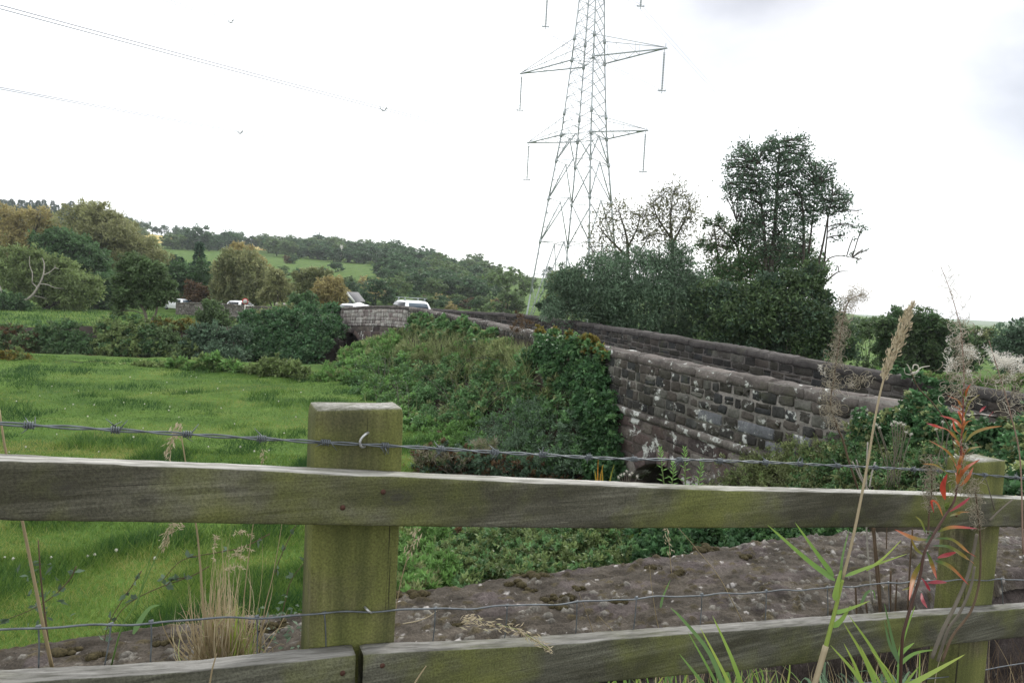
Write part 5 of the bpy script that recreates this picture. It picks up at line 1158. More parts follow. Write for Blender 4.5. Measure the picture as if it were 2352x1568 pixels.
# gusset plates and step bolts
for z in (9.7, 13.9, 17.6, 20.1, 27.3, 22.2, 29.4):
    for k in N4: bar(mb, lp(k, z-.2), lp(k, z+.2), .27, .27)
for z in np.arange(4, 38, .45):
    p = lp(1, z); bar(mb, p, p+np.array([.14 if int(z/.45) % 2 else -.14, -.05, 0]), .02)
mb.build('bracing', M['steel'], pylon)
def crossarm(sgn, z, s, dz):
    """arm on the left-far face (sgn -1) or the right-near face (sgn +1)"""
    mb = MB(); d = np.array([.82, -.57, 0])*sgn; tip = PC+d*s+np.array([0, 0, z])
    ks = (0, 3) if sgn < 0 else (2, 1)
    lo = [lp(k, z) for k in ks]; hi = [lp(k, z+dz) for k in ks]
    for p in lo: bar(mb, p, tip, .10)
    for p in hi: bar(mb, p, tip+np.array([0, 0, .12]), .05)
    n = 5
    for q in range(1, n):
        f0, f1 = q/n, (q+.5)/n
        a, b = [lo[j]*(1-f0)+tip*f0 for j in (0, 1)]; c, e = [hi[j]*(1-f0)+(tip+np.array([0, 0, .12]))*f0 for j in (0, 1)]
        f2 = (q-1)/n; a2 = lo[0]*(1-f2)+tip*f2; c2 = hi[0]*(1-f2)+tip*f2; e2 = hi[1]*(1-f2)+tip*f2
        if q in (1, 3): bar(mb, a, b, .035); bar(mb, b, e, .03); bar(mb, a, c, .03)
        if q < 4: bar(mb, a2, b, .03); bar(mb, a, c2, .03)
    bar(mb, tip-d*.9, tip+d*.25, .16, .10); bar(mb, tip+d*.1, tip+d*.1+np.array([0, 0, .45]), .05)
    mb.build('crossarm', M['steel'], pylon)
    il = 3.75; top = tip+np.array([0, 0, -.35]); mb = MB()
    bar(mb, tip, top, .04)
    zs = np.arange(0, il-.55, .145)
    for q in zs:
        c = top-np.array([0, 0, q]); tube(mb, [c, c-np.array([0, 0, .05]), c-np.array([0, 0, .09])], [.05, .125, .05], 7, cap=False)
    tube(mb, [top, top-np.array([0, 0, il-.4])], .035, 5)
    e = top-np.array([0, 0, il-.4]); bar(mb, e-np.array([.36, 0, .05]), e+np.array([.36, 0, -.05]), .05, .09); bar(mb, e-np.array([0, 0, .3]), e, .05)
    for dx in (-.25, .25): bar(mb, e+np.array([dx, 0, -.06]), e+np.array([dx*1.4, .1, .18]), .03)
    mb.build('insulator', M['insulator'], pylon); return e
ends = {}
for nm, z, s, dz in (('lower', 20.1, 6.5, 1.75), ('middle', 27.3, 7.85, 2.1), ('upper', 35.3, 5.2, 1.7)):
    for sg in (-1, 1): ends[nm, sg] = crossarm(sg, z, s, dz)
DL = nrm(np.array([-.57, -.82, 0])); span = 300.0
LAB = {('lower', -1): 'lowest left pair of power cables sagging out of the picture at the left', ('middle', -1): 'middle left pair of power cables, darkest against the sky at the top left', ('upper', -1): 'left pair of power cables from the topmost crossarm', ('lower', 1): 'power cable pair from the short lower right crossarm', ('middle', 1): 'power cable pair from the long middle right crossarm', ('upper', 1): 'right pair of power cables from the topmost crossarm'}
for key, e in ends.items():
    t = thing('power_line', LAB[key], 'power cable', e, 'power cables from the pylon'); R90 = np.array([-DL[1], DL[0], 0])
    for off in (-.2, .2):
        mb = MB()
        for sg, L in ((1, 190.0), (-1, 240.0)):
            u = np.concatenate([np.linspace(0, L, 60)]); sag = 6.5; z = -4*sag*(u/span)*(1-u/span)
            P = e+DL*sg*u[:, None]+R90*off+np.stack([0*u, 0*u, z-.12], 1); tube(mb, P, .017 if sg > 0 else .010, 4)
        mb.build('conductor', M['cable'], t)
    for u in (33.0, 66.0, -60.0):
        z = -4*6.5*(abs(u)/span)*(1-abs(u)/span); c = e+DL*u+np.array([0, 0, z-.12]); mb = MB()
        tube(mb, bez([c-R90*.27+np.array([0, 0, .1]), c-R90*.2, c+np.array([0, 0, -.12]), c+R90*.2, c+R90*.27+np.array([0, 0, .1])], 10), .03, 5); mb.build('spacer', M['steel'], t)

# ------------------------------------------------------------------ vehicles
def car(px, py_roof, Y, width, label, heading, paint, dark_rear=False, bars=False, height=1.5, length=4.2):
    """small hatchback: roof seen at (px, py_roof); heading = direction of the tail seen by the camera (degrees, 0 = square on)"""
    roof = W(px, py_roof, Y); z0 = roof[2]-height; w = width
    root = thing('car', label, 'car', (roof[0], roof[1], z0)); root.rotation_euler = (0, 0, math.radians(heading)); root['_o'] = [0, 0, 0]; h = height
    prof = [(-length*.5, .35), (-length*.5-.03, .6), (-length*.48, .9), (-length*.30, 1.0), (length*.28, 1.02), (length*.46, .86), (length*.5, .62), (length*.5, .35)]     # x = along (tail negative)
    def loft(rows, name, mat):
        mb = MB(); m = len(rows[0]); V = np.array(rows).reshape(-1, 3); n = len(rows)
        F = [(q*m+a, q*m+a+1, (q+1)*m+a+1, (q+1)*m+a) for q in range(n-1) for a in range(m-1)]+[tuple(range(m))[::-1], tuple(range((n-1)*m, n*m))]
        mb.add(V, F); return mb.build(name, mat, root, smooth=False)
    k = h/1.5; rows = []
    for yy, zz in prof:        # local y: along; -y is the tail, towards the camera
        pass
    body = []
    for y, zt, ww in ((-.5, .78, .90), (-.495, .95, .95), (-.42, 1.0, 1.0), (-.2, 1.02, 1.0), (.1, 1.0, 1.0), (.3, .96, .99), (.44, .86, .93), (.5, .68, .84)):
        y *= length; x = w*.5*ww
        body.append([(-x*.96, y, .25), (-x, y, .45), (-x*1.0, y, zt*.75*k), (-x*.93, y, zt*k), (x*.93, y, zt*k), (x, y, zt*.75*k), (x, y, .45), (x*.96, y, .25)])
    loft(body, 'body', paint)
    cab = []
    for y, zt, ww in ((-.485, 1.0, .90), (-.46, 1.22, .86), (-.41, 1.42, .78), (-.33, 1.49, .74), (-.1, 1.5, .74), (.06, 1.46, .75), (.16, 1.25, .82), (.27, 1.0, .9)):
        y *= length; x = w*.5*ww
        cab.append([(-w*.5*.93, y, .97*k), (-x-.01, y, (zt-.06)*k), (-x+.07, y, zt*k), (x-.07, y, zt*k), (x+.01, y, (zt-.06)*k), (w*.5*.93, y, .97*k)])
    loft(cab, 'cabin', paint)
    mb = MB(); g = .012     # tailgate glass
    q = [(-w*.36, -.478*length-g-.01, 1.04*k), (w*.36, -.478*length-g-.01, 1.04*k), (w*.33, -.435*length-g-.03, 1.36*k), (-w*.33, -.435*length-g-.03, 1.36*k)]
    mb.add(q+[(a, b+.03, c) for a, b, c in q], [(0, 1, 2, 3), (0, 4, 5, 1), (1, 5, 6, 2), (2, 6, 7, 3), (3, 7, 4, 0)]); mb.build('rear_window', M['glass'] if dark_rear else M['glass_pale'], root)
    for sx in (-1, 1):
        mb = MB(); x = w*.5*.93*sx+sx*.006; xt = w*.5*.78*sx+sx*.02
        q = [(x, -.40*length, 1.03*k), (x, .2*length, 1.03*k), (xt, .09*length, 1.38*k), (xt, -.36*length, 1.38*k)]
        mb.add(q+[(a-sx*.03, b, c) for a, b, c in q], [(0, 1, 2, 3), (0, 4, 5, 1), (1, 5, 6, 2), (2, 6, 7, 3), (3, 7, 4, 0)]); mb.build('side_window', M['glass'], root)
        mb = MB(); bar(mb, (sx*w*.45, -.5*length-.01, .70*k), (sx*w*.43, -.488*length, 1.02*k), .17, .08); mb.build('tail_light', M['tail'], root)
        mb = MB(); bar(mb, (sx*w*.5, .13*length, 1.05*k), (sx*(w*.5+.17), .12*length, 1.07*k), .09, .12); mb.build('wing_mirror', paint, root)
        for y in (-.31, .32):
            mb = MB(); tube(mb, [(sx*(w*.5-.19), y*length, .31), (sx*(w*.5-.005), y*length, .31)], .31, 18); wl_ = mb.build('wheel', M['tyre'], root)
            mb = MB(); tube(mb, [(sx*(w*.5-.1), y*length, .31), (sx*(w*.5+.004), y*length, .31)], .19, 14); rm = mb.build('rim', M['steel'], root); rm.parent = wl_
    mb = MB(); bar(mb, (-w*.46, -.5*length-.05, .5*k), (w*.46, -.5*length-.05, .5*k), .12, .26); mb.build('bumper', paint, root)
    if dark_rear:
        mb = MB(); bar(mb, (-w*.34, -.5*length-.01, .83*k), (w*.34, -.5*length-.01, .83*k), .05, .30); mb.build('tailgate', M['paint_dark'], root)
        mb = MB(); bar(mb, (-.24, -.5*length-.045, .76*k), (.24, -.5*length-.045, .76*k), .02, .11); mb.build('number_plate', M['pole_white'], root)
    if bars:
        for y in (-.3, -.02):
            mb = MB(); bar(mb, (-w*.46, y*length, h+.15), (w*.46, y*length, h+.15), .06, .04)
            for sx in (-1, 1): bar(mb, (sx*w*.36, y*length, h+.15), (sx*w*.37, y*length, h-.02), .07, .07)
            mb.build('roof_bar', M['steel'], root)
    return root
car(937, 689, 42.5, 1.72, 'white car with roof bars crossing the crest of the bridge behind the parapet', 28, M['paint_white'], bars=True, height=1.55)
car(806, 697, 50, 1.68, 'white car showing only its roof above the parapet by the white gabled house', 42, M['paint_white'], height=1.45)
car(557, 690.5, 80, 1.80, 'white and dark hatchback with red tail lights driving away behind the low road wall', -8, M['paint_white'], dark_rear=True, height=1.5)
car(410, 685.5, 88, 1.72, 'white car half hidden behind the small riverside tree', 58, M['paint_white'], height=1.5)

# ------------------------------------------------------------------ low wall along the road on the far side of the river
rw = thing('stone_wall', 'low grey stone wall along the far road in front of the hatchback', 'wall', W(520, 712, 76)); top = [W(*q) for q in ((404, 698, 82), (456, 698, 80), (505, 700, 78), (560, 705, 75), (600, 707, 71), (628, 708, 67))]
Pw, Sw = resample(np.array(top), .12); PW_ = Path(Pw, Sw, 1)
T_ = Pw[5]-Pw[0]; PW_ = Path(Pw, Sw, 1 if np.dot(np.array([-T_[1], T_[0]]), -Pw[5][:2]) > 0 else -1)
mb = MB(); courses(mb, PW_, 0, Sw[-1], -.02, [.22, .24, .24, .24, .26, .3], [(.13, .12, .105), (.10, .09, .08), (.17, .155, .14)], lens=(.3, .8), proud=(.0, .03)); mb.build('wall_face', M['stone'], rw, col=True)
mb = MB(); ts = np.arange(0, Sw[-1], .4); V = []
for t in ts: V += [PW_.at(t, -.005, -.0), PW_.at(t, -.005, -2.2), PW_.at(t, -.4, -2.2), PW_.at(t, -.4, 0)]
mb.add(V, [(4*k+a, 4*k+4+a, 4*k+4+(a+1) % 4, 4*k+(a+1) % 4) for k in range(len(ts)-1) for a in range(4)], .5, (.10, .09, .08)); mb.build('wall_core', M['mortar'], rw, col=True)
mb = MB(); t = 0
while t < Sw[-1]-.3:
    l = random.uniform(.25, .6); V = [PW_.at(tt, n, z+random.uniform(-.03, .05)) for tt in (t+.01, t+l-.01) for n, z in ((.04, 0), (.02, .16), (-.4, .15), (-.42, 0))]
    mb.add(V, [(a, (a+1) % 4, 4+(a+1) % 4, 4+a) for a in range(4)]+[(3, 2, 1, 0), (4, 5, 6, 7)], .5, stonecol([(.14, .13, .11), (.11, .10, .085)])); t += l
mb.build('coping', M['stone'], rw, col=True)
# road sign seen from its edge of the verge
b = W(561.5, 727, 66); sg = thing('road_sign', 'small round red rimmed road sign on a white post beside the far road wall', 'road sign', b)
top = W(563.5, 692, 66); mb = MB(); tube(mb, [b, top], .055, 8); mb.build('post', M['pole_white'], sg)
nf = nrm(np.array([.1, -1, 0])); c = top+nf*.05
for r, d, m, nm in ((.30, 0, 'sign_red', 'sign_plate'), (.22, .012, 'sign_grey', 'sign_face')):
    mb = MB(); tube(mb, [c+nf*(d), c+nf*(d+.012)], r, 20); mb.build(nm, M[m], sg)
# rustic rail fence on the verge
fr = thing('wooden_fence', 'short grey two rail fence by the far verge left of the bridge', 'fence', W(655, 705, 60))
for px, y0, y1 in ((636, 694, 716), (652, 695, 716), (668, 696, 716), (686, 697, 716)):
    mb = MB(); bar(mb, W(px, y1, 60), W(px+.5, y0, 60), .13); mb.build('post', M['timber'], fr)
for ya, yb in ((699, 701), (707, 709)):
    mb = MB(); bar(mb, W(632, ya, 59.9), W(692, yb, 59.9), .05, .12); mb.build('rail', M['timber'], fr)
# white gabled house past the bridge
YH = 88.0; hs = thing('house', 'small house with white bargeboards and dark gable half hidden by the gold willow', 'house', W(797, 716, YH)); s = YH/FL
pk = W(797.5, 672, YH); bb = pk-np.array([0, 0, 4.2]); wd = 13.2*s*1.05; ez = pk[2]-16.5*s
mb = MB(); D = 6.0; V = []
for y in (0, D): V += [(pk[0]-wd, YH+y, bb[2]), (pk[0]+wd, YH+y, bb[2]), (pk[0]+wd, YH+y, ez), (pk[0], YH+y, pk[2]-.05), (pk[0]-wd, YH+y, ez)]
mb.add(V, [(0, 1, 2, 3, 4), (9, 8, 7, 6, 5), (1, 6, 7, 2), (0, 4, 9, 5)]); mb.build('wall', M['render_grey'], hs)
mb = MB()
for sx in (-1, 1):
    a = np.array([pk[0], YH-.25, pk[2]]); e = np.array([pk[0]+sx*(wd+.25), YH-.25, ez-.28])
    V = [a, e, e+[0, D+.5, 0], a+[0, D+.5, 0]]; V += [q+np.array([0, 0, .12]) for q in V]; mb.add(V, [(0, 1, 2, 3), (7, 6, 5, 4), (0, 4, 5, 1), (1, 5, 6, 2), (2, 6, 7, 3)])
mb.build('roof', M['slate'], hs)
for sx in (-1, 1):
    mb = MB(); bar(mb, (pk[0], YH-.29, pk[2]+.02), (pk[0]+sx*(wd+.27), YH-.29, ez-.25), .06, .26); mb.build('bargeboard', M['render_white'], hs)
wn = hs; mb = MB(); bar(mb, (pk[0]+.05, YH-.03, ez-.9), (pk[0]+.05, YH-.03, ez+.1), .62, .05); win = mb.build('window', M['render_white'], hs)
mb = MB(); bar(mb, (pk[0]+.05, YH-.045, ez-.83), (pk[0]+.05, YH-.045, ez+.03), .5, .03); pn = mb.build('pane', M['glass'], hs); pn.parent = win
mb = MB(); x0, x1 = pk[0]+wd+.02, pk[0]+wd+1.5; V = [(x0, YH+.2, bb[2]), (x1, YH+.2, bb[2]), (x1, YH+.2, ez-.75), (x0, YH+.2, ez-.2), (x0, YH+3, bb[2]), (x1, YH+3, bb[2]), (x1, YH+3, ez-.75), (x0, YH+3, ez-.2)]
mb.add(V, [(0, 1, 2, 3), (7, 6, 5, 4), (1, 5, 6, 2), (3, 2, 6, 7)]); mb.build('porch', M['render_white'], hs)
# masts on the hillside
for px, y0, y1, lab, th in ((783.5, 601, 563, 'thin white antenna mast with a head frame standing at the top of the pasture', .22), (582, 583, 562, 'thin brown telegraph pole by the stubble field', .16)):
    p = HP(px, y0); tpt = W(px+1, y1, p[1]); t = thing('mast', lab, 'mast', p)
    mb = MB(); tube(mb, [p, tpt], [th, th*.7], 6); mb.build('pole', M['pole_white'] if th > .2 else M['timber'], t)
    mb = MB(); q = tpt-np.array([0, 0, .8]); bar(mb, q-np.array([.7, 0, 0]), q+np.array([.7, 0, 0]), .25, .18)
    if th > .2:
        for dx in (-.6, 0, .6): bar(mb, q+np.array([dx, 0, -1.1]), q+np.array([dx, 0, .9]), .22)
    mb.build('head_frame', M['pole_white'] if th > .2 else M['timber'], t)
# ------------------------------------------------------------------ plants close to the camera (about the fence)
random.seed(9); rng = np.random.default_rng(23)
def X5(x, y): return 1881.6+.3*x, 611.5+.3*y              # right edge, upper enlargement
def X6(x, y): return 1881.6+.3401*x, 1034.9+.3401*y       # right edge, lower enlargement
def X7(x, y): return 1599.4+.4603*x, 846.7+.4603*y
def VP(px, py, v): return Fpt(px, py, v)
VIEW = lambda p: nrm(CAM-np.asarray(p))
def blade(mb, pts, w, v, tint=(.4, .6), n=14, prof=None, twist=0.0, fold=.25, dv=None):
    """leaf blade through photo points on the plane v; folded along its midrib"""
    P = bez([VP(x, y, v if dv is None else v+dv[k]) for k, (x, y) in enumerate(pts)], n); m = len(P)
    T = nrm(np.gradient(P, axis=0)); t = np.linspace(0, 1, m); prof = prof or (lambda s: np.minimum(1, s*5+.3)*np.clip(1-s, 0, 1)**.6)
    ww = w*.5*np.maximum(prof(t), .04); V = []
    for k in range(m):
        N = nrm(VIEW(P[k])+np.array([0, 0, .35])); S = nrm(np.cross(T[k], N)); a = twist*t[k]; M2 = np.cross(S, T[k]); S = S*math.cos(a)+M2*math.sin(a); M2 = np.cross(S, T[k])
        V += [P[k]-S*ww[k]+M2*ww[k]*fold, P[k], P[k]+S*ww[k]+M2*ww[k]*fold]
    F = [(3*k+a, 3*k+a+1, 3*k+4+a, 3*k+3+a) for k in range(m-1) for a in (0, 1)]
    tt = np.repeat(tint[0]+(tint[1]-tint[0])*t, 3); mb.add(V, F, tt)
def stalk(mb, pts, v, r0, r1, n=30, sides=6, tint=.5):
    P = bez([VP(q[0], q[1], q[2] if len(q) > 2 else v) for q in pts], n); tube(mb, P, np.linspace(r0, r1, len(P)), sides, tint=np.linspace(0, 1, len(P)) if tint is None else tint); return P
M['fw_stem'] = leafmat('willowherb stem', [(0, (.060, .035, .025)), (.45, (.09, .040, .032)), (.7, (.19, .060, .050)), (1, (.30, .22, .17))], .05)
M['fw_leaf'] = leafmat('willowherb leaf', [(0, (.040, .105, .055)), (.25, (.10, .15, .035)), (.45, (.20, .16, .035)), (.62, (.36, .15, .05)), (.8, (.38, .058, .032)), (.92, (.28, .035, .05)), (1, (.40, .14, .15))], .35)
# red autumn willowherb in front of the second post
vW = -.20
wh = thing('willowherb', 'willowherb with red and orange leaves and curled fluffy seed pods in front of second post', 'wildflower', VP(2082, 1426, vW)-np.array([0, 0, .35]))
stem_pts = [X5(930, 0), X5(1000, 180), X5(1060, 380), X5(1085, 500), X5(1105, 750), X5(1108, 900), X5(1105, 1000), X5(1095, 1200), X5(1085, 1400), X5(1085, 1560), X6(940, 180), X6(915, 330), X6(850, 440), X6(770, 570), X6(710, 690), X6(680, 850), X6(640, 980), X6(590, 1150), X6(560, 1300), X6(545, 1700)]
mb = MB(); P = bez([VP(x, y, vW) for x, y in stem_pts], 110); s = np.linspace(0, 1, len(P)); tube(mb, P, np.interp(s, [0, .2, .5, .75, 1], [.0005, .0010, .0019, .0026, .0032]), 7, tint=np.interp(s, [0, .22, .3, .5, .6, 1], [1, .9, .72, .62, .2, .05])); mb.build('stem', M['fw_stem'], wh, smooth=True)
LF = [([(1100, 1090), (1060, 1030), (980, 990)], 5, (.5, .75), 16), ([(1112, 1145), (1065, 1090), (1010, 1060)], 5, (.6, .8), 14), ([(1100, 1240), (1040, 1180), (920, 1140)], 5, (.6, .88), 20), ([(1070, 1340), (990, 1260), (900, 1225), (820, 1200)], 5, (.5, .95), 22), ([(1050, 1490), (970, 1410), (840, 1330)], 5, (.35, .78), 18), ([(1120, 1345), (1180, 1280), (1280, 1240), (1400, 1222)], 5, (.35, .6), 20), ([(1112, 1150), (1150, 1040), (1230, 980)], 5, (.3, .45), 14), ([(1118, 1440), (1160, 1395), (1245, 1378)], 5, (.35, .5), 14), ([(1100, 1580), (1160, 1520), (1230, 1478)], 5, (.6, .78), 16), ([(1000, 1600), (900, 1525), (790, 1510)], 5, (.3, .6), 12), ([(1230, 1115), (1255, 1090), (1280, 1070)], 5, (.85, .95), 16), ([(1300, 1150), (1318, 1130), (1335, 1110)], 5, (.85, .95), 12), ([(1100, 1300), (1040, 1250), (1020, 1160)], 5, (.55, .85), 14), ([(1085, 1480), (1090, 1400), (1060, 1330)], 5, (.6, .8), 18), ([(1120, 1020), (1130, 950), (1160, 900)], 5, (.6, .8), 12), ([(1090, 1250), (1110, 1180), (1080, 1120)], 5, (.6, .8), 13), ([(1095, 1350), (1120, 1280), (1150, 1230)], 5, (.3, .5), 13),
  ([(850, 330), (835, 250), (865, 155)], 6, (.78, .86), 30), ([(905, 290), (870, 220), (810, 180)], 6, (.25, .4), 14), ([(868, 420), (872, 370), (905, 322)], 6, (.22, .3), 40), ([(880, 412), (960, 360), (1020, 312)], 6, (.88, .95), 16), ([(880, 440), (950, 420), (1015, 412)], 6, (.3, .7), 18), ([(835, 440), (800, 360), (760, 340), (775, 420)], 6, (.6, .9), 14), ([(800, 548), (900, 515), (1070, 525)], 6, (.22, 1.0), 20), ([(735, 600), (640, 590), (510, 530)], 6, (.25, .8), 24), ([(770, 640), (880, 650), (990, 720), (1050, 765)], 6, (.05, .7), 22), ([(790, 590), (900, 600), (1000, 680), (1062, 718)], 6, (.05, .95), 18), ([(725, 680), (760, 760), (795, 865)], 6, (.02, .9), 22), ([(780, 740), (880, 780), (1010, 905)], 6, (.05, .9), 24), ([(700, 740), (640, 850), (608, 1010)], 6, (.2, .82), 26), ([(690, 860), (720, 900), (750, 945)], 6, (.95, .90), 22), ([(735, 890), (800, 885), (862, 887)], 6, (.95, .9), 22), ([(800, 722), (860, 705), (932, 682)], 6, (.9, .88), 26), ([(700, 700), (650, 660), (620, 590)], 6, (.3, .5), 18), ([(720, 560), (690, 480), (650, 440)], 6, (.25, .4), 12), ([(690, 960), (700, 1010), (730, 1060)], 6, (.92, .97), 18), ([(650, 900), (600, 930), (560, 940)], 6, (.25, .45), 14), ([(720, 620), (760, 560), (690, 540)], 6, (.05, .2), 26), ([(940, 200), (990, 120), (1060, 70)], 6, (.6, .8), 18), ([(950, 240), (1000, 190), (1040, 110)], 6, (.6, .75), 18), ([(930, 160), (960, 60), (1000, -20)], 6, (.5, .75), 24), ([(930, 230), (945, 150), (940, 60)], 6, (.6, .75), 26)]
for k in range(20):
    y0 = random.uniform(1000, 1640); x0 = np.interp(y0, [1000, 1640], [1105, 1060]); a = random.choice((-1, 1))*random.uniform(.3, 1.1); l = random.uniform(60, 130)
    LF.append(([(x0, y0), (x0+math.sin(a)*l*.5, y0-l*.62), (x0+math.sin(a)*l, y0-l*random.uniform(.75, 1.05))], 5, random.choice(((.2, .4), (.35, .6), (.5, .75), (.6, .85))), random.uniform(11, 17)))
for pts, kind, tint, w in LF:
    f = X5 if kind == 5 else X6; sc_ = .3 if kind == 5 else .3401
    q = [f(*p) for p in pts]; d = np.linalg.norm(VP(q[0][0], q[0][1], vW)-CAM)
    mb = MB(); blade(mb, q, w*.95*sc_*d/FL, vW, tint, 12, lambda s: np.sin(np.clip(s*.97+.03, 0, 1)*PI)**.7, twist=random.uniform(-.5, .5), fold=.3, dv=[0, random.uniform(-.02, .02), random.uniform(-.05, .05)]+[0]*8)
    mb.build('leaf', M['fw_leaf'], wh, smooth=True)
def curl(mb, c, r, tint, th=.0007, turns=None):
    a0 = random.uniform(0, 2*PI); tr = turns or random.uniform(.5, 1.3); a = a0+np.linspace(0, tr*2*PI, 13)*random.choice((-1, 1)); e1, e2 = sph(2); e2 = nrm(e2-e1*np.dot(e1, e2)); rr_ = r*np.linspace(1, random.uniform(.5, .95), 13)
    P = np.asarray(c)+rr_[:, None]*(np.cos(a)[:, None]*e1+np.sin(a)[:, None]*e2)+np.linspace(0, .6, 13)[:, None]*sph(1)*r; tube(mb, P, np.linspace(th, th*.5, 13), 3, tint=tint, cap=False)
def cotton(mb, pts, v, r, n, tint=.95):
    P = bez([VP(x, y, v) for x, y in pts], 12); k = rng.integers(0, len(P), n); B = P[k]+rng.normal(size=(n, 3))*r*.45; d = sph(n)*r*rng.uniform(.5, 1.5, n)[:, None]
    ribbons(mb, B, B+d, sph(n)*r*.35, .0011, np.clip(tint+rng.normal(size=n)*.06, 0, 1), segs=2, prof=.3)
mb = MB()
for k in range(180):
    f = random.random(); y = 420+f*680; x = np.interp(y, [380, 500, 750, 1000, 1200], [1060, 1085, 1105, 1105, 1095])+random.gauss(0, 55)*(.6+.8*f)
    curl(mb, VP(*X5(x, y), vW+random.uniform(-.03, .03)), random.uniform(.005, .013), random.uniform(.15, .75))
for k in range(46):
    y = random.uniform(0, 450); x = np.interp(y, [0, 180, 380, 500], [930, 1000, 1060, 1085])+random.gauss(20, 40); curl(mb, VP(*X5(x, y), vW), random.uniform(.004, .012), random.uniform(.0, .5), .0006, .35)
for pts, r, n in (([(985, 545), (990, 600), (985, 690), (1010, 730)], .006, 90), ([(1110, 640), (1150, 655), (1190, 690)], .010, 190), ([(1000, 800), (1005, 760), (1040, 740)], .008, 90), ([(1130, 800), (1150, 830)], .006, 40), ([(1200, 500), (1240, 520), (1250, 470)], .004, 40)):
    cotton(mb, [X5(*p) for p in pts], vW, r, n)
for k in range(120):
    y = random.uniform(-60, 300); curl(mb, VP(*X6(np.interp(y, [-60, 300], [960, 930])+random.gauss(20, 36), y), vW), random.uniform(.004, .010), random.uniform(.2, .6), .0006, .6)
mb.build('seed_pods', M['fluff'], wh)
# second, fluffier seed head at the right edge
w2 = thing('willowherb', 'fluffy white willowherb seed head at the right edge of the fence', 'wildflower', VP(2330, 1110, -.1)-np.array([0, 0, .6]))
mb = MB(); stalk(mb, [X5(1300, 570), X5(1340, 700), X5(1400, 900), X5(1470, 1150), X5(1540, 1500), X5(1560, 2200)], -.1, .0008, .0020, 30, tint=.95); mb.build('stem', M['fw_stem'], w2, smooth=True)
mb = MB()
for k in range(115):
    y = random.gauss(930, 110); x = 1370+(y-800)*.45+random.gauss(40, 95); curl(mb, VP(*X5(x, y), -.1+random.uniform(-.05, .05)), random.uniform(.006, .016), random.uniform(.1, .7))
for pts, r, n in (([(1280, 620), (1310, 670), (1350, 700), (1370, 770)], .007, 150), ([(1340, 670), (1365, 690), (1370, 760)], .011, 150), ([(1390, 750), (1440, 715), (1500, 720), (1560, 770)], .012, 300), ([(1430, 870), (1480, 820), (1480, 760)], .006, 110), ([(1520, 715), (1570, 700)], .005, 50), ([(1540, 800), (1570, 760)], .008, 90), ([(1400, 720), (1460, 740)], .012, 160)):
    cotton(mb, [X5(*p) for p in pts], -.1, r, n)
mb.build('seed_pods', M['fluff'], w2)
# tall brown seed plume behind the rail
vB = .17
w3 = thing('willowherb', 'tall brown willowherb plume of tightly curled empty seed pods behind the top rail', 'wildflower', VP(2021, 1399, vB)-np.array([0, 0, .2]))
mb = MB(); ax = [(1978, 678), (1950, 690), (1935, 740), (1926, 800), (1915, 870), (1908, 930), (1925, 985)]
stalk(mb, ax+[(1936, 1010), (1950, 1060), (1966, 1108), (1990, 1180), (2004, 1210), (2012, 1300), (2021, 1400), (2026, 1480)], vB, .0010, .0036, 60, tint=.35); mb.build('stem', M['stem_brown'], w3, smooth=True)
mb = MB(); A = bez([(x, y, 0) for x, y in ax], 60)
for k in range(360):
    f = random.random(); p = A[int(f*(len(A)-1))]; sp = np.interp(f, [0, .1, .5, .8, 1], [22, 17, 14, 26, 13])
    curl(mb, VP(p[0]+random.gauss(0, sp*.62), p[1]+random.gauss(0, 9), vB+random.uniform(-.03, .03)), random.uniform(.006, .0150), random.uniform(.0, .62), .00062, random.uniform(.6, 1.4))
mb.build('seed_pods', M['fluff'], w3); mb = MB()
for k in range(34):
    curl(mb, VP(random.gauss(1965, 16), random.gauss(868, 12), vB), random.uniform(.006, .013), random.uniform(.1, .6), .0008)
cotton(mb, [(1888, 838), (1884, 848), (1896, 862)], vB, .006, 70, .9); cotton(mb, [(1950, 886), (1962, 884)], vB, .005, 30, .85)
mb.build('seed_pods', M['fluff'], w3)
# white broken stalks beside it
t = thing('dead_stalk', 'bundle of bleached white dead stalks standing behind the top rail', 'dead stems', VP(1992, 1330, vB)-np.array([0, 0, .2])); mb = MB()
for pts in ([(1993, 1015), (1991, 1060), (1990, 1112), (1990, 1200), (1995, 1290), (2004, 1385)], [(1967, 1056), (1975, 1085), (1990, 1118)], [(2010, 1060), (2003, 1085), (1997, 1118)], [(1958, 1060), (1980, 1105), (1996, 1125)]): stalk(mb, pts, vB+.01, .0018, .0021, 20)
mb.build('stem', M['deadwood'], t)
t = thing('dead_stalk', 'thick brown dead stems behind the rails left of the willowherb', 'dead stems', VP(2010, 1399, .2)-np.array([0, 0, .25])); mb = MB()
for pts, r in (([(2008, 1205), (2012, 1260), (2020, 1330), (2024, 1420)], .0022), ([(2037, 1205), (2036, 1260)], .0013), ([(2046, 1310), (2044, 1400)], .0025), ([(2060, 1330), (2056, 1410)], .002), ([(1965, 1345), (1968, 1420)], .0022), ([(2096, 1215), (2090, 1300), (2085, 1400)], .0022), ([(1988, 1380), (1994, 1420)], .002)): stalk(mb, pts, .2, r, r*1.2, 14)
mb.build('stem', M['stem_brown'], t)
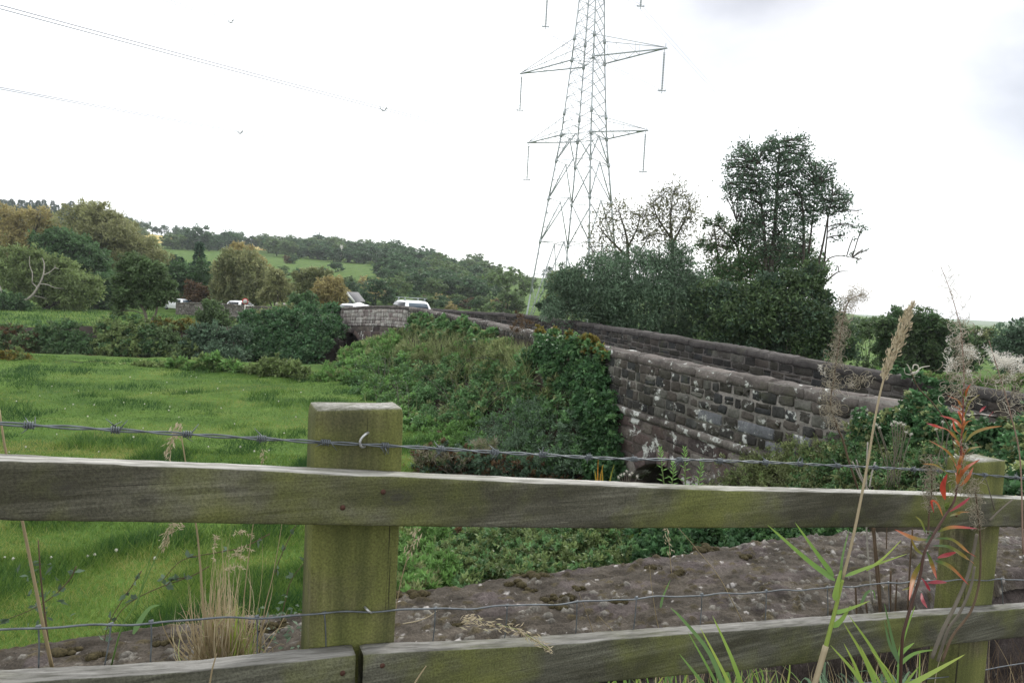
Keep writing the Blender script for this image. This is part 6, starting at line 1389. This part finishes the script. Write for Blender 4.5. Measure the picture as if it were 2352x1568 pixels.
# arched stems in front of the second post
t = thing('dead_stalk', 'arching dark and pale stems with tiny curls in front of the second post', 'dead stems', VP(2188, 1460, -.12)-np.array([0, 0, .2])); mb = MB(); mb2 = MB(); mb3 = MB()
stalk(mb, [X6(1050, 260), X6(1062, 330), X6(1085, 550), X6(1090, 750), X6(1075, 920), X6(1020, 1090), X6(900, 1250), X6(830, 1420)], -.12, .0014, .003, 40)
stalk(mb, [X6(755, 20), X6(760, 250), X6(745, 380), X6(735, 560)], -.1, .001, .002, 20)
stalk(mb2, [X6(1065, 560), X6(1040, 690), X6(1000, 850), X6(920, 1040), X6(830, 1220), X6(760, 1400)], -.11, .0032, .0040, 30); stalk(mb2, [X6(1050, 780), X6(1020, 930), X6(950, 1090), X6(870, 1210), X6(800, 1420)], -.1, .0026, .0032, 30); stalk(mb2, [X6(1310, 325), X6(1220, 400), X6(1150, 470)], -.02, .0018, .0028, 10); stalk(mb2, [X6(1125, 190), X6(1160, 310), X6(1185, 400)], -.02, .001, .0016, 10)
for k in range(150):
    y = random.uniform(40, 390); curl(mb3, VP(*X6(np.interp(y, [40, 390], [758, 742])+random.gauss(0, 26), y), -.1), random.uniform(.004, .010), random.uniform(0, .5), .0006)
for k in range(110):
    y = random.uniform(200, 520); curl(mb3, VP(*X6(np.interp(y, [200, 520], [1050, 1070])+random.gauss(0, 24), y), -.12), random.uniform(.004, .010), random.uniform(0, .5), .0006)
mb.build('stem', M['stem_brown'], t); mb2.build('stem', M['twig'], t); mb3.build('seed_pods', M['fluff'], t)
t = thing('willowherb', 'single curled seed pod on a bare thin stem between the two big plumes', 'wildflower', VP(2181, 990, .1)-np.array([0, 0, .8])); mb = MB()
stalk(mb, [X5(700, 800), X5(760, 930), X5(880, 1060), X5(1000, 1250), X5(1060, 1560), (2205, 1200), (2200, 1420)], .1, .0012, .0024, 40); mb.build('stem', M['stem_brown'], t, smooth=True)
mb = MB()
for pts, th in (([(700, 800), (680, 760), (670, 750)], .0016), ([(705, 815), (760, 800), (755, 760), (725, 755), (715, 790)], .0022), ([(705, 820), (740, 810), (780, 775), (845, 762)], .0021), ([(700, 830), (660, 820), (650, 775)], .0010), ([(710, 830), (750, 815), (762, 780)], .0010)):
    P = bez([VP(*X5(*p), .1) for p in pts], 16); tube(mb, P, np.linspace(th, th*.5, len(P)), 5, tint=.8)
mb.build('seed_pods', M['fluff'], t)

# tall reed grass in front of the rails
vR = -.13
rd = thing('reed_grass', 'tall reed with a pale seed spike and two long green blades in front of the rails', 'reed', VP(1875, 1570, vR)-np.array([0, 0, .2]))
mb = MB(); P = stalk(mb, [(2092, 708), (2078, 745), (2060, 790), (2030, 870), (2010, 960), (1990, 1080), (1960, 1230), (1935, 1330)], vR, .0008, .0030, 50, tint=.6); mb.build('stem', M['straw'], rd, smooth=True)
mb = MB(); stalk(mb, [(1935, 1330), (1922, 1385), (1908, 1440), (1895, 1490)], vR, .0032, .0042, 20, tint=.8); mb.build('stem', M['reed'], rd, smooth=True)
mb = MB(); stalk(mb, [(1897, 1482), (1880, 1540), (1862, 1600), (1845, 1660)], vR, .0056, .0052, 14, tint=.65); mb.build('leaf_sheath', M['straw'], rd, smooth=True)
A = bez([VP(x, y, vR) for x, y in ((2094, 702), (2078, 745), (2060, 790), (2042, 835), (2028, 875))], 40); n = 640; k = np.clip((rng.beta(1.3, 1.5, n)*len(A)).astype(int), 0, len(A)-2); T = nrm(A[0]-A[-1])
mb = MB(); f = k/len(A); off = rng.normal(size=(n, 3))*np.interp(f, [0, .25, .6, 1], [.0015, .0050, .0045, .0022])[:, None]; leaves(mb, A[k]+off, T+rng.normal(size=(n, 3))*.22+off*30, sph(n), rng.uniform(.007, .013, n), .0030, np.clip(rng.normal(.72, .1, n), .4, .82)); mb.build('seed_head', M['straw'], rd)
mb = None
for pts, w, tn in (([(1918, 1332), (1860, 1290), (1763, 1205)], .014, (.35, .6)), ([(1915, 1322), (1880, 1275), (1826, 1199)], .011, (.4, .6)), ([(1917, 1378), (1923, 1345), (1935, 1296)], .013, (.6, .75)), ([(1930, 1335), (1935, 1280), (1950, 1215)], .006, (.2, .3)), ([(1940, 1323), (2000, 1300), (2084, 1271)], .008, (.5, .85)), ([(1912, 1408), (1950, 1398), (1998, 1379)], .010, (.45, .8)), ([(1914, 1440), (1935, 1420), (1954, 1390)], .012, (.5, .75)), ([(1990, 1310), (2030, 1280), (2070, 1240)], .006, (.7, .95))):
    mb = MB(); blade(mb, pts, w, vR, tn, 14, twist=random.uniform(-.3, .3), fold=.18); mb.build('blade', M['reed'], rd, smooth=True)
# young reeds at the bottom of the picture
def reeds(label, lst, v, base):
    t = thing('reed_grass', label, 'reed', VP(base[0], base[1], v)-np.array([0, 0, .3]))
    for pts, w, tn in lst:
        mb = MB(); blade(mb, pts, w, v+random.uniform(-.03, .03), tn, 14, twist=random.uniform(-.4, .4), fold=.2); mb.build('blade', M['reed'], t, smooth=True)
reeds('green reed blades rising before the lower rail in the middle of the bottom edge', [([(1712, 1600), (1680, 1510), (1636, 1412)], .011, (.55, .7)), ([(1670, 1600), (1630, 1500), (1566, 1420), (1540, 1395)], .010, (.15, .3)), ([(1660, 1600), (1625, 1530), (1580, 1450)], .007, (.3, .5)), ([(1690, 1600), (1650, 1520), (1608, 1440)], .008, (.7, .9)), ([(1640, 1600), (1600, 1550), (1560, 1500)], .008, (.2, .4))], -.10, (1690, 1600))
reeds('fan of yellow green reed blades at the bottom left of the willowherb', [([(2022, 1600), (1985, 1510), (1938, 1430)], .010, (.55, .85)), ([(2060, 1600), (2010, 1500), (1949, 1411)], .010, (.5, .8)), ([(2000, 1600), (1960, 1540), (1907, 1480)], .010, (.55, .8)), ([(1990, 1600), (1965, 1530), (1938, 1476)], .008, (.6, .85)), ([(2040, 1600), (2000, 1530), (1975, 1480)], .007, (.6, .9)), ([(2070, 1600), (2040, 1540), (1998, 1490)], .006, (.7, .95))], -.16, (2020, 1600))
reeds('blue green reed shoot with paired upright blades before the lower rail', [([(2063, 1520), (2050, 1470), (2031, 1384)], .0085, (.05, .2)), ([(2068, 1525), (2044, 1480), (2031, 1424)], .0085, (.05, .15)), ([(2062, 1515), (2080, 1450), (2102, 1390)], .0075, (.4, .65)), ([(2064, 1505), (2080, 1490), (2100, 1475)], .010, (.4, .6)), ([(2060, 1530), (2100, 1500), (2152, 1490)], .009, (.35, .6)), ([(2066, 1500), (2062, 1560), (2055, 1640)], .006, (.3, .4))], -.12, (2060, 1600))
reeds('broad yellow green reed blade leaning to the right at the bottom edge', [([(2060, 1590), (2130, 1550), (2216, 1502)], .013, (.6, .95)), ([(2050, 1620), (2080, 1570), (2110, 1530)], .010, (.5, .7)), ([(2115, 1640), (2112, 1560), (2113, 1490)], .006, (.5, .7))], -.14, (2070, 1610))
# grass and dead stems growing along the foot of the fence
def strip_tuft(label, xs, n, y0, ytip, v, mat, tl, wid, sx=30):
    t = thing('grass_tuft', label, 'grass tuft', VP(sum(xs)/2, y0, v)-np.array([0, 0, .2])); mb = MB(); B = []; T = []
    for k in range(n):
        x = random.uniform(*xs); vv = v+random.uniform(-.05, .05); B.append(VP(x, y0, vv)); T.append(VP(x+random.gauss(0, sx), random.uniform(*ytip), vv+random.uniform(-.06, .06)))
    ribbons(mb, np.array(B), np.array(T), rng.normal(size=(n, 3))*.02, rng.uniform(wid*.6, wid*1.3, n), np.clip(rng.normal(tl, .22, n), 0, 1), segs=6, prof=.6, face=np.tile([0, -1., .2], (n, 1))+rng.normal(size=(n, 3))*.4); mb.build('blades', mat, t); return t
strip_tuft('mixed green grass along the fence foot under the lower rail', (1390, 1800), 120, 1640, (1500, 1590), .09, M['reed'], .55, .006)
strip_tuft('dry straw grass along the fence foot under the lower rail', (1500, 2150), 150, 1640, (1490, 1600), .11, M['straw'], .4, .003)
strip_tuft('dead brown stems tangled under the lower rail at the right edge', (2080, 2420), 190, 1650, (1440, 1580), .22, M['stem_brown'], .4, .003, 50)
strip_tuft('dry pale stems under the lower rail at the right edge', (1960, 2420), 60, 1650, (1430, 1580), .15, M['straw'], .35, .0022, 60)
strip_tuft('dark green ground leaves under the reeds at the bottom edge', (1880, 2130), 90, 1640, (1530, 1600), .05, M['sallow'], .5, .008, 40)
# big dry straw tuft left of the first post
vt = .20
t = thing('grass_tuft', 'big dry straw coloured grass tuft behind the lower rail left of the main post', 'grass tuft', VP(505, 1520, vt)-np.array([0, 0, .1]))
def tuft(n, bx, by, tipf, v, wr, mat, tl, ts, nm='blades', bend=.012, segs=7):
    B = []; T = []
    for k in range(n):
        x = random.gauss(*bx); B.append(VP(x, by, v+random.uniform(-.05, .03))); tx, ty = tipf(x); T.append(VP(tx, ty, v+random.uniform(-.08, .06)))
    mb = MB(); ribbons(mb, np.array(B), np.array(T), rng.normal(size=(n, 3))*bend, rng.uniform(*wr, n), np.clip(rng.normal(tl, ts, n), 0, 1), segs=segs, prof=.6, face=np.tile([0, -1., .2], (n, 1))+rng.normal(size=(n, 3))*.5); return mb.build(nm, mat, t)
tuft(260, (508, 26), 1535, lambda x: (x+random.gauss((x-508)*.9, 24), random.uniform(1375, 1505)), vt, (.0016, .0036), M['straw'], .45, .2, bend=.018)
tuft(90, (508, 20), 1535, lambda x: (x+random.gauss((x-508)*.5, 18), random.uniform(1270, 1400)), vt, (.0014, .0028), M['straw'], .5, .22)
tuft(60, (530, 24), 1535, lambda x: (x+random.gauss(14, 26), random.uniform(1370, 1490)), vt, (.002, .004), M['reed'], .75, .15)
tuft(14, (512, 22), 1535, lambda x: (x+random.gauss(20, 26), random.uniform(1205, 1270)), vt, (.0012, .0018), M['straw'], .45, .15, 'stems', .008)
mb = MB()
for hx, hy, ex, ey in ((535, 1225, 585, 1232), (540, 1268, 580, 1262), (528, 1278, 566, 1284), (522, 1310, 560, 1304), (498, 1238, 492, 1290)):
    A = bez([VP(hx, hy, vt), VP((hx+ex)/2, min(hy, ey)-4, vt), VP(ex, ey, vt)], 14); n = 36; k = rng.integers(0, len(A)-1, n); leaves(mb, A[k], A[k+1]-A[k]+rng.normal(size=(n, 3))*.004, sph(n), .008, .0022, np.clip(rng.normal(.75, .08, n), 0, .84))
mb.build('seed_head', M['straw'], t)
# single stalks and seed heads along the fence
def single(label, stem, v, r, head=None, hn=60, hl=.009, hw=.0022, mat='straw', tint=.5, spread=.003, leafs=(), nm='grass_stalk'):
    t = thing(nm, label, 'grass', VP(stem[-1][0], stem[-1][1], v)); mb = MB(); stalk(mb, stem, v, r*.5, r, 26, 5, tint); mb.build('stem', M[mat], t, smooth=True)
    if head:
        A = bez([VP(x, y, v) for x, y in head], 20); k = rng.integers(0, len(A)-1, hn); T = A[k+1]-A[k]; T = nrm(T)+rng.normal(size=(hn, 3))*.35; mb = MB()
        leaves(mb, A[k]+rng.normal(size=(hn, 3))*spread, T, sph(hn), hl*rng.uniform(.7, 1.3, hn), hw, np.clip(rng.normal(.72, .09, hn), 0, .84)); mb.build('seed_head', M['straw'], t)
    for pts, w, tn in leafs: mb = MB(); blade(mb, pts, w, v, tn, 10); mb.build('blade', M['reed'], t)
single('thick straw coloured stalk crossing behind both rails at the left edge', [(-2, 940), (12, 1030), (30, 1110), (52, 1200), (78, 1330), (100, 1440), (120, 1535)], .16, .0028, tint=.4)
single('grass stalk with a drooping pale seed head above the top rail at left', [(414, 972), (418, 1010), (426, 1060), (438, 1150), (452, 1215), (460, 1300), (475, 1480)], .16, .0017, [(413, 968), (404, 990), (392, 1020), (382, 1050)], 60, .010, .003)
single('tall green grass stem with a silvery head curving over below the top rail', [(392, 1210), (382, 1232), (368, 1260), (340, 1320), (310, 1390), (280, 1440), (255, 1530)], .15, .0014, [(424, 1209), (402, 1207), (392, 1214), (381, 1236), (371, 1258)], 80, .010, .0022, 'reed', .35, leafs=[([(306, 1455), (325, 1420), (345, 1395), (368, 1388)], .010, (.15, .3))])
single('thin green grass stem leaning between the straw tuft and the left edge', [(355, 1225), (345, 1280), (325, 1350), (312, 1400)], .15, .0012, None, mat='reed', tint=.4)
single('slender pale stalk on the left of the main post reaching above the top rail', [(606, 1038), (600, 1075), (590, 1150), (575, 1250), (560, 1380), (550, 1520)], .17, .0011, [(611, 1028), (604, 1046), (600, 1062)], 14, .008, .002)
single('straight pale grass stem nearest the main post on its left', [(648, 1200), (640, 1250), (625, 1330), (608, 1400), (596, 1500)], .17, .0012, None)
single('oat like seed head right of the main post below the top rail', [(960, 1210), (950, 1240), (938, 1275), (922, 1330), (905, 1420)], .25, .0013, [(962, 1212), (953, 1232), (944, 1254), (936, 1272)], 22, .014, .0036, spread=.005)
single('nodding grass head over the wall in the middle of the gap', [(1532, 1212), (1536, 1240), (1540, 1290), (1545, 1340)], .75, .0014, [(1530, 1212), (1528, 1230), (1534, 1250), (1540, 1262)], 26, .016, .004, spread=.008)
single('pale yellow fallen grass head lying across the lower rail', [(1140, 1432), (1190, 1446), (1230, 1470), (1262, 1492)], -.012, .0012, [(1062, 1427), (1085, 1424), (1110, 1432), (1150, 1437), (1185, 1445), (1215, 1458), (1240, 1476), (1266, 1494)], 150, .013, .0026, mat='straw', tint=.95, spread=.0045)
single('long thin diagonal straw stem crossing the wall top right of centre', [(1555, 1208), (1600, 1260), (1655, 1330), (1712, 1440)], .22, .0012, None)
single('short dead stem with a bent tip on the wall above the lower rail', [(1492, 1300), (1497, 1350), (1510, 1430), (1520, 1460)], .24, .0012, None, leafs=[([(1517, 1395), (1523, 1370), (1540, 1330)], .007, (.1, .3))])
single('grey dead stem rising from the wall in the gap right of the joint', [(1330, 1362), (1345, 1400), (1362, 1450), (1374, 1478)], .24, .0011, None, mat='straw', tint=.2)
single('pale forked dead stem on the wall left of the reed', [(1376, 1415), (1400, 1440), (1425, 1465), (1437, 1480)], .24, .0012, None)
single('curved white grass stem lying on the wall beside the post', [(1003, 1402), (985, 1415), (960, 1425), (925, 1432)], .28, .0014, None, mat='straw', tint=.75)
single('small straw stem poking up before the joint in the lower rail', [(979, 1528), (965, 1548), (950, 1572)], -.03, .0016, None)
single('short brown straw leaning against the lower rail below the straw tuft', [(498, 1500), (488, 1535), (480, 1580)], -.02, .0016, None, tint=.3)
single('arched brown grass blade on the wall at the right of the gap', [(1975, 1465), (1985, 1440), (2003, 1470)], .2, .0012, None, mat='reed', tint=.1, leafs=[([(1976, 1390), (1990, 1362), (2006, 1356), (2010, 1378)], .009, (.1, .3))])
# thistles and shoots
def seedheads(label, pts, Y, r, stem_to):
    t = thing('thistle', label, 'thistle', W(stem_to[0], stem_to[1], Y)); mb = MB(); m2 = MB()
    for px, py in pts:
        c = W(px, py, Y); n = 46; d = sph(n); ribbons(mb, np.tile(c, (n, 1)), c+d*r*rng.uniform(.6, 1.1, n)[:, None], np.zeros((n, 3)), r*.22, rng.uniform(.8, 1, n), segs=1, prof=.2)
        tube(m2, bez([c, (c+W(stem_to[0], stem_to[1], Y))/2+np.array([random.uniform(-.02, .02), 0, .03]), W(stem_to[0]+random.uniform(-20, 20), stem_to[1], Y)], 8), .004, 4)
    mb.build('seed_head', M['fluff'], t); m2.build('stem', M['twig'], t)
seedheads('white fluffy thistle heads over the bramble at the end of the parapet', [(2055, 968), (2062, 972), (2070, 970), (2048, 974), (2082, 992), (2093, 997), (2013, 974), (2020, 982), (2006, 977), (2076, 975)], 5.6, .022, (2050, 1120))
seedheads('small cluster of white thistle heads below the flood arch', [(1440, 1082), (1433, 1088), (1446, 1090), (1452, 1086), (1426, 1090), (1464, 1094), (1421, 1096)], 9.2, .035, (1440, 1150))
seedheads('scattered white seed heads on the bramble near the second post', [(2165, 968), (2150, 985), (2187, 975)], 4.6, .016, (2160, 1080))
def shoot(label, stem, Y, lw, n=26):
    t = thing('willow_shoot', label, 'plant', W(stem[-1][0], stem[-1][1], Y), 'willow shoots by the flood arch'); A = bez([W(x, y, Y) for x, y in stem], 24); mb = MB(); tube(mb, A, np.linspace(.004, .009, len(A)), 5); mb.build('stem', M['shrub_green'], t)
    k = np.linspace(0, len(A)-2, n).astype(int); ang = np.arange(n)*2.4; f = np.linspace(0, 1, n); d = np.stack([np.cos(ang), np.sin(ang)*.7, 1.6-1.5*f], 1); mb = MB(); leaves(mb, A[k], d, np.tile([0, -1., .6], (n, 1)), lw*(.6+.6*f), lw*.17, np.clip(rng.normal(.85, .15, n), .4, 1)); mb.build('leaves', M['nettle'], t)
for lab, st in (('leafy willow shoot before the left side of the flood arch', [(1516, 1031), (1519, 1060), (1527, 1130)]), ('tallest leafy willow shoot before the middle of the flood arch', [(1572, 1031), (1573, 1060), (1574, 1130)]), ('short willow shoot between the two taller ones at the arch', [(1545, 1064), (1546, 1090), (1540, 1130)]), ('leafy shoot at the right rim of the flood arch', [(1612, 1058), (1608, 1090), (1600, 1130)])): shoot(lab, st, 8.4, .085)
t = thing('reed_grass', 'orange and yellow iris blades in front of the dark ditch', 'reed', W(1380, 1112, 11.5)); 
for pts, tn in (([(1372, 1120), (1373, 1085), (1374, 1055)], .9), ([(1378, 1120), (1380, 1090), (1386, 1066)], .75), ([(1384, 1120), (1384, 1095), (1383, 1068)], .6), ([(1398, 1120), (1404, 1090), (1411, 1066)], .2), ([(1370, 1120), (1368, 1095), (1366, 1080)], .4), ([(1340, 1105), (1320, 1100), (1300, 1112)], .3)):
    mb = MB(); A = bez([W(x, y, 11.5) for x, y in pts], 10); V = []; 
    for k, p in enumerate(A): w = .016*(1-k/len(A))+.002; V += [p-np.array([w, 0, 0]), p+np.array([0, -.006, 0]), p+np.array([w, 0, 0])]
    mb.add(V, [(3*k+a, 3*k+a+1, 3*k+4+a, 3*k+3+a) for k in range(len(A)-1) for a in (0, 1)], tn); mb.build('blade', M['iris'], t)
# trailing bramble canes beside the straw tuft
t = thing('bramble_cane', 'thorny brown bramble canes with grey green leaves arching over the wall at left', 'bramble', VP(270, 1440, .5)); mb = MB(); ml = MB()
for pts in ([(255, 1440), (280, 1400), (320, 1370), (375, 1345), (440, 1322), (480, 1300)], [(380, 1345), (400, 1330), (430, 1325)], [(690, 1190), (672, 1220), (655, 1255), (640, 1290), (632, 1320)], [(20, 1420), (70, 1400), (120, 1370), (160, 1330), (175, 1300)], [(240, 1470), (250, 1430), (285, 1370), (300, 1350), (325, 1310)], [(375, 1330), (420, 1285), (500, 1268), (560, 1255), (620, 1225)], [(700, 1290), (670, 1330), (655, 1380), (640, 1450)]):
    P = stalk(mb, pts, .55, .0008, .0013, 24, 5)
    for q in P[::7]:
        for e in range(1):
            d = sph(1)[0]*np.array([1, .6, .5])+np.array([0, 0, .25]); n3 = 3; leaves(ml, np.tile(q, (n3, 1)), np.tile(d, (n3, 1))+rng.normal(size=(n3, 3))*.7, sph(n3)+np.array([0, -.6, .8]), rng.uniform(.012, .022, n3), .010, rng.uniform(.3, 1, n3))
mb.build('cane', M['stem_brown'], t); ml.build('leaves', M['grey_leaf'], t)
t = thing('low_weed', 'grey green leafy weed spreading on the wall left of the main post', 'weed', VP(660, 1420, .5)); mb = MB(); n = 60; C = np.array([VP(random.uniform(590, 720), random.uniform(1380, 1500), .42) for k in range(n)]); leaves(mb, C, sph(n)*np.array([1, 1, .4])+np.array([0, 0, .35]), sph(n)+np.array([0, -.5, 1]), rng.uniform(.010, .022, n), .007, rng.uniform(.3, 1, n)); mb.build('leaves', M['grey_leaf'], t)
t = thing('low_weed', 'grey leafed shoots beside the thick straw stalk at the left edge', 'weed', VP(95, 1400, .5)); mb = MB(); n = 34; C = np.array([VP(random.gauss(95, 30), random.uniform(1290, 1430), .5) for k in range(n)]); leaves(mb, C, sph(n)+np.array([0, 0, .3]), sph(n)+np.array([0, -.8, .6]), rng.uniform(.010, .022, n), .006, rng.uniform(.3, 1, n)); mb.build('leaves', M['grey_leaf'], t); mb = MB(); stalk(mb, [(88, 1240), (95, 1340), (110, 1470)], .5, .001, .002, 12); mb.build('stem', M['stem_brown'], t)
# ------------------------------------------------------------------ air, sky, sun and camera
HAZE = 0.00022
if HAZE > 0:
    mb = MB(); x0, x1, y0, y1, z0, z1 = -11200, 11200, -60, 4560, -4.5, 95
    V = [(x, y, z) for x in (x0, x1) for y in (y0, y1) for z in (z0, z1)]
    mb.add(V, [(0, 1, 3, 2), (4, 6, 7, 5), (0, 4, 5, 1), (2, 3, 7, 6), (0, 2, 6, 4), (1, 5, 7, 3)])
    m, nt, out = newmat('pale haze'); vol = nd(nt, 'ShaderNodeVolumePrincipled'); vol.inputs['Density'].default_value = HAZE; vol.inputs['Color'].default_value = (.85, .9, .95, 1); vol.inputs['Anisotropy'].default_value = .3
    nt.links.new(vol.outputs[0], out.inputs['Volume']); o = mb.build('haze', m); stuff(o, 'thin pale haze lying over the valley', 'haze')
SUN_EL, SUN_AZ = math.radians(34), math.radians(22)      # ahead of the camera, a little to the right, behind cloud
wd_ = bpy.data.worlds.new('World'); SC.world = wd_; wd_.use_nodes = True; nt = wd_.node_tree; nt.nodes.clear()
out = nt.nodes.new('ShaderNodeOutputWorld'); sky = nt.nodes.new('ShaderNodeTexSky'); sky.sky_type = 'NISHITA'; sky.sun_disc = False; sky.sun_elevation = SUN_EL; sky.sun_rotation = SUN_AZ
b1 = nt.nodes.new('ShaderNodeBackground'); b1.inputs[1].default_value = .10; nt.links.new(sky.outputs[0], b1.inputs[0])
tc = nt.nodes.new('ShaderNodeTexCoord'); v = tc.outputs['Generated']
mp = nt.nodes.new('ShaderNodeMapping'); mp.inputs['Scale'].default_value = (1, 1, 2.2); nt.links.new(v, mp.inputs[0])
cl = noise(nt, 2.6, mp.outputs[0], 6, .55, .3)
def spot(px, py, rad):      # a darker cloud bank in a fixed compass direction
    d = nrm(ray(px, py)); vm = nd(nt, 'ShaderNodeVectorMath', operation='DISTANCE'); nt.links.new(v, vm.inputs[0]); vm.inputs[1].default_value = tuple(d)
    return mathn(nt, 'SUBTRACT', 1.0, mathn(nt, 'DIVIDE', vm.outputs['Value'], rad), True)
s = mathn(nt, 'MAXIMUM', mathn(nt, 'MAXIMUM', spot(1760, -90, .36), spot(2400, 185, .36)), mathn(nt, 'MULTIPLY', spot(20, 300, .10), .55))
s = mathn(nt, 'MULTIPLY', s, ramp(nt, [(.30, (.70,)*3), (.60, (1,)*3)], cl))
base_ = ramp(nt, [(.25, (1.0, 1.0, 1.0)), (.75, (.92, .94, .97))], cl)
colr = mixc(nt, s, base_, (.17, .195, .25))
b2 = nt.nodes.new('ShaderNodeBackground'); b2.inputs[1].default_value = 1.12; nt.links.new(colr, b2.inputs[0])
mx = nt.nodes.new('ShaderNodeMixShader'); mx.inputs[0].default_value = .9; nt.links.new(b1.outputs[0], mx.inputs[1]); nt.links.new(b2.outputs[0], mx.inputs[2]); nt.links.new(mx.outputs[0], out.inputs[0])
sl = bpy.data.lights.new('sun', 'SUN'); sl.energy = 1.4; sl.angle = math.radians(14); sl.color = (1, .95, .88); so = bpy.data.objects.new('sun', sl); COL.objects.link(so)
from mathutils import Vector, Matrix
sd = Vector((math.sin(SUN_AZ)*math.cos(SUN_EL), math.cos(SUN_AZ)*math.cos(SUN_EL), math.sin(SUN_EL))); so.rotation_euler = sd.to_track_quat('Z', 'Y').to_euler(); so.location = (0, 0, 60)
cd = bpy.data.cameras.new('camera'); cd.lens = 24; cd.sensor_width = 36; cd.sensor_fit = 'HORIZONTAL'; cd.clip_start = .05; cd.clip_end = 12000
co = bpy.data.objects.new('camera', cd); COL.objects.link(co); co.matrix_world = Matrix(((_R[0], _U[0], -_f[0], CAM[0]), (_R[1], _U[1], -_f[1], CAM[1]), (_R[2], _U[2], -_f[2], CAM[2]), (0, 0, 0, 1)))
SC.camera = co; SC.render.engine = 'CYCLES'
vs = SC.view_settings; vs.view_transform = 'Standard'; vs.look = 'None'; vs.exposure = 0.75; vs.gamma = 1.0; vs.use_curve_mapping = False
SC.cycles.max_bounces = 5; SC.cycles.diffuse_bounces = 3; SC.cycles.transmission_bounces = 3; SC.cycles.volume_bounces = 0
SC.cycles.use_denoising = True
for o in bpy.data.objects:
    if '_o' in o.keys(): del o['_o']
